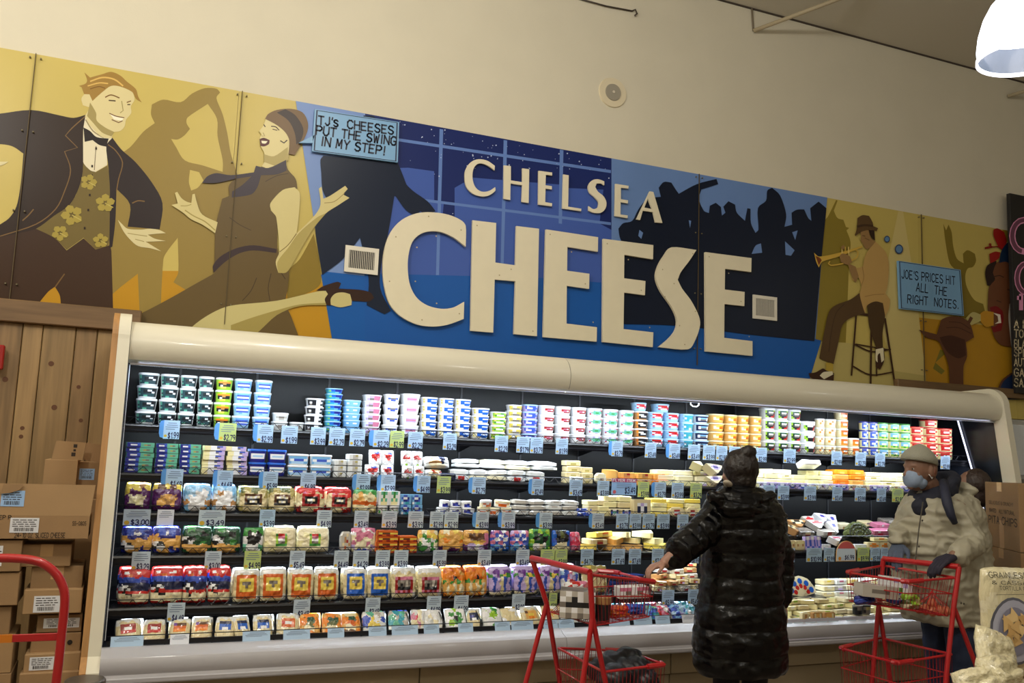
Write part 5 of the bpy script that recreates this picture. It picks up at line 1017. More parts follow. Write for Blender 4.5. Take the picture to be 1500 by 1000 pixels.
# ---------------------------------------------------------------- price tags
TAGC = {'b': mat(176, 204, 232, .4), 'g': mat(190, 208, 130, .4), 'w': mat(226, 230, 240, .4), 'p': mat(196, 212, 226, .4)}
NAVY = mat(26, 28, 84, .5); GREYT = mat(110, 124, 150, .5); YB = mat(214, 176, 60, .5); FLAP = mat(96, 158, 226, .3)
def tag_parts(col, price, w, h, flap):
    def mk():
        c = MB().box(-w/2, w/2, -.0012, 0, -h/2, h/2, TAGC[col]); ps = [('card', c.mesh('tag_card'), None)]
        p = MB(); yy = -.0018
        for i, (f0, f1) in enumerate(((.25, .8), (.18, .86), (.1, .9), (.12, .7))):
            z = h/2-h*(.14+.11*i); p.box(-w/2+w*f0, -w/2+w*f1, yy, yy+.0004, z-h*.018, z+h*.018, GREYT)
        ps.append(('small_print', p.mesh('tag_print'), None))
        if price:
            p = MB(); text_on(p, price, (-w*.20, yy, -h*.46), (1, 0, 0), (0, 0, 1), w*.66, h*.30, NAVY, w=1.25, jitter=.3, seed=hash(price) % 97 if False else sum(map(ord, price)))
            p.add([(-w*.36+w*.1*math.cos(a), yy-.0002, -h*.34+w*.09*math.sin(a)) for a in [k*math.pi/4 for k in range(8)]], [tuple(range(8))], YB)
            ps.append(('price', p.mesh('tag_price'), None))
        if flap:
            f = MB(); pts = [(-w/2-w*.28, h*.30), (-w/2-w*.20, h*.46), (-w/2+.001, h*.5), (-w/2+.001, -h*.46), (-w/2-w*.2, -h*.42), (-w/2-w*.28, -h*.2)]
            f.prism(pts, 'y', -.001, .0, FLAP); ps.append(('blue_flap', f.mesh('tag_flap'), None))
        return ps
    return proto(('tag', col, price, round(w, 3), round(h, 3), flap), mk)
PR = ['1.99', '2.79', '2.99', '3.49', '1.99', '4.99', '2.29', '3.99', '3.29', '5.99', '2.49', '3.69']
TAGS = {
 's1': [(240,263,'bf','1.99'),(321,346,'gf','2.79'),(377,400,'bf','2.99'),(412,436,'b','1.99'),(455,477,'b','3.99'),(482,505,'b','2.79'),(512,535,'b','2.79'),(547,570,'bf','2.29'),(571,592,'g','2.99'),(598,619,'b','2.29'),(649,669,'b','3.29'),(725,744,'b','2.29'),(757,775,'b','1.79'),(777,795,'b','3.79'),(814,832,'b','1.99'),(896,912,'bf','3.79'),(945,961,'b','3.49'),(980,996,'bf','3.49'),(1008,1025,'b','3.49'),(1030,1047,'b','3.99'),(1049,1065,'b','2.99'),(1068,1084,'b','2.99'),(1107,1123,'b','2.99'),(1148,1165,'b','2.99'),(1218,1233,'b','2.99'),(1253,1268,'b','2.79'),(1282,1296,'b','2.79'),(1378,1391,'b','2.99')],
 's2': [(243,268,'bf','1.69'),(318,341,'bf','4.69'),(385,407,'bf','5.99'),(440,463,'b','6.99'),(522,542,'bf','2.99'),(558,579,'bf','2.99'),(611,630,'bf','4.99'),(640,660,'g','3.99'),(692,711,'bf','2.79'),(779,796,'bf','2.49'),(834,853,'b','3.69'),(875,892,'b','3.99'),(934,951,'g','3.99'),(959,975,'bf','3.79'),(984,1001,'b','3.99'),(1011,1028,'g','3.29'),(1118,1135,'b','3.99'),(1139,1156,'b','3.99'),(1178,1195,'b','3.99'),(1219,1234,'b','3.49'),(1252,1268,'b','3.99'),(1284,1298,'b','3.49'),(1307,1323,'g','2.99')],
 's3': [(181,220,'W','3.00'),(230,255,'w',''),(291,330,'W','3.49'),(380,403,'b','3.99'),(464,486,'p','4.99'),(519,540,'p','3.49'),(560,581,'p','3.99'),(598,620,'p','3.99'),(630,649,'p','2.99'),(651,671,'p','2.99'),(697,716,'pf','3.99'),(735,754,'pf','3.99'),(790,809,'pf','3.99'),(867,885,'pf','3.49'),(903,920,'b','3.79'),(922,939,'b','3.99'),(941,959,'b','3.79'),(962,981,'b','3.99'),(992,1008,'b','4.99')],
 's4': [(193,220,'p','3.29'),(300,324,'p','3.00'),(358,382,'g','4.99'),(424,447,'p','5.49'),(489,511,'p','4.49'),(517,540,'p','4.29'),(550,571,'p','3.99'),(577,598,'p','3.99'),(634,654,'p','5.99'),(700,719,'p','3.49'),(756,775,'p','3.49'),(792,812,'g','4.49'),(813,831,'g','3.99'),(851,869,'b','4.79'),(896,915,'b','7.69'),(921,939,'b','7.69'),(955,972,'b','7.99'),(1010,1024,'b','6.99'),(1155,1164,'b','2.99'),(1181,1204,'b','10.99'),(1207,1222,'b','2.99'),(1256,1273,'g','9.99'),(1274.5,1289,'b','5.99'),(1290,1302,'b','5.49')],
 's5': [(245,271,'p','4.49'),(430,454,'p','3.69'),(535,557,'p','3.69'),(625,646,'p','4.99'),(665,686,'p','4.29'),(750,769,'p','3.99'),(804,816,'g','3.99'),(970,987,'b','5.99'),(1008,1023,'b','5.49')]}
for sh, lst in TAGS.items():
    Y = SH[sh][0]-.012; zc = (SH[sh][1]+SH[sh][2])/2+.004; seen = {}
    for i, (xa, xb, cf, price) in enumerate(lst):
        X0, X1 = Xat(xa, Y, zc), Xat(xb, Y, zc); w = round((X1-X0)*200)/200; c = cf[0].lower(); h = .104 if sh in ('s1', 's2') else .098
        if sh == 's3' and i < 3: h = .085
        cn = {'b': 'pale blue', 'g': 'lime green', 'w': 'white', 'p': 'grey-blue'}[c]
        lb = '%s price tag%s, %s on the %s rail' % (cn, ' reading '+price if price else ' without a price', ORD[i], PN[sh])
        thing(tag_parts(c if c != 'w' or not price else 'p', '$'+price if price else '', w, h, 'f' in cf), 'price_tag', ((X0+X1)/2, Y, zc-.006), (.06, 0, random.uniform(-.04, .04)), None, uniq(lb), 'price tag', 'price tags on the %s rail' % PN[sh])
# labels on the deck rail, left half
DK = [(162,210,''),(249,277,''),(355,396,''),(415,454,''),(480,504,''),(540,566,''),(574,612,''),(621,643,''),(671,693,'3.99'),(725,747,''),(749,781,''),(796,817,''),(818,841,''),(892,922,''),(928,955,''),(960,981,''),(999,1020,'')]
for i, (xa, xb, price) in enumerate(DK):
    Y = 4.978; zc = .474; X0, X1 = Xat(xa, Y, zc), Xat(xb, Y, zc)
    thing(tag_parts('b' if i not in (1, 16) else 'w', '', round((X1-X0)*200)/200, .052, False), 'shelf_label', ((X0+X1)/2, Y, zc), (-.3, 0, 0), None, uniq('pale label card, %s from left along the bottom deck rail' % ORD[i]), 'label card', 'label cards on the bottom deck rail')
RT = [(1142,1150),(1151,1164),(1166,1180),(1182.5,1198),(1199.5,1215),(1216.5,1232),(1243,1258),(1260,1274),(1276,1290),(1295,1308),(1312,1326),(1330,1345)]
for i, (xa, xb) in enumerate(RT):
    Y = 4.878; zc = .397; X0, X1 = Xat(xa, Y, zc), Xat(xb, Y, zc); pr = PR[i]
    thing(tag_parts('p', '$'+pr, round((X1-X0)*.96*200)/200, .095, False), 'price_tag', ((X0+X1)/2, Y-.001, zc+.002), (-.54, 0, 0), None, uniq('grey-blue price card reading %s, %s from left on the sloping bumper face' % (pr, ORD[i])), 'price tag', 'price cards on the sloping bumper face')
# special signs
x0, x1 = Xat(896, 5.43, 1.27), Xat(932, 5.43, 1.27); w = x1-x0
fs_ = put('flyer_sign', MB().box(-w/2, w/2, -.002, 0, -.055, .055, mat(150, 188, 236, .4)).mesh('card'), None, ((x0+x1)/2, 5.432, 1.275), (.05, 0, 0), label='wide blue shelf sign with a maroon header reading flyer item', category='sign')
mb = MB().box(-w/2, w/2, -.003, -.002, .030, .055, mat(170, 60, 110, .4)); mb.build('header_band', fs_)
mb = MB(); text_on(mb, 'FLYER ITEM', (-w*.46, -.0035, .034), (1, 0, 0), (0, 0, 1), w*.9, .017, mat(245, 240, 245, .5), w=1.2); mb.build('header_lettering', fs_)
mb = MB(); text_on(mb, '$3.49', (w*.04, -.0028, -.045), (1, 0, 0), (0, 0, 1), w*.42, .040, NAVY, w=1.1, jitter=.3)
for z in (.018, .006, -.006): mb.box(-w*.3, w*.3, -.0028, -.0024, z-.0015, z+.0015, GREYT)
mb.add([(-w*.38+.013*math.cos(a), -.0028, -.036+.013*math.sin(a)) for a in [k*math.pi/4 for k in range(8)]], [tuple(range(8))], mat(204, 96, 110, .5)); mb.build('price', fs_)
x0, x1 = Xat(1225, 5.22, .86), Xat(1254, 5.22, .86); w = x1-x0
rs = put('round_price_sign', MB().prism([(-w/2, -.055)]+arc(0, -.0, w/2, 180, 0, 14)+[(w/2, -.055)], 'y', -.002, 0, mat(222, 176, 110, .4)).mesh('sign_board'), None, ((x0+x1)/2, 5.224, .842), (.04, 0, 0), label='arched cream price sign with a red top and orange rim on the fourth shelf', category='sign')
k = w/2-.006; mb = MB().prism([(-k, -.05)]+arc(0, 0, k, 180, 0, 12)+[(k, -.05)], 'y', -.003, -.002, mat(206, 220, 236, .4)); mb.build('white_field', rs)
mb = MB().prism(arc(0, 0, k, 155, 25, 12), 'y', -.004, -.003, mat(206, 96, 96, .4)); mb.build('red_top', rs)
mb = MB(); text_on(mb, '$6.99', (-.012, -.0042, -.042), (1, 0, 0), (0, 0, 1), w*.46, .030, NAVY, w=1.1, jitter=.3); mb.add([(-w*.32+.014*math.cos(a), -.004, -.035+.014*math.sin(a)) for a in [q*math.pi/4 for q in range(8)]], [tuple(range(8))], mat(226, 150, 50, .5)); mb.build('price', rs)

# ---------------------------------------------------------------- hanging lamp at the upper right
lp = ray(1500, 88)*2.94; lp = Vector((lp.x, lp.y, HC+lp.z))
lamp = empty('hanging_lamp', (lp.x, lp.y, lp.z), 'bright dome-shaped hanging shop lamp with glowing ribbed shade', 'lamp')
A = [2*math.pi*i/40 for i in range(40)]
def rg(r, z): return [(r*math.cos(a), r*math.sin(a), z) for a in A]
mb = MB(); mb.rings([rg(.205, .02), rg(.207, .07), rg(.198, .14), rg(.175, .22), rg(.14, .29), rg(.09, .345), rg(.06, .36)], mat(236, 242, 255, .3, emit=5.0), cap=False)
put('lamp_shade', autosmooth(mb.mesh('lamp_shade')), lamp)
mb = MB(); mb.rings([rg(.200, .02), rg(.201, .07), rg(.190, .145)], mat(104, 114, 128, .15, emit=.45, coat=.3), cap=False)
mb.rings([rg(.190, .146), rg(.165, .22), rg(.13, .28), rg(.05, .34)], mat(250, 250, 255, .3, emit=1.5), cap=False)
put('shade_lining', autosmooth(mb.mesh('shade_lining')), lamp)
mb = MB(); mb.rings([rg(.201, .022), rg(.205, .0), rg(.212, .004), rg(.211, .022)], mat(250, 250, 255, .3, emit=1.6), cap=False); put('shade_rim', autosmooth(mb.mesh('shade_rim')), lamp)
MB().rings([rg(.06, .35), rg(.075, .37), rg(.075, .50), rg(.02, .54)], mat(210, 210, 214, .4)).build('lamp_housing', lamp)
MB().tube([(0, 0, .53), (0, 0, ZC-lp.z)], .008, mat(150, 150, 150, .4), 8).build('hanging_rod', lamp)
bulb('lamp_bulb', (lp.x, lp.y, lp.z+.10), .5, (1.0, .95, .88), .07)

# ---------------------------------------------------------------- black chalk sign and pale cabinet at the right
XS = at(1478, 283, 6.02).x; zs0, zs1 = HC+.1277*6.02, HC+.4497*6.02
sg = put('chalk_sign', MB().box(-.0, 1.3, -.02, .02, -(zs1-zs0)/2, (zs1-zs0)/2, mat(26, 24, 24, .6), .002).mesh('board'), None, (XS, 6.03, (zs0+zs1)/2), label='black hanging sign with pink numbers and cream capitals at the far right', category='sign')
mb = MB(); CR = mat(222, 206, 170, .6)
def sgp(px, py): w = at(px, py, 6.0); return (w.x-XS, w.z-(zs0+zs1)/2)
for txt, y0, y1, xr in (('A P', 479, 468, 1506), ('TO', 493, 482, 1500), ('BLA', 508.5, 497, 1503), ('SPIC', 521, 510.5, 1507), ('AUT', 535, 524, 1504), ('GA', 550, 539, 1501), ('SA', 565, 553.5, 1500)):
    a = sgp(1487, y0); b = sgp(xr, y0+1.5); c = sgp(1487, y1); text_on(mb, txt, (a[0], -.0215, a[1]), (b[0]-a[0], 0, b[1]-a[1]), (c[0]-a[0], 0, c[1]-a[1]), 1, 1, CR, w=1.0, jitter=.2)
mb.build('lettering', sg)
def arcstroke(cx, cy, rx, ry, a0, a1, w, m, mb, dy):
    n = 16
    for i in range(n):
        q = []
        for (t, s) in ((i, 1), (i+1, 1), (i+1, -1), (i, -1)):
            a = math.radians(a0+(a1-a0)*t/n); x = cx+(rx+s*w)*math.cos(a); y = cy+(ry+s*w)*math.sin(a); p = sgp(x, y); q.append((p[0], dy, p[1]))
        mb.add(q, [(0, 1, 2, 3)], m)
mb = MB(); PK = mat(226, 150, 190, .6); PKD = mat(110, 60, 84, .6)
arcstroke(1501, 345, 17, 23, 0, 360, 4.6, PK, mb, -.0212); arcstroke(1501, 345, 17, 23, 100, 280, 3.0, PKD, mb, -.0216)
mb.build('pink_number', sg); mb = MB(); arcstroke(1504, 407, 13, 21, 0, 360, 4.2, PK, mb, -.0212); arcstroke(1504, 407, 13, 21, 100, 280, 2.6, PKD, mb, -.0216)
mb.build('pink_number', sg); mb = MB()
for (x0, y0, x1, y1) in ((1494, 430, 1500, 454), (1491, 433, 1497, 439)):
    pts = [sgp(x0, y0), sgp(x1, y0), sgp(x1, y1), sgp(x0, y1)]; mb.add([(p[0], -.0212, p[1]) for p in pts], [(0, 1, 2, 3)], PK)
mb.build('pink_number', sg)
cb = empty('white_cabinet', (7.3, 5.6, 0), 'pale grey cabinet beyond the right end of the cheese case', 'cabinet')
MB().box(-.75, .75, -.35, .35, .0, 1.9, mat(176, 176, 170, .5), .01).build('cabinet_body', cb); MB().box(-.75, .75, -.36, -.351, 1.45, 1.86, mat(214, 220, 224, .4), .004).build('upper_panel', cb); MB().box(-.75, .75, -.36, -.351, .1, 1.42, mat(120, 116, 108, .5), .004).build('lower_panel', cb)

# ---------------------------------------------------------------- cardboard boxes at the left
CARD = [mat(152, 120, 82, .7, noise_amt=.05, nscale=5, bump=.06, bscale=90), mat(142, 112, 76, .7, noise_amt=.05, nscale=5), mat(160, 128, 88, .7, noise_amt=.05, nscale=5)]
LAB = mat(216, 218, 222, .5); LABB = mat(146, 180, 220, .5); INK = mat(48, 38, 30, .7); TAPE = mat(190, 152, 104, .3, coat=.4)
def label_on(parent, x, z, w, h, y, m, seed=1, big=False):
    b = MB(); b.box(x-w/2, x+w/2, y-.001, y, z-h/2, z+h/2, m); o = b.build('paper_label', parent); rnd = random.Random(seed); q = MB(); zz = z+h*.36
    while zz > z-h*.1:
        xx = x-w*.42
        while xx < x+w*.3: L = w*rnd.uniform(.08, .25); q.box(xx, min(xx+L, x+w*.42), y-.0015, y-.001, zz-h*.025, zz+h*.025, INK); xx += L+w*.04
        zz -= h*.14
    xx = x-w*.35
    while xx < x+w*.3: L = w*rnd.uniform(.008, .03); q.box(xx, xx+L, y-.0015, y-.001, z-h*.4, z-h*.16, INK); xx += L+w*rnd.uniform(.01, .025)
    q.build('print', o)
def cbox(x0, y0, x1, y1, Y, dep, label, ci=0, lab=None, rz=0.0, tape=True, extra=None, name='cardboard_box', group='stacked cardboard boxes at the left'):
    """front face given by picture points at depth Y"""
    a, b = at(x0, (y0+y1)/2, Y), at(x1, (y0+y1)/2, Y); z1 = at((x0+x1)/2, y0, Y).z; z0 = at((x0+x1)/2, y1, Y).z+.0015
    w, h = b.x-a.x, z1-z0; root = put(name, MB().box(-w/2, w/2, 0, dep, 0, h, CARD[ci], .003).mesh('box'), None, ((a.x+b.x)/2, Y, z0), (0, 0, rz), label=label, category='box', group=group)
    t = MB(); t.box(-w/2+.002, w/2-.002, dep/2-.001, dep/2+.001, h, h+.0004, INK); t.build('flap_seam', root)
    if tape: MB().box(-.028, .028, -.0008, 0, h*.45, h*1.0, TAPE).build('tape', root)
    if lab:
        lx0, ly0, lx1, ly1, m = lab; p, q = at(lx0, ly1, Y), at(lx1, ly0, Y); label_on(root, (p.x+q.x)/2-(a.x+b.x)/2, (p.z+q.z)/2-z0, q.x-p.x, q.z-p.z, -.001, m, int(lx0))
    return root, w, h
FY = 5.02
cbox(31, 797, 104, 830, FY+.03, .3, 'long cardboard box with tape under the big open box', 0)
cbox(45, 829, 121, 864, FY+.05, .3, 'cardboard box second below the big open box', 1)
cbox(34, 863, 120, 899, FY, .3, 'cardboard box with large white label, fourth of the right stack', 2, (48,872,89,897,LAB), tape=False)
cbox(54, 900, 120, 926, FY+.05, .3, 'thin cardboard box with wide white label in the right stack', 1, (63,904,117,920,LAB), tape=False)
r_, w_, h_ = cbox(45, 927, 118, 956, FY+.05, .3, 'cardboard box with a round hand hole in the right stack', 0, tape=False)
disc(.012, -.001, -.003, mat(30, 22, 16, .8), 16, cx=w_*.28, cz=h_*.5).build('hand_hole', r_)
cbox(35, 957, 117, 984, FY+.01, .3, 'cardboard box with large printed label near the floor', 2, (42,961,80,982,LAB), tape=False)
cbox(26, 985, 113, 1040, FY-.02, .3, 'cardboard box with dark marks just inside the bottom of the view', 0, tape=False)
zc_ = at(70, 1040, FY).z
put('cardboard_box', MB().box(-.155, .155, 0, .3, 0, zc_, CARD[1], .003).mesh('box'), None, ((at(26, 1010, FY).x+at(113, 1010, FY).x)/2, FY, 0), label='lowest cardboard box of the right stack, standing on the floor', category='box', group='stacked cardboard boxes at the left')
cbox(-75, 791, 31, 838, FY-.02, .3, 'cardboard box with white label at the left edge, under the open box', 1, (-20,799,5,829,LAB), tape=False)
cbox(-75, 839, 27, 888, FY-.01, .3, 'plain cardboard box at the left edge, second down', 0)
cbox(-75, 889, 15, 931, FY+.01, .3, 'plain cardboard box at the left edge, third down', 1)
cbox(-75, 932, 18, 988, FY, .3, 'plain cardboard box at the left edge, fourth down', 2)
z2 = at(-30, 988, FY).z
put('cardboard_box', MB().box(-.16, .16, 0, .3, 0, z2, CARD[0], .003).mesh('box'), None, (at(20, 988, FY).x-.17, FY, 0), label='cardboard box at the left edge standing on the floor', category='box', group='stacked cardboard boxes at the left')
# big open box: front panel, raised flap, side
p0, p1 = at(-80, 795, 4.985), at(128, 795, 4.985); zb0 = at(60, 790, 4.985).z+.004; zf = at(60, 755, 4.985).z; zt0 = at(70, 709, 4.985).z
w = p1.x-p0.x; bx = empty('open_cardboard_box', ((p0.x+p1.x)/2, 4.985, zb0), 'big open cardboard box printed sliced cheese, with its front flap standing up', 'box', rot=(0, 0, -.0))
h = zf-zb0; fl = zt0-zf
MB().box(-w/2, w/2, 0, .006, 0, h, CARD[0], .001).build('front_panel', bx); MB().box(-w/2, w/2, .3, .306, 0, h, CARD[0], .001).build('back_panel', bx)
MB().box(-w/2, -w/2+.006, .006, .3, 0, h, CARD[1], .001).build('side_panel', bx); MB().box(w/2-.006, w/2, .006, .3, 0, h, CARD[1], .001).build('side_panel', bx); MB().box(-w/2, w/2, .006, .3, 0, .005, CARD[1]).build('bottom_panel', bx)
f = MB(); f.prism([(-w/2, 0), (w/2, 0), (w/2+.012, fl), (-w/2, fl+.0)], 'y', 0, .005, CARD[2]); fo_ = put('front_flap', f.mesh('front_flap'), bx, (0, 0, h), (-.08, 0, 0))
c = MB(); c.prism([(0, 0), (.085, -.004), (.07, -.03), (.03, -.045), (-.01, -.05)], 'y', -.012, -.008, CARD[1]); q = put('torn_corner', c.mesh('torn_corner'), fo_); q.location = (at(6, 705, 4.985).x-(p0.x+p1.x)/2, 0, fl)
la, lb_ = at(0, 742, 4.985), at(36, 727, 4.985); label_on(fo_, (la.x+lb_.x)/2-(p0.x+p1.x)/2, .08, lb_.x-la.x, .075, -.001, LABB, 5)
la, lb_ = at(14, 774, 4.985), at(58, 758, 4.985); label_on(bx, (la.x+lb_.x)/2-(p0.x+p1.x)/2, h*.58, lb_.x-la.x, .07, -.001, LAB, 6)
mb = MB(); xo = (p0.x+p1.x)/2
def bt(txt, xa, xb, yb, hh, ww):
    a, b = at(xa, yb, 4.985), at(xb, yb, 4.985); text_on(mb, txt, (a.x-xo, -.0012, a.z-zb0), (1, 0, 0), (0, 0, 1), b.x-a.x, hh, INK, w=ww)
bt('24-10 OZ. SLICED CHEESE', 21, 95, 787, .022, 1.0); bt('55-0805', 106, 126, 769, .018, .9); bt('KEEP R', -12, 16, 760, .018, 1.0); mb.build('printed_lettering', bx)
# box against the timber wall with open flaps
Yb = 5.42; a, b = at(62, 712, Yb), at(147, 712, Yb); zb0 = at(100, 730, Yb).z; zt0 = at(90, 673, Yb).z; w = (at(148, 690, Yb).x-a.x)
rb = empty('open_cardboard_box', (a.x+w/2, Yb, zb0), 'smaller open cardboard box with raised flaps against the timber wall', 'box')
h = zt0-zb0; sp_ = at(113, 690, Yb).x-a.x-w/2
MB().box(-w/2, sp_, 0, .3, 0, h, CARD[2], .002).build('box_body', rb); MB().box(sp_, w/2, .05, .3, 0, h-.01, CARD[1], .002).build('box_side', rb)
f = MB(); f.prism([(-w/2+.03, 0), (sp_+.02, 0), (sp_+.03, .095), (-w/2+.045, .10)], 'y', 0, .004, CARD[2]); fl1 = put('flap', f.mesh('flap'), rb, (0, .002, h))
q = MB()
for (dx, dz, s) in ((sp_-.02, .075, .009), (sp_-.022, .052, .006), (sp_-.026, .03, .010)): q.box(dx-s, dx+s, -.001, 0, dz-s, dz+s, INK)
q.build('printed_marks', fl1)
f = MB(); f.prism([(sp_+.02, 0), (w/2, -.01), (w/2, .085), (sp_+.03, .095)], 'y', 0, .004, CARD[0]); put('flap', f.mesh('flap'), rb, (0, .06, h)); label_on(rb, w/2-.07, h-.075, .075, .06, .0495, LABB, 8)
put('cardboard_box', MB().box(-w/2, w/2, 0, .3, 0, zb0-.001, CARD[1], .003).mesh('box'), None, (a.x+w/2, Yb, 0), label='tall carton behind the stacks, under the small open box', category='box', group='stacked cardboard boxes at the left')
# ---------------------------------------------------------------- red hand truck
RED = mat(176, 26, 32, .28, coat=.5); REDD = mat(140, 20, 26, .35, coat=.3)
ht = empty('hand_truck', (at(0, 900, 3.9).x-.2, 3.9, 0), 'red tubular hand truck frame in front of the boxes', 'hand truck')
hx, hy = ht.location.x, 3.9
def hp(px, py): w = at(px, py, 3.9); return (w.x-hx, 0, w.z)
pts = [hp(-90, 822), hp(-30, 818), hp(20, 817.5), hp(55, 822), hp(78, 836), hp(91, 856), hp(95, 880), hp(90, 930), hp(82, 1000)]
e_ = Vector(pts[-1]); pts += [(e_.x-.02, 0, .12), (e_.x-.02, -.0, .09)]
sm = []
for i in range(len(pts)-1):
    p0_, p1_, p2_, p3_ = [Vector(pts[max(0, min(len(pts)-1, k))]) for k in (i-1, i, i+1, i+2)]
    for j in range(4):
        t = j/4; sm.append(tuple(.5*((2*p1_)+(p2_-p0_)*t+(2*p0_-5*p1_+4*p2_-p3_)*t*t+(3*p1_-p0_-3*p2_+p3_)*t**3)))
sm.append(pts[-1])
put('tube_frame', autosmooth(MB().tube(sm, .0165, RED, 12).mesh('tube_frame'), 60), ht)
a, b = hp(-90, 934), hp(89, 932)
MB().box(a[0], b[0], -.004, .004, b[2]-.014, b[2]+.014, RED, .002).build('cross_bar', ht); a2, b2 = hp(-10, 934), hp(18, 934); MB().box(a2[0], b2[0], -.0055, .0055, b[2]-.0142, b[2]+.0142, mat(206, 120, 30, .4)).build('orange_tape', ht)
MB().tube([hp(-90, 822), (hp(-90, 822)[0], 0, .1)], .0165, RED, 12).build('tube_frame', ht)
xw = e_.x-.02
MB().box(hp(-90, 822)[0], xw, -.22, .02, .02, .035, REDD, .004).build('toe_plate', ht)
for xx in (hp(-90, 822)[0]-.03, xw+.03):
    mb = MB(); mb.tube([(xx-.02, .06, .12), (xx+.02, .06, .12)], .12, mat(24, 24, 26, .7), 24); o = mb.build('wheel', ht); MB().tube([(xx-.024, .06, .12), (xx+.024, .06, .12)], .05, mat(170, 170, 176, .3, metal=.8), 16).build('wheel_hub', o)
# steel post cap
bp = at(125, 996, 4.55)
pc = empty('steel_bollard', (bp.x, 4.55, 0), 'short brushed steel bollard before the left end of the case', 'bollard')
def rgc(r, z, n=28): return [(r*math.cos(2*math.pi*i/n), r*math.sin(2*math.pi*i/n), z) for i in range(n)]
put('post', autosmooth(MB().rings([rgc(.085, .01), rgc(.085, bp.z-.0), rgc(.078, bp.z+.006)], mat(128, 120, 112, .35, metal=.85)).mesh('post')), pc); MB().rings([rgc(.11, 0), rgc(.11, .012), rgc(.09, .016)], mat(110, 104, 98, .4, metal=.8)).build('base_flange', pc)

# ---------------------------------------------------------------- boxes and chip bags at the right
P0, P1 = Vector((5.16, 4.30, 0)), Vector((4.87, 3.83, 0)); ang = math.atan2(P1.y-P0.y, P1.x-P0.x); LW = (P1-P0).length
def pita(z0, z1, label, txt, off=0.0):
    r = empty('pita_chip_box', (P0.x, P0.y, z0), label, 'box', 'pita chip boxes', rot=(0, 0, ang))
    h = z1-z0; MB().box(off, LW, 0, .36, 0, h-.001, CARD[1], .003).build('box_body', r)
    MB().box(LW*.42, LW*.55, -.001, 0, 0, h*.42, TAPE).build('tape', r); MB().box(LW*.38, LW*.52, -.001, 0, h*.86, h, TAPE).build('tape', r)
    if txt:
        mb = MB()
        for (t, x0, x1, zz, hh, ww) in (('DELICIOUS & CRUNCHY', .13, .85, .655, .05, .7), ('BAKED, ALL NATURAL', .13, .88, .53, .055, .8), ('PITA CHIPS', .10, .94, .36, .11, .85)):
            # lettering climbs with the sloping print
            text_on(mb, t, (LW*x0, -.0015, h*zz), (1, 0, 0), (0, 0, 1), LW*(x1-x0), h*hh, INK, w=ww, jitter=.2)
        mb.build('printed_lettering', r)
    return r
zt_ = HC-.0112*4.3; zm_ = HC-.1045*4.3
pita(zm_, zt_, 'top cardboard box printed pita chips at the right edge', True)
f = MB(); f.prism([(0.0, 0), (LW, 0), (LW*.9, .05), (.02, .012)], 'y', 0, .003, CARD[2])
pita(zm_-.43, zm_-.002, 'second cardboard box below the pita chips box', False, .03)
pita(0.002, zm_-.432, 'lowest cardboard box of the pita chips stack', False)
PAL['H'] = (206, 196, 160); PAL['I'] = (214, 206, 176); PAL['J'] = (196, 186, 150)
def chipbag(x, y, z, w, h, d, rot, label, front=True):
    ps = pouch(['HHIHH', 'HHHHH', 'IHHHH', 'HHHHI', 'HHHHH', 'HJHHH', 'HHHJH'], 1, wr=.5 if front else 1.4)
    o = thing(ps, 'chip_bag', (x, y, z), rot, (w, d, h), uniq(label), 'bag', 'cream chip bags')
    if not front: return o
    def onbag(u, v, lift):  # sits just in front of the puffed face
        e = max(0, 1-abs(2*u-1)**3.2)**.5*max(0, 1-abs(2*v-1)**3.0)**.5
        return (u-.5, -.5*e-.10-lift, 1-v)
    mb = MB(); DKI = mat(60, 56, 44, .6)
    def ell(cu, cv, ru, rv, m, lift, n=24):
        ring_ = [onbag(cu+ru*math.cos(2*math.pi*k/n), cv+rv*math.sin(2*math.pi*k/n), lift) for k in range(n)]; c = onbag(cu, cv, lift)
        mb.add(ring_+[c], [(k, (k+1) % n, n) for k in range(n)], m)
    ell(.42, .58, .37, .31, mat(92, 94, 108, .5), .0); ell(.42, .58, .34, .285, mat(168, 170, 190, .5), .01); ell(.42, .58, .26, .22, mat(128, 128, 150, .5), .02)
    mb.build('bowl_picture', o); mb = MB(); rnd = random.Random(3)
    for k in range(16):
        a = rnd.uniform(0, 6.28); r = rnd.uniform(.02, .19); cu, cv = .42+r*math.cos(a), .58+r*math.sin(a)*.8; b = rnd.uniform(0, 6.28); s = rnd.uniform(.07, .12)
        mb.add([onbag(cu+s*math.cos(b+t), cv+s*.8*math.sin(b+t), .04+k*.004) for t in (0, 2.0, 4.1)], [(0, 1, 2)], mat(*[(212,176,118), (226,196,140), (196,158,100)][k % 3], .5))
    mb.build('chips_picture', o); mb = MB()
    for (t, u0, u1, v, hh) in (('GRAINLESS', .10, .72, .095, .05), ('& CASSAVA', .12, .86, .155, .032), ('TORTILLA CHIPS', .22, .82, .205, .034)):
        qs, tot = strokes(t, .75)
        for q in qs: mb.add([onbag(u0+(u1-u0)*p[0]/tot, v-hh*p[1]/6, .03) for p in q], [(0, 1, 2, 3)], DKI)
    mb.add([onbag(.15, .25, .03), onbag(.8, .235, .03), onbag(.8, .239, .03), onbag(.15, .254, .03)], [(0, 1, 2, 3)], DKI)
    mb.build('printed_lettering', o); return o
yb = 1.95; c0 = at(1486, 990, yb); c1 = at(1484, 832, yb)
chipbag(c0.x, yb, c0.z, .185, c1.z-c0.z, .07, (-.06, 0, -.30), 'upright cream bag of grainless tortilla chips with a bowl picture')
c = at(1438, 1010, 1.90); chipbag(c.x+.03, 1.87, c.z-.0, .13, .15, .05, (-.5, .35, -.2), 'cream chip bag leaning low at the left of the upright one', False)
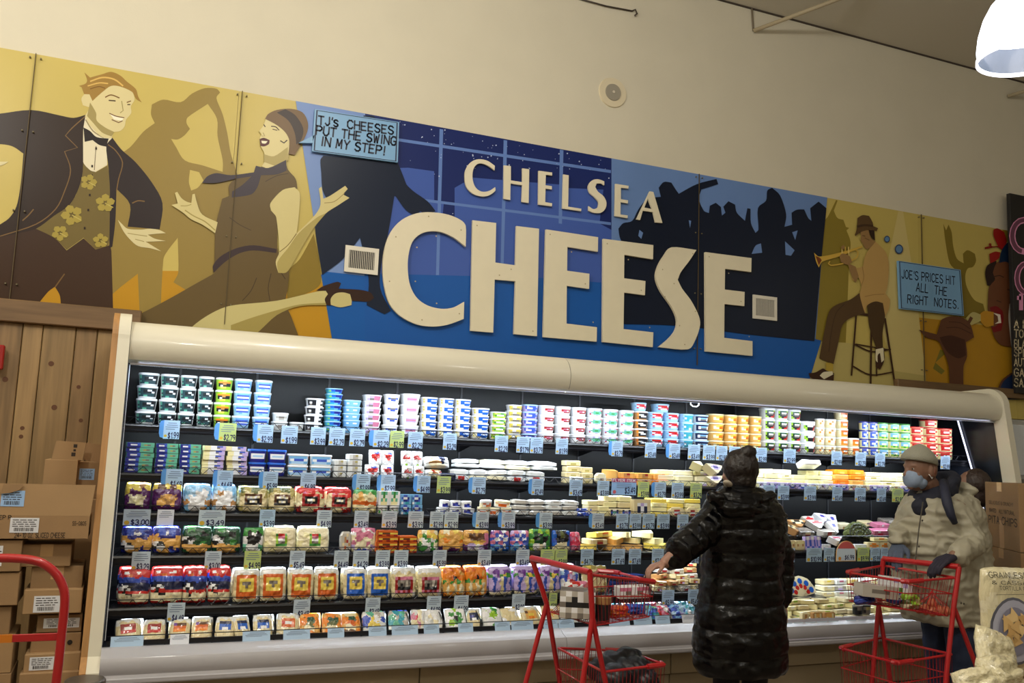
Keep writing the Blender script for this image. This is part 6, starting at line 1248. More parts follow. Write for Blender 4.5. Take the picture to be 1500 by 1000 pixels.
c = at(1484, 1030, 1.72); chipbag(c.x, 1.72, c.z, .14, .10, .07, (-.7, .1, .2), 'crumpled cream chip bag lying in front of the upright one', False)
c = at(1440, 1040, 1.74); chipbag(c.x-.01, 1.72, c.z-.0, .11, .09, .06, (-.7, -.2, -.4), 'crumpled cream chip bag at the lowest corner', False)
dz = at(1486, 1030, 1.8).z
cr = empty('display_crate', (c0.x+.12, 1.9, 0), 'low timber display crate under the chip bags', 'crate')
for k in range(5): MB().box(-.36, .36, -.28, -.262, .02+k*(dz-.06)/5, .0+(k+1)*(dz-.06)/5, WOOD[k % 3], .002).build('slat', cr)
MB().box(-.36, .36, -.262, .26, .0, dz-.045, mat(120, 92, 58, .6), .003).build('crate_body', cr)

# ---------------------------------------------------------------- shopping carts
def cart(name_label, rim, rimf, bot, low_r, low_b, joints, legs, handle, rot=0):
    """all corner points in the order rear-near, rear-far, front-far, front-near (rear = handle side)"""
    c = Vector((sum(p[0] for p in rim)/4, sum(p[1] for p in rim)/4, 0)); root = empty('shopping_cart', c, name_label, 'cart')
    V = lambda p: Vector(p)-c
    def wires(top, bt_, n, name):
        w = MB(); T = [V(p) for p in top]; B = [V(p) for p in bt_]
        for i in range(4):
            a, b = T[i], T[(i+1) % 4]; a2, b2 = B[i], B[(i+1) % 4]; k = max(3, int((b-a).length/.021))
            for j in range(k+1): t = j/k; w.tube([a.lerp(b, t), a2.lerp(b2, t)], .0017, REDD, 4)
            for h in (.42, 1.0): w.tube([a.lerp(a2, h), b.lerp(b2, h)], .003, RED, 5)
        k = max(4, int((B[0]-B[1]).length/.024))
        for j in range(k+1): t = j/k; w.tube([B[0].lerp(B[1], t), B[3].lerp(B[2], t)], .0017, REDD, 4)
        k = max(3, int((B[0]-B[3]).length/.06))
        for j in range(k+1): t = j/k; w.tube([B[0].lerp(B[3], t), B[1].lerp(B[2], t)], .003, REDD, 4)
        o = w.build(name, root)
        r = MB()
        for i in range(4): r.tube([T[i], T[(i+1) % 4]], .0065, RED, 8)
        r.build('basket_rim', o)
        g = MB(); F0, F1 = T[3], T[2]; d = (F1-F0).normalized(); s0 = (T[0]-T[3]).normalized(); s1 = (T[1]-T[2]).normalized()
        g.tube([F0+s0*.10, F0+s0*.01, F0+d*.03], .013, RED, 8); g.build('corner_bumper', o)
        g = MB(); g.tube([F1+s1*.10, F1+s1*.01, F1-d*.03], .013, RED, 8); g.build('corner_bumper', o)
    wires(rim, bot, 0, 'upper_basket'); wires(low_r, low_b, 0, 'lower_basket')
    hn, hf = V(handle[0]), V(handle[1]); m = MB(); m.tube([hn, hf], .0155, RED, 12); put('handle', autosmooth(m.mesh('handle'), 60), root)
    for side in (0, 1):
        j = V(joints[side]); h = (hn, hf)[side]; mm = MB(); mm.tube([h, h.lerp(j, .12)+Vector((0, 0, .0)), j], .0135, RED, 10); put('upright', autosmooth(mm.mesh('upright'), 60), root)
        for lg in legs[side]:
            p = V(lg); mm = MB(); mm.tube([j, p], .0125, RED, 10); o = put('leg', autosmooth(mm.mesh('leg'), 60), root)
            cs = MB(); cs.tube([(p.x-.0, p.y-.014, .052), (p.x, p.y+.014, .052)], .05, mat(40, 40, 44, .6), 18); cs.box(p.x-.01, p.x+.01, p.y-.02, p.y+.02, .06, .12, mat(150, 150, 156, .3, metal=.8)); cs.build('caster', o)
    return root
def tofloor(j, px, py, Y, z=.115):
    p = at(px, py, Y); j = Vector(j); t = (j.z-z)/(j.z-p.z); q = j+(p-j)*t; return (q.x, q.y, z)
jn, jf = at(868, 905, 3.80), at(801, 884, 4.26)
cart('red two-basket shopping cart under the woman\'s hand', [at(868,842,3.80), at(876,836,4.22), at(903,838,4.15), at(960,852,3.82)], None,
     [at(872,916,3.84), at(806,896,4.20), at(905,886,4.12), at(951,903,3.84)],
     [at(884,984,3.80), at(818,949,4.22), at(915,953,4.12), at(974,973,3.82)],
     [Vector(at(884,984,3.80))-Vector((0,0,.24)), Vector(at(818,949,4.22))-Vector((0,0,.24)), Vector(at(915,953,4.12))-Vector((.02,0,.24)), Vector(at(974,973,3.82))-Vector((.02,0,.24))],
     [jn, jf], [[tofloor(jn, 853, 1000, 3.80), tofloor(jn, 887, 1000, 3.80)], [tofloor(jf, 770, 1000, 4.26), tofloor(jf, 820, 1000, 4.26)]], [at(864,838,3.80), at(779,817,4.28)])
jn, jf = at(1397, 888, 3.54), at(1287, 886, 3.97)
cart('red two-basket shopping cart held by the man in the beanie', [at(1400,846,3.55), at(1294,828,3.96), at(1240,838,3.92), at(1328,852,3.58)], None,
     [at(1388,902,3.58), at(1292,874,3.94), at(1244,880,3.90), at(1322,892,3.62)],
     [at(1394,958,3.57), at(1290,934,3.99), at(1230,949,3.92), at(1314,971,3.57)],
     [Vector(at(1394,958,3.57))-Vector((0,0,.24)), Vector(at(1290,934,3.99))-Vector((0,0,.24)), Vector(at(1230,949,3.92))-Vector((-.02,0,.24)), Vector(at(1314,971,3.57))-Vector((-.02,0,.24))],
     [jn, jf], [[tofloor(jn, 1385, 1000, 3.54), tofloor(jn, 1430, 975, 3.54)], [tofloor(jf, 1277, 1000, 3.97), tofloor(jf, 1305, 1000, 3.97)]], [at(1405,830,3.54), at(1294,818,3.95)])
# groceries in the carts
def item(parts, name, px, py, Y, w, d, h, rot, label, cat, group=None):
    p = at(px, py, Y); return thing(parts, name, (p.x, p.y, p.z+.010), rot, (w, d, h), uniq(label), cat, group)
G1_ = 'groceries in the woman\'s cart'; G2_ = 'groceries in the man\'s cart'
item(carton('A', ['awawaw', 'wakwaw', 'AkkkkA', 'wawawa', 'aAaAaA']), 'food_carton', 846, 906, 3.98, .17, .14, .13, (0, 0, -.5), 'grey and white patterned carton in the woman\'s cart', 'carton', G1_)
item(tub('k', 'D', None, n=2, lidh=.25), 'food_cup', 882, 916, 3.92, .085, .085, .125, (0, 0, 0), 'dark round cup with tan lid in the woman\'s cart', 'cup', G1_)
item(pouch(['rOr', 'OrO', 'ror'], 1), 'food_pouch', 905, 908, 3.95, .13, .07, .06, (0, 0, .1), 'red-orange pouch in the woman\'s cart', 'pouch', G1_)
item(pouch(['bub', 'ubu', 'bBb'], 2), 'food_pouch', 931, 906, 3.93, .10, .07, .055, (-.3, 0, -.3), 'blue pouch in the woman\'s cart', 'pouch', G1_)
item(carton('w', ['mmwmm', 'wAwAw', 'aaaaa']), 'food_carton', 925, 878, 3.98, .15, .09, .055, (0, -.05, -.2), 'flat white and pink carton high in the woman\'s cart', 'carton', G1_)
item(pouch(['wrmw', 'rwwr', 'wCww'], 1), 'food_pouch', 850, 886, 4.12, .15, .06, .10, (-.4, 0, .1), 'white pouch with red marks at the back of the woman\'s cart', 'pouch', G1_)
item(carton('a', ['aaaa', 'aAAa', 'aaaa']), 'egg_carton', 1283, 878, 3.76, .20, .10, .065, (0, .08, -.3), 'grey egg carton in the man\'s cart', 'carton', G2_)
item(pouch(['BuB', 'uBu', 'BuB'], 0, wr=1.6), 'food_pouch', 1268, 889, 3.80, .15, .07, .05, (-.2, 0, .2), 'blue crinkled pouch at the front of the man\'s cart', 'pouch', G2_)
item(pouch(['uBu', 'Bwu', 'uBB'], 1, wr=1.6), 'food_pouch', 1312, 892, 3.74, .10, .07, .07, (-.2, .2, -.2), 'blue crinkled pouch in the middle of the man\'s cart', 'pouch', G2_)
item(pouch(['lilx', 'xlil', 'eiee'], 0, wr=1.6), 'salad_pack', 1334, 896, 3.70, .11, .08, .085, (-.1, 0, 0), 'green leafy pack in the man\'s cart', 'pack', G2_)
item(carton('w', ['wvwww', 'wwwvw', 'gggww', 'wwwww']), 'food_carton', 1310, 876, 3.86, .15, .10, .10, (0, .1, -.2), 'white carton with green mark standing in the man\'s cart', 'carton', G2_)
nb = at(1366, 901, 3.72); net = empty('net_of_onions', nb, 'red net bag of onions in the man\'s cart', 'bag', G2_)
rnd = random.Random(6)
def sph(r, n=10, m_=6): return [[(r*math.sin(math.pi*i/m_)*math.cos(2*math.pi*k/n), r*math.sin(math.pi*i/m_)*math.sin(2*math.pi*k/n), -r*math.cos(math.pi*i/m_)) for k in range(n)] for i in range(m_+1)]
ob = MB().rings([[(p[0], p[1], p[2]) for p in r] for r in sph(.026)], mat(206, 120, 84, .4), cap=False); om = ob.mesh('onion'); om.polygons.foreach_set('use_smooth', [True]*len(om.polygons))
for k in range(9): put('onion', om, net, loc=((k % 3-1)*.048, (k//3 % 3-1)*.045, .028+(.035 if k in (4,) else 0)))
ne = MB(); 
for k in range(9):
    a = k*math.pi/9*2; ne.tube([(.085*math.cos(a), .085*math.sin(a), .01), (.08*math.cos(a), .075*math.sin(a), .05), (.02*math.cos(a), .02*math.sin(a), .10), (.012, .01, .13)], .0022, mat(200, 40, 40, .4), 4)
ne.build('net', net)

# ---------------------------------------------------------------- people
def ellipsoid(mb, c, r, m=None, rot=None, n=18, k=12):
    from mathutils import Euler
    R_ = Euler(rot).to_matrix() if rot else Matrix.Identity(3); c = Vector(c); rs = []
    for i in range(k+1):
        t = -math.pi/2+math.pi*i/k; rr = max(math.cos(t), .02)
        rs.append([tuple(c+R_ @ Vector((r[0]*rr*math.cos(2*math.pi*j/n), r[1]*rr*math.sin(2*math.pi*j/n), r[2]*math.sin(t)))) for j in range(n)])
    mb.rings(rs, m or SKINM)
def limb(mb, pts, rad, m=None, seg=14):
    """tapered limb with round ends"""
    P = [Vector(p) for p in pts]; ext = [P[0]+(P[0]-P[1]).normalized()*rad[0]*.8]+P+[P[-1]+(P[-1]-P[-2]).normalized()*rad[-1]*.8]
    mb.tube(ext, [rad[0]*.35]+list(rad)+[rad[-1]*.35], m or SKINM, seg)
def loft(mb, rs, m=None, n=28, p=2.3):
    out = []
    for (c, rx, ry, rz) in rs:
        row_ = []
        for k in range(n):
            a = 2*math.pi*k/n; q = sup(a, p); x, y = rx*q[0], ry*q[1]
            row_.append((c[0]+x*math.cos(rz)-y*math.sin(rz), c[1]+x*math.sin(rz)+y*math.cos(rz), c[2]))
        out.append(row_)
    mb.rings(out, m or SKINM)
SKINM = mat(150, 106, 82, .5)
def fuse(name, mb, voxel, m, parent, disp=None, smooth_it=3):
    """one continuous surface out of overlapping closed shapes"""
    me = mb.mesh(name+'_raw'); o = bpy.data.objects.new(name, me); COL.objects.link(o)
    md = o.modifiers.new('r', 'REMESH'); md.mode = 'VOXEL'; md.voxel_size = voxel; md.use_smooth_shade = True
    sm_ = o.modifiers.new('s', 'SMOOTH'); sm_.iterations = smooth_it; sm_.factor = .5
    dg = bpy.context.evaluated_depsgraph_get(); dg.update(); ev = o.evaluated_get(dg); me2 = bpy.data.meshes.new_from_object(ev)
    o.modifiers.clear(); o.data = me2; me2.materials.clear(); me2.materials.append(m); me2.name = name
    if disp:
        nn = [v.normal.copy() for v in me2.vertices]
        for v, n_ in zip(me2.vertices, nn): v.co = v.co+n_*disp(v.co, n_)
    me2.polygons.foreach_set('use_smooth', [True]*len(me2.polygons)); me2.polygons.foreach_set('material_index', [0]*len(me2.polygons)); me2.update()
    o.parent = parent
    if parent: o.matrix_parent_inverse = Matrix.Translation(-parent.location)
    return o
def hand(mb, wrist, fwd, back, side, s=1.0, curl=.5, r=.0088, m=None):
    """palm and five bent fingers; fwd = towards the fingers, back = out of the back of the hand, side = towards the thumb"""
    f, b, d = Vector(fwd).normalized(), Vector(back).normalized(), Vector(side).normalized(); w = Vector(wrist)
    for k in range(4):
        off = d*(.030-.020*k)*s; base = w+f*.082*s+off; limb(mb, [w+f*.015*s+off*.7, base], [.017*s, .0125*s], m, 10)
        L = (.040, .045, .041, .032)[k]*s; ang_ = curl*.7; p = base; dirn = f.copy()
        pts = [p]
        for j in range(3):
            a_ = curl*(.55+.35*j); dirn = (f*math.cos(ang_)-b*math.sin(ang_)).normalized(); p = p+dirn*L*(1, .68, .52)[j]; pts.append(p); ang_ += curl
        limb(mb, pts, [r*1.08*s, r*s, r*.92*s, r*.8*s], m, 8)
    t0 = w+f*.02*s+d*.028*s; t1 = t0+(f*.6+d*.75-b*.15).normalized()*.038*s; t2 = t1+(f*.85+d*.2-b*.45).normalized()*.032*s; t3 = t2+(f*.8-d*.1-b*.6).normalized()*.024*s
    limb(mb, [t0, t1, t2, t3], [.014*s, .0115*s, .0098*s, .0085*s], m, 8)
def face(mb, c, fw, sd, s=1.0, m=None):
    """skull, jaw, nose, brows, lips, ears around centre c; fw = facing direction"""
    c = Vector(c); fw = Vector(fw).normalized(); sd = Vector(sd).normalized(); up = Vector((0, 0, 1)); yaw = math.atan2(fw.y, fw.x)
    ellipsoid(mb, c+up*.015, (.096*s, .074*s, .100*s), m, (0, 0, yaw)); ellipsoid(mb, c+fw*.030*s-up*.055*s, (.058*s, .052*s, .062*s), m, (0, 0, yaw))
    limb(mb, [c+fw*.088*s+up*.010*s, c+fw*.108*s-up*.026*s], [.009*s, .014*s], m, 8); ellipsoid(mb, c+fw*.078*s+up*.026*s, (.016*s, .05*s, .010*s), m, (0, 0, yaw))
    ellipsoid(mb, c+fw*.086*s-up*.062*s, (.010*s, .024*s, .009*s), m, (0, 0, yaw)); ellipsoid(mb, c+fw*.066*s-up*.092*s, (.024*s, .026*s, .018*s), m, (0, 0, yaw))
    for q in (-1, 1):
        ellipsoid(mb, c+sd*q*.074*s-fw*.008*s-up*.008*s, (.018*s, .010*s, .032*s), m, (0, 0, yaw)); ellipsoid(mb, c+fw*.058*s+sd*q*.034*s-up*.03*s, (.022*s, .024*s, .022*s), m, (0, 0, yaw))

def eyes(c, fw, sd, parent, s=1.0):
    c = Vector(c); fw = Vector(fw).normalized(); sd = Vector(sd).normalized()
    for q in (-1, 1):
        e = MB(); p = c+fw*.076*s+sd*q*.030*s+Vector((0, 0, .008*s)); ellipsoid(e, p, (.0095*s,)*3, mat(150, 142, 134, .3), None, 12, 8); ellipsoid(e, p+fw*.0065*s, (.0055*s,)*3, mat(44, 28, 18, .15), None, 10, 6)
        o = e.build('eye', parent, smooth=True); o.location = -parent.location
# --- the woman in the black quilted coat, seen from behind
WY = 3.97
def wpnt(px, py, dy=0.0): return at(px, py, WY+dy)
foot = wpnt(1085, 900); wm = empty('person', (foot.x, WY, 0), 'person seen from behind in a long black quilted coat, dark hair in a bun', 'person')
wmb = MB(); hc_ = wpnt(1082, 690, .02); face(wmb, hc_, (-.12, 1, -.05), (1, .12, 0), .98)
sh_z = wpnt(1085, 745).z; cxw = wpnt(1085, 760).x
limb(wmb, [hc_-Vector((0, .0, .07)), (cxw, WY, sh_z)], [.052, .06]); loft(wmb, [((cxw, WY, sh_z+.02), .10, .07, 0), ((cxw, WY, sh_z-.04), .175, .095, 0), ((cxw, WY, sh_z-.2), .155, .10, 0), ((cxw, WY, sh_z-.4), .125, .09, 0), ((cxw, WY, .82), .165, .11, 0), ((cxw, WY, .74), .15, .11, 0)])
shL, elL, wrL = Vector((cxw-.175, WY-.0, sh_z-.045)), wpnt(994, 808, -.10), Vector((2.475, 3.90, .955))
shR, elR, wrR = Vector((cxw+.175, WY, sh_z-.045)), wpnt(1148, 812, -.02), wpnt(1146, 888, -.02)
limb(wmb, [shL, elL, wrL], [.05, .04, .027]); limb(wmb, [shR, elR, wrR], [.05, .04, .027])
hand(wmb, wrL, (-1, -.05, -.22), (-.15, .1, 1), (-.1, -1, 0), .82, .62); hand(wmb, wrR, (.0, .05, -1), (1, 0, 0), (0, 1, .0), .95, .30)
for sx in (-1, 1): limb(wmb, [(cxw+sx*.085, WY, .80), (cxw+sx*.085, WY-.01, .45), (cxw+sx*.085, WY+.01, .10)], [.085, .055, .036])
for sx in (-1, 1): limb(wmb, [(cxw+sx*.085, WY+.01, .07), (cxw+sx*.09, WY+.12, .045)], [.036, .03])
SKW = mat(158, 118, 100, .5)
body = fuse('body', wmb, .0052, SKW, wm, smooth_it=1); eyes(hc_, (-.12, 1, -.05), (1, .12, 0), wm, .98)
BLKC = mat(2, 2, 4, .27, coat=.0, bump=.35, bscale=30, spec=.34)
cb_ = MB(); CP = 2.2
prof_w = [(712,1060,1112,.075), (722,1050,1122,.10), (735,1036,1138,.125), (752,1030,1146,.15), (778,1030,1146,.165), (810,1035,1141,.165), (845,1034,1138,.17), (880,1029,1140,.18), (915,1024,1143,.185), (950,1021,1145,.19), (975,1022,1144,.188), (985,1030,1140,.175)]
rs = []
for (py, xa, xb, ry) in prof_w:
    A_, B_ = wpnt(xa, py), wpnt(xb, py); rs.append(((A_+B_)/2, (B_.x-A_.x)/2*1.0, ry, 0))
loft(cb_, rs, p=2.15)
limb(cb_, [shL+Vector((.03, 0, -.01)), elL, wrL+Vector((.05, 0, .01))], [.092, .075, .055]); limb(cb_, [shR+Vector((-.02, 0, -.01)), elR+Vector((-.012, 0, 0)), wrR+Vector((-.005, 0, .03))], [.088, .068, .058])
# hood folded on the back, collar
hd = wpnt(1085, 745, -.11)
ellipsoid(cb_, wpnt(1085, 727, -.06), (.145, .085, .055), None, (.3, 0, 0)); ellipsoid(cb_, hd, (.135, .06, .055), None, (.2, 0, 0)); ellipsoid(cb_, wpnt(1120, 730, -.09), (.07, .05, .035), None, (0, -.5, 0)); ellipsoid(cb_, wpnt(1050, 730, -.09), (.06, .05, .035), None, (0, .5, 0))
armdir = (wrL-shL).normalized()
def quilt(p, n_):
    q = p-shL; along = q.dot(armdir)
    if p.x < cxw-.235 and p.z > .85: t = along/.075
    elif p.z > sh_z-.03: t = p.z/.055+noise.noise(p*9)*.6
    elif p.x > cxw+.175 and p.z > 1.0-.18: t = p.z/.07+.3
    else: t = p.z/.125+noise.noise(p*4)*.16
    g = abs(math.sin(math.pi*t)); return .012*(g**.35-.8)+.006*noise.noise(Vector((p.x*16, p.y*16, p.z*34)))+.006*noise.noise(p*12)
fuse('quilted_coat', cb_, .0075, BLKC, wm, quilt, 2)
hb = MB(); HAIR = mat(24, 15, 12, .45, noise_amt=.3, nscale=40, bump=.5, bscale=70)
ellipsoid(hb, hc_+Vector((.0, -.018, .020)), (.094, .098, .098)); ellipsoid(hb, hc_+Vector((0, -.045, -.04)), (.070, .062, .075)); ellipsoid(hb, wpnt(1096, 662, -.05), (.046, .040, .036)); ellipsoid(hb, wpnt(1088, 668, -.04), (.030, .03, .022)); ellipsoid(hb, wpnt(1101, 672, -.06), (.03, .028, .024))
fuse('hair', hb, .006, HAIR, wm, lambda p, n_: .006*noise.noise(Vector((p.x*60, p.y*30, p.z*22))), 2)
cl_ = MB(); ellipsoid(cl_, wpnt(1066, 708, -.075), (.034, .022, .015), mat(170, 160, 142, .7), (0, .35, .5)); o = cl_.build('pale_collar', wm, smooth=True); o.location = -wm.location
tb = MB()
for sx in (-1, 1): limb(tb, [(cxw+sx*.09, WY, .62), (cxw+sx*.088, WY-.01, .45), (cxw+sx*.088, WY+.01, .12)], [.10, .072, .055])
fuse('trousers', tb, .009, mat(20, 20, 26, .8), wm)
for sx in (-1, 1):
    bb = MB(); limb(bb, [(cxw+sx*.088, WY+.01, .2), (cxw+sx*.088, WY, .06)], [.058, .05]); limb(bb, [(cxw+sx*.088, WY-.02, .045), (cxw+sx*.092, WY+.13, .042)], [.045, .04]); fuse('boot', bb, .008, mat(22, 20, 20, .4), wm)
# --- black padded jacket in the lower basket
pj = at(912, 1000, 3.96); jb = MB()
for (dx, dy_, dz_, r_) in ((-.06,-.03,.03,.085), (.05,.0,.05,.10), (.0,.08,.06,.095), (.09,-.06,.02,.07), (-.08,.07,.05,.07), (.06,.05,.11,.06)): ellipsoid(jb, (pj.x+dx, pj.y+dy_, pj.z+.0+dz_), (r_*1.1, r_, r_*.75))
jr = fuse('padded_jacket', jb, .008, mat(26, 28, 34, .4, bump=.3, bscale=40), None, lambda p, n_: .012*(abs(math.sin(p.x*42+p.z*25+2*noise.noise(p*9)))**.5-.6)+.008*noise.noise(p*22), 2)
jr['label'] = 'folded black padded jacket in the lower basket of the woman\'s cart'; jr['category'] = 'jacket'
# --- the man in the pale parka, grey beanie and mask, facing left
MY = 4.0
def mp(px, py, dy=0.0): return at(px, py, MY+dy)
mn = empty('person', (mp(1385, 900).x, MY, 0), 'person in khaki parka, grey beanie and pale blue mask holding the cart', 'person')
fwm = (-1, .10, -.05); sdm = (.10, 1, 0)
hm = mp(1349, 688); mb = MB(); face(mb, hm, fwm, sdm, 1.04)
limb(mb, [hm+Vector((.03, 0, -.06)), mp(1378, 735)], [.058, .065])
loft(mb, [(mp(1375, 728), .09, .10, 0), (mp(1380, 745), .10, .155, 0), (mp(1384, 800), .12, .145, 0), (mp(1388, 850), .115, .14, 0), (mp(1390, 905), .13, .165, 0)], n=24)
sN, eN, wN = mp(1402, 742, -.20), mp(1424, 797, -.28), at(1396, 814, 3.62); sF, eF, wF = mp(1350, 748, .16), mp(1322, 778, .12), at(1315, 797, 3.97)
limb(mb, [sN, eN, wN], [.048, .040, .027]); limb(mb, [sF, eF, wF], [.048, .040, .027])
xk = mp(1392, 900).x
for (dy_, dx) in ((-.10, -.02), (.10, .02)):
    limb(mb, [Vector((xk+dx, MY+dy_, .76)), Vector((xk+dx-.01, MY+dy_, .48)), Vector((xk+dx+.02, MY+dy_, .11))], [.09, .062, .042])
    limb(mb, [Vector((xk+.03, MY+dy_, .07)), Vector((xk-.12, MY+dy_, .045))], [.038, .034])
SKM = mat(126, 92, 74, .5)
fuse('body', mb, .0052, SKM, mn, smooth_it=1); eyes(hm, fwm, sdm, mn, 1.04)
KH = mat(160, 154, 134, .5, bump=.12, bscale=60)
jk = MB(); prof_m = [(720,1352,1402,.11,0), (729,1342,1414,.17,0), (745,1334,1418,.215,0), (772,1328,1426,.23,0), (805,1322,1432,.235,0), (840,1328,1434,.24,0), (875,1336,1437,.24,0), (900,1340,1440,.235,0), (909,1345,1437,.22,0)]
rs = []
for (py, xa, xb, ry, rz) in prof_m:
    A_, B_ = mp(xa, py), mp(xb, py); rs.append(((A_+B_)/2, (B_.x-A_.x)/2*1.0, ry, rz))
loft(jk, rs, p=2.4)
limb(jk, [sN+Vector((-.02, .03, -.02)), eN, wN+Vector((.045, .0, .0))], [.094, .080, .060]); limb(jk, [sF+Vector((0, -.02, -.02)), eF, wF+Vector((.004, 0, .024))], [.095, .078, .058])
ellipsoid(jk, mp(1400, 716, .0), (.060, .15, .045), None, (0, .75, 0))
ad = (eN-sN).normalized(); ad2 = (wN-eN).normalized()
def wrinkle(p, n_):
    v = Vector(p); a_ = .014*noise.noise(Vector((v.x*7, v.y*7, v.z*11)))-.020*abs(noise.noise(Vector((v.x*13+v.z*9, v.y*10, v.z*17-v.x*8))))+.005*noise.noise(v*30)
    if (v-eN).length < .2: a_ += .012*math.sin((v-eN).dot(ad2)*95+3*noise.noise(v*7))*(1-(v-eN).length/.2)
    if (v-wF).length < .2: a_ += .008*math.sin((v-wF).z*110)
    return max(a_+.004, -.010)
fuse('parka', jk, .0075, KH, mn, wrinkle, 2)
zp = MB(); zp.tube([mp(1352, 735, -.17), mp(1346, 775, -.215), mp(1341, 820, -.235), mp(1346, 870, -.24)], .0035, mat(66, 60, 50, .5), 6); o = zp.build('zip', mn); o.location = -mn.location
# pocket flap and snaps
for (px_, py_) in ((1351, 762), (1346, 800), (1408, 883), (1412, 884)):
    q = MB(); ellipsoid(q, mp(px_, py_, -.245), (.006, .004, .006), mat(70, 62, 50, .4), None, 8, 6); o = q.build('snap', mn); o.location = -mn.location
# beanie
bn = MB(); rim = mp(1346.5, 677); top = mp(1348, 650); tilt = Vector((.16, 0, 1)).normalized(); Rb = []
for (t, rx, ry) in ((-.02, .104, .088), (.0, .110, .093), (.18, .108, .092), (.30, .106, .09), (.33, .101, .086), (.55, .086, .074), (.78, .055, .05), (.93, .027, .026), (1.0, .008, .008)):
    c_ = rim.lerp(top, t); Rb.append([tuple(c_+Vector((rx*math.cos(a), ry*math.sin(a), -.17*rx*math.cos(a)*(1-t*.4)))) for a in [2*math.pi*k/32 for k in range(32)]])
bn.rings(Rb, mat(150, 148, 132, .8, bump=.5, bscale=140)); me = bn.mesh('beanie'); me.polygons.foreach_set('use_smooth', [True]*len(me.polygons)); put('beanie', me, mn, loc=-mn.location)
mk_ = MB(); ellipsoid(mk_, hm+Vector((-.058, .004, -.050)), (.056, .062, .062), None, (0, .15, .0)); ellipsoid(mk_, hm+Vector((-.092, .008, -.035)), (.028, .030, .032)); ellipsoid(mk_, hm+Vector((-.03, .0, -.07)), (.05, .060, .045))
fuse('face_mask', mk_, .005, mat(136, 152, 176, .7, bump=.15, bscale=80), mn, lambda p, n_: .0025*noise.noise(p*28), 2)
lp_ = MB(); lp_.tube([hm+Vector((-.022, -.063, -.012)), hm+Vector((-.012, -.076, -.03)), hm+Vector((.0, -.078, -.048)), hm+Vector((.012, -.076, -.030))], .0022, mat(232, 232, 228, .5), 6); o = lp_.build('ear_loop', mn); o.location = -mn.location
ea = MB(); ellipsoid(ea, hm+Vector((.020, -.078, -.010)), (.021, .009, .032), SKM, (0, .25, 0)); ellipsoid(ea, hm+Vector((.018, -.0865, -.006)), (.010, .004, .018), mat(112, 66, 50, .6), (0, .25, 0)); o = ea.build('ear', mn, smooth=True); o.location = -mn.location
# navy scarf and dark hood lining
sc_ = MB()
for (cx_, cz_, R_, r_, tx_) in ((1366, 722, .098, .040, .42), (1373, 711, .092, .038, .60), (1361, 733, .088, .036, .25)):
    c_ = mp(cx_, cz_); pts = []
    for k in range(17):
        a = 2*math.pi*k/16; pts.append(c_+Vector((R_*math.cos(a), R_*1.05*math.sin(a), tx_*R_*math.cos(a))))
    sc_.tube(pts, r_, None or mat(22, 24, 44, .8), 12)
ellipsoid(sc_, mp(1347, 742, -.05), (.038, .05, .055)); ellipsoid(sc_, mp(1352, 752, -.06), (.03, .04, .05))
fuse('scarf', sc_, .008, mat(20, 24, 40, .8, bump=.3, bscale=60), mn, lambda p, n_: .008*noise.noise(Vector((p.x*14, p.y*14, p.z*30))), 2)
st_ = MB(); sp0 = [mp(1382, 706, -.12), mp(1384, 720, -.20), mp(1388, 738, -.245), mp(1393, 754, -.262), mp(1399, 766, -.262)]
st_.tube(sp0, [.024, .027, .028, .024, .016], mat(30, 34, 54, .7), 8); o = st_.build('backpack_strap', mn, smooth=True); o.location = -mn.location
# gloves closed on the handle
hN = at(1382, 827, 3.62); hF = at(1313, 820, 3.88)
gl = MB(); hand(gl, wF+Vector((0, -.01, -.005)), (hF+Vector((-.03, 0, .012)))-wF, (-.3, -.2, 1), (.2, -1, 0), 1.15, .62, .0105); fuse('glove', gl, .0048, mat(74, 84, 104, .75), mn, None, 1)
gl = MB(); hand(gl, wN+Vector((0, .0, -.0)), (hN+Vector((-.03, 0, .01)))-wN, (-.2, -.4, 1), (.1, 1, 0), 1.1, .62, .0105); fuse('glove', gl, .0048, mat(36, 32, 48, .75), mn, None, 1)
jn_ = MB(); xk = mp(1392, 900).x
for (dy_, dx) in ((-.10, -.02), (.10, .02)): limb(jn_, [Vector((xk+dx, MY+dy_, .76)), Vector((xk+dx-.01, MY+dy_, .48)), Vector((xk+dx+.02, MY+dy_, .11))], [.115, .088, .07])
fuse('jeans', jn_, .009, mat(34, 46, 74, .8, noise_amt=.2, nscale=6, bump=.2, bscale=90), mn, lambda p, n_: .006*noise.noise(Vector((p.x*10, p.y*10, p.z*18))), 2)
for dy_ in (-.10, .10):
    b_ = MB(); limb(b_, [Vector((xk+.03, MY+dy_, .06)), Vector((xk-.13, MY+dy_, .045))], [.052, .042]); fuse('shoe', b_, .008, mat(34, 30, 28, .5), mn)
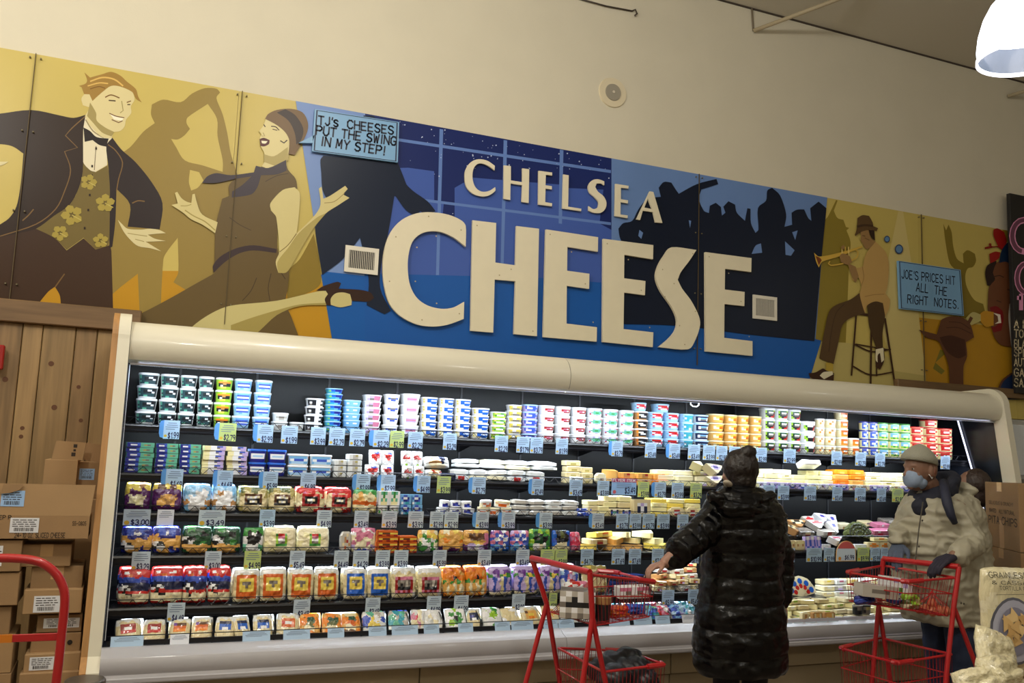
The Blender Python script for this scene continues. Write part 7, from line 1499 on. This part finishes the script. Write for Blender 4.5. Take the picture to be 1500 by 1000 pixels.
# --- shopper hidden behind him
SY = 4.52; h3 = at(1424, 713, SY); sx_ = h3.x; s3 = empty('person', (sx_, SY, 0), 'mostly hidden person with dark brown hair and navy coat behind the man', 'person')
mb = MB(); face(mb, h3, (-.7, .7, -.1), (.7, .7, 0), .95); limb(mb, [h3-Vector((0, 0, .07)), (sx_, SY, h3.z-.2)], [.05, .06]); zz = h3.z-.22
loft(mb, [((sx_, SY, zz+.04), .1, .08, 0), ((sx_, SY, zz-.05), .17, .10, 0), ((sx_, SY, zz-.3), .14, .1, 0), ((sx_, SY, .72), .15, .11, 0)])
for q in (-1, 1):
    limb(mb, [(sx_+q*.17, SY, zz-.03), (sx_+q*.2, SY, zz-.28), (sx_+q*.19, SY+.05, zz-.50)], [.05, .04, .028]); hand(mb, (sx_+q*.19, SY+.05, zz-.50), (0, .1, -1), (q, 0, 0), (0, 1, 0), .9, .3)
    limb(mb, [(sx_+q*.08, SY, .75), (sx_+q*.08, SY, .42), (sx_+q*.08, SY, .08)], [.085, .06, .04]); limb(mb, [(sx_+q*.08, SY, .06), (sx_+q*.08, SY+.12, .045)], [.04, .034])
fuse('body', mb, .007, SKM, s3, smooth_it=1)
hb = MB(); ellipsoid(hb, h3+Vector((.02, -.02, .025)), (.094, .09, .10)); ellipsoid(hb, h3+Vector((.035, -.04, -.05)), (.075, .06, .085)); fuse('hair', hb, .007, mat(48, 34, 28, .5, noise_amt=.3, nscale=40, bump=.5, bscale=70), s3, lambda p, n_: .006*noise.noise(Vector((p.x*50, p.y*30, p.z*20))), 2)
ct = MB(); loft(ct, [((sx_, SY, zz+.07), .11, .095, 0), ((sx_, SY, zz-.02), .19, .125, 0), ((sx_, SY, zz-.3), .175, .135, 0), ((sx_, SY, .62), .20, .15, 0)])
for q in (-1, 1): limb(ct, [(sx_+q*.17, SY, zz-.03), (sx_+q*.21, SY, zz-.28), (sx_+q*.19, SY+.04, zz-.46)], [.075, .062, .05])
fuse('navy_coat', ct, .009, mat(24, 24, 40, .7), s3, lambda p, n_: .008*noise.noise(p*9), 2)
for q in (-1, 1):
    b_ = MB(); limb(b_, [(sx_+q*.085, SY, .7), (sx_+q*.08, SY, .42), (sx_+q*.08, SY, .1)], [.1, .075, .055]); limb(b_, [(sx_+q*.08, SY, .06), (sx_+q*.08, SY+.13, .045)], [.05, .042]); fuse('trouser_leg', b_, .010, mat(26, 26, 32, .7), s3)
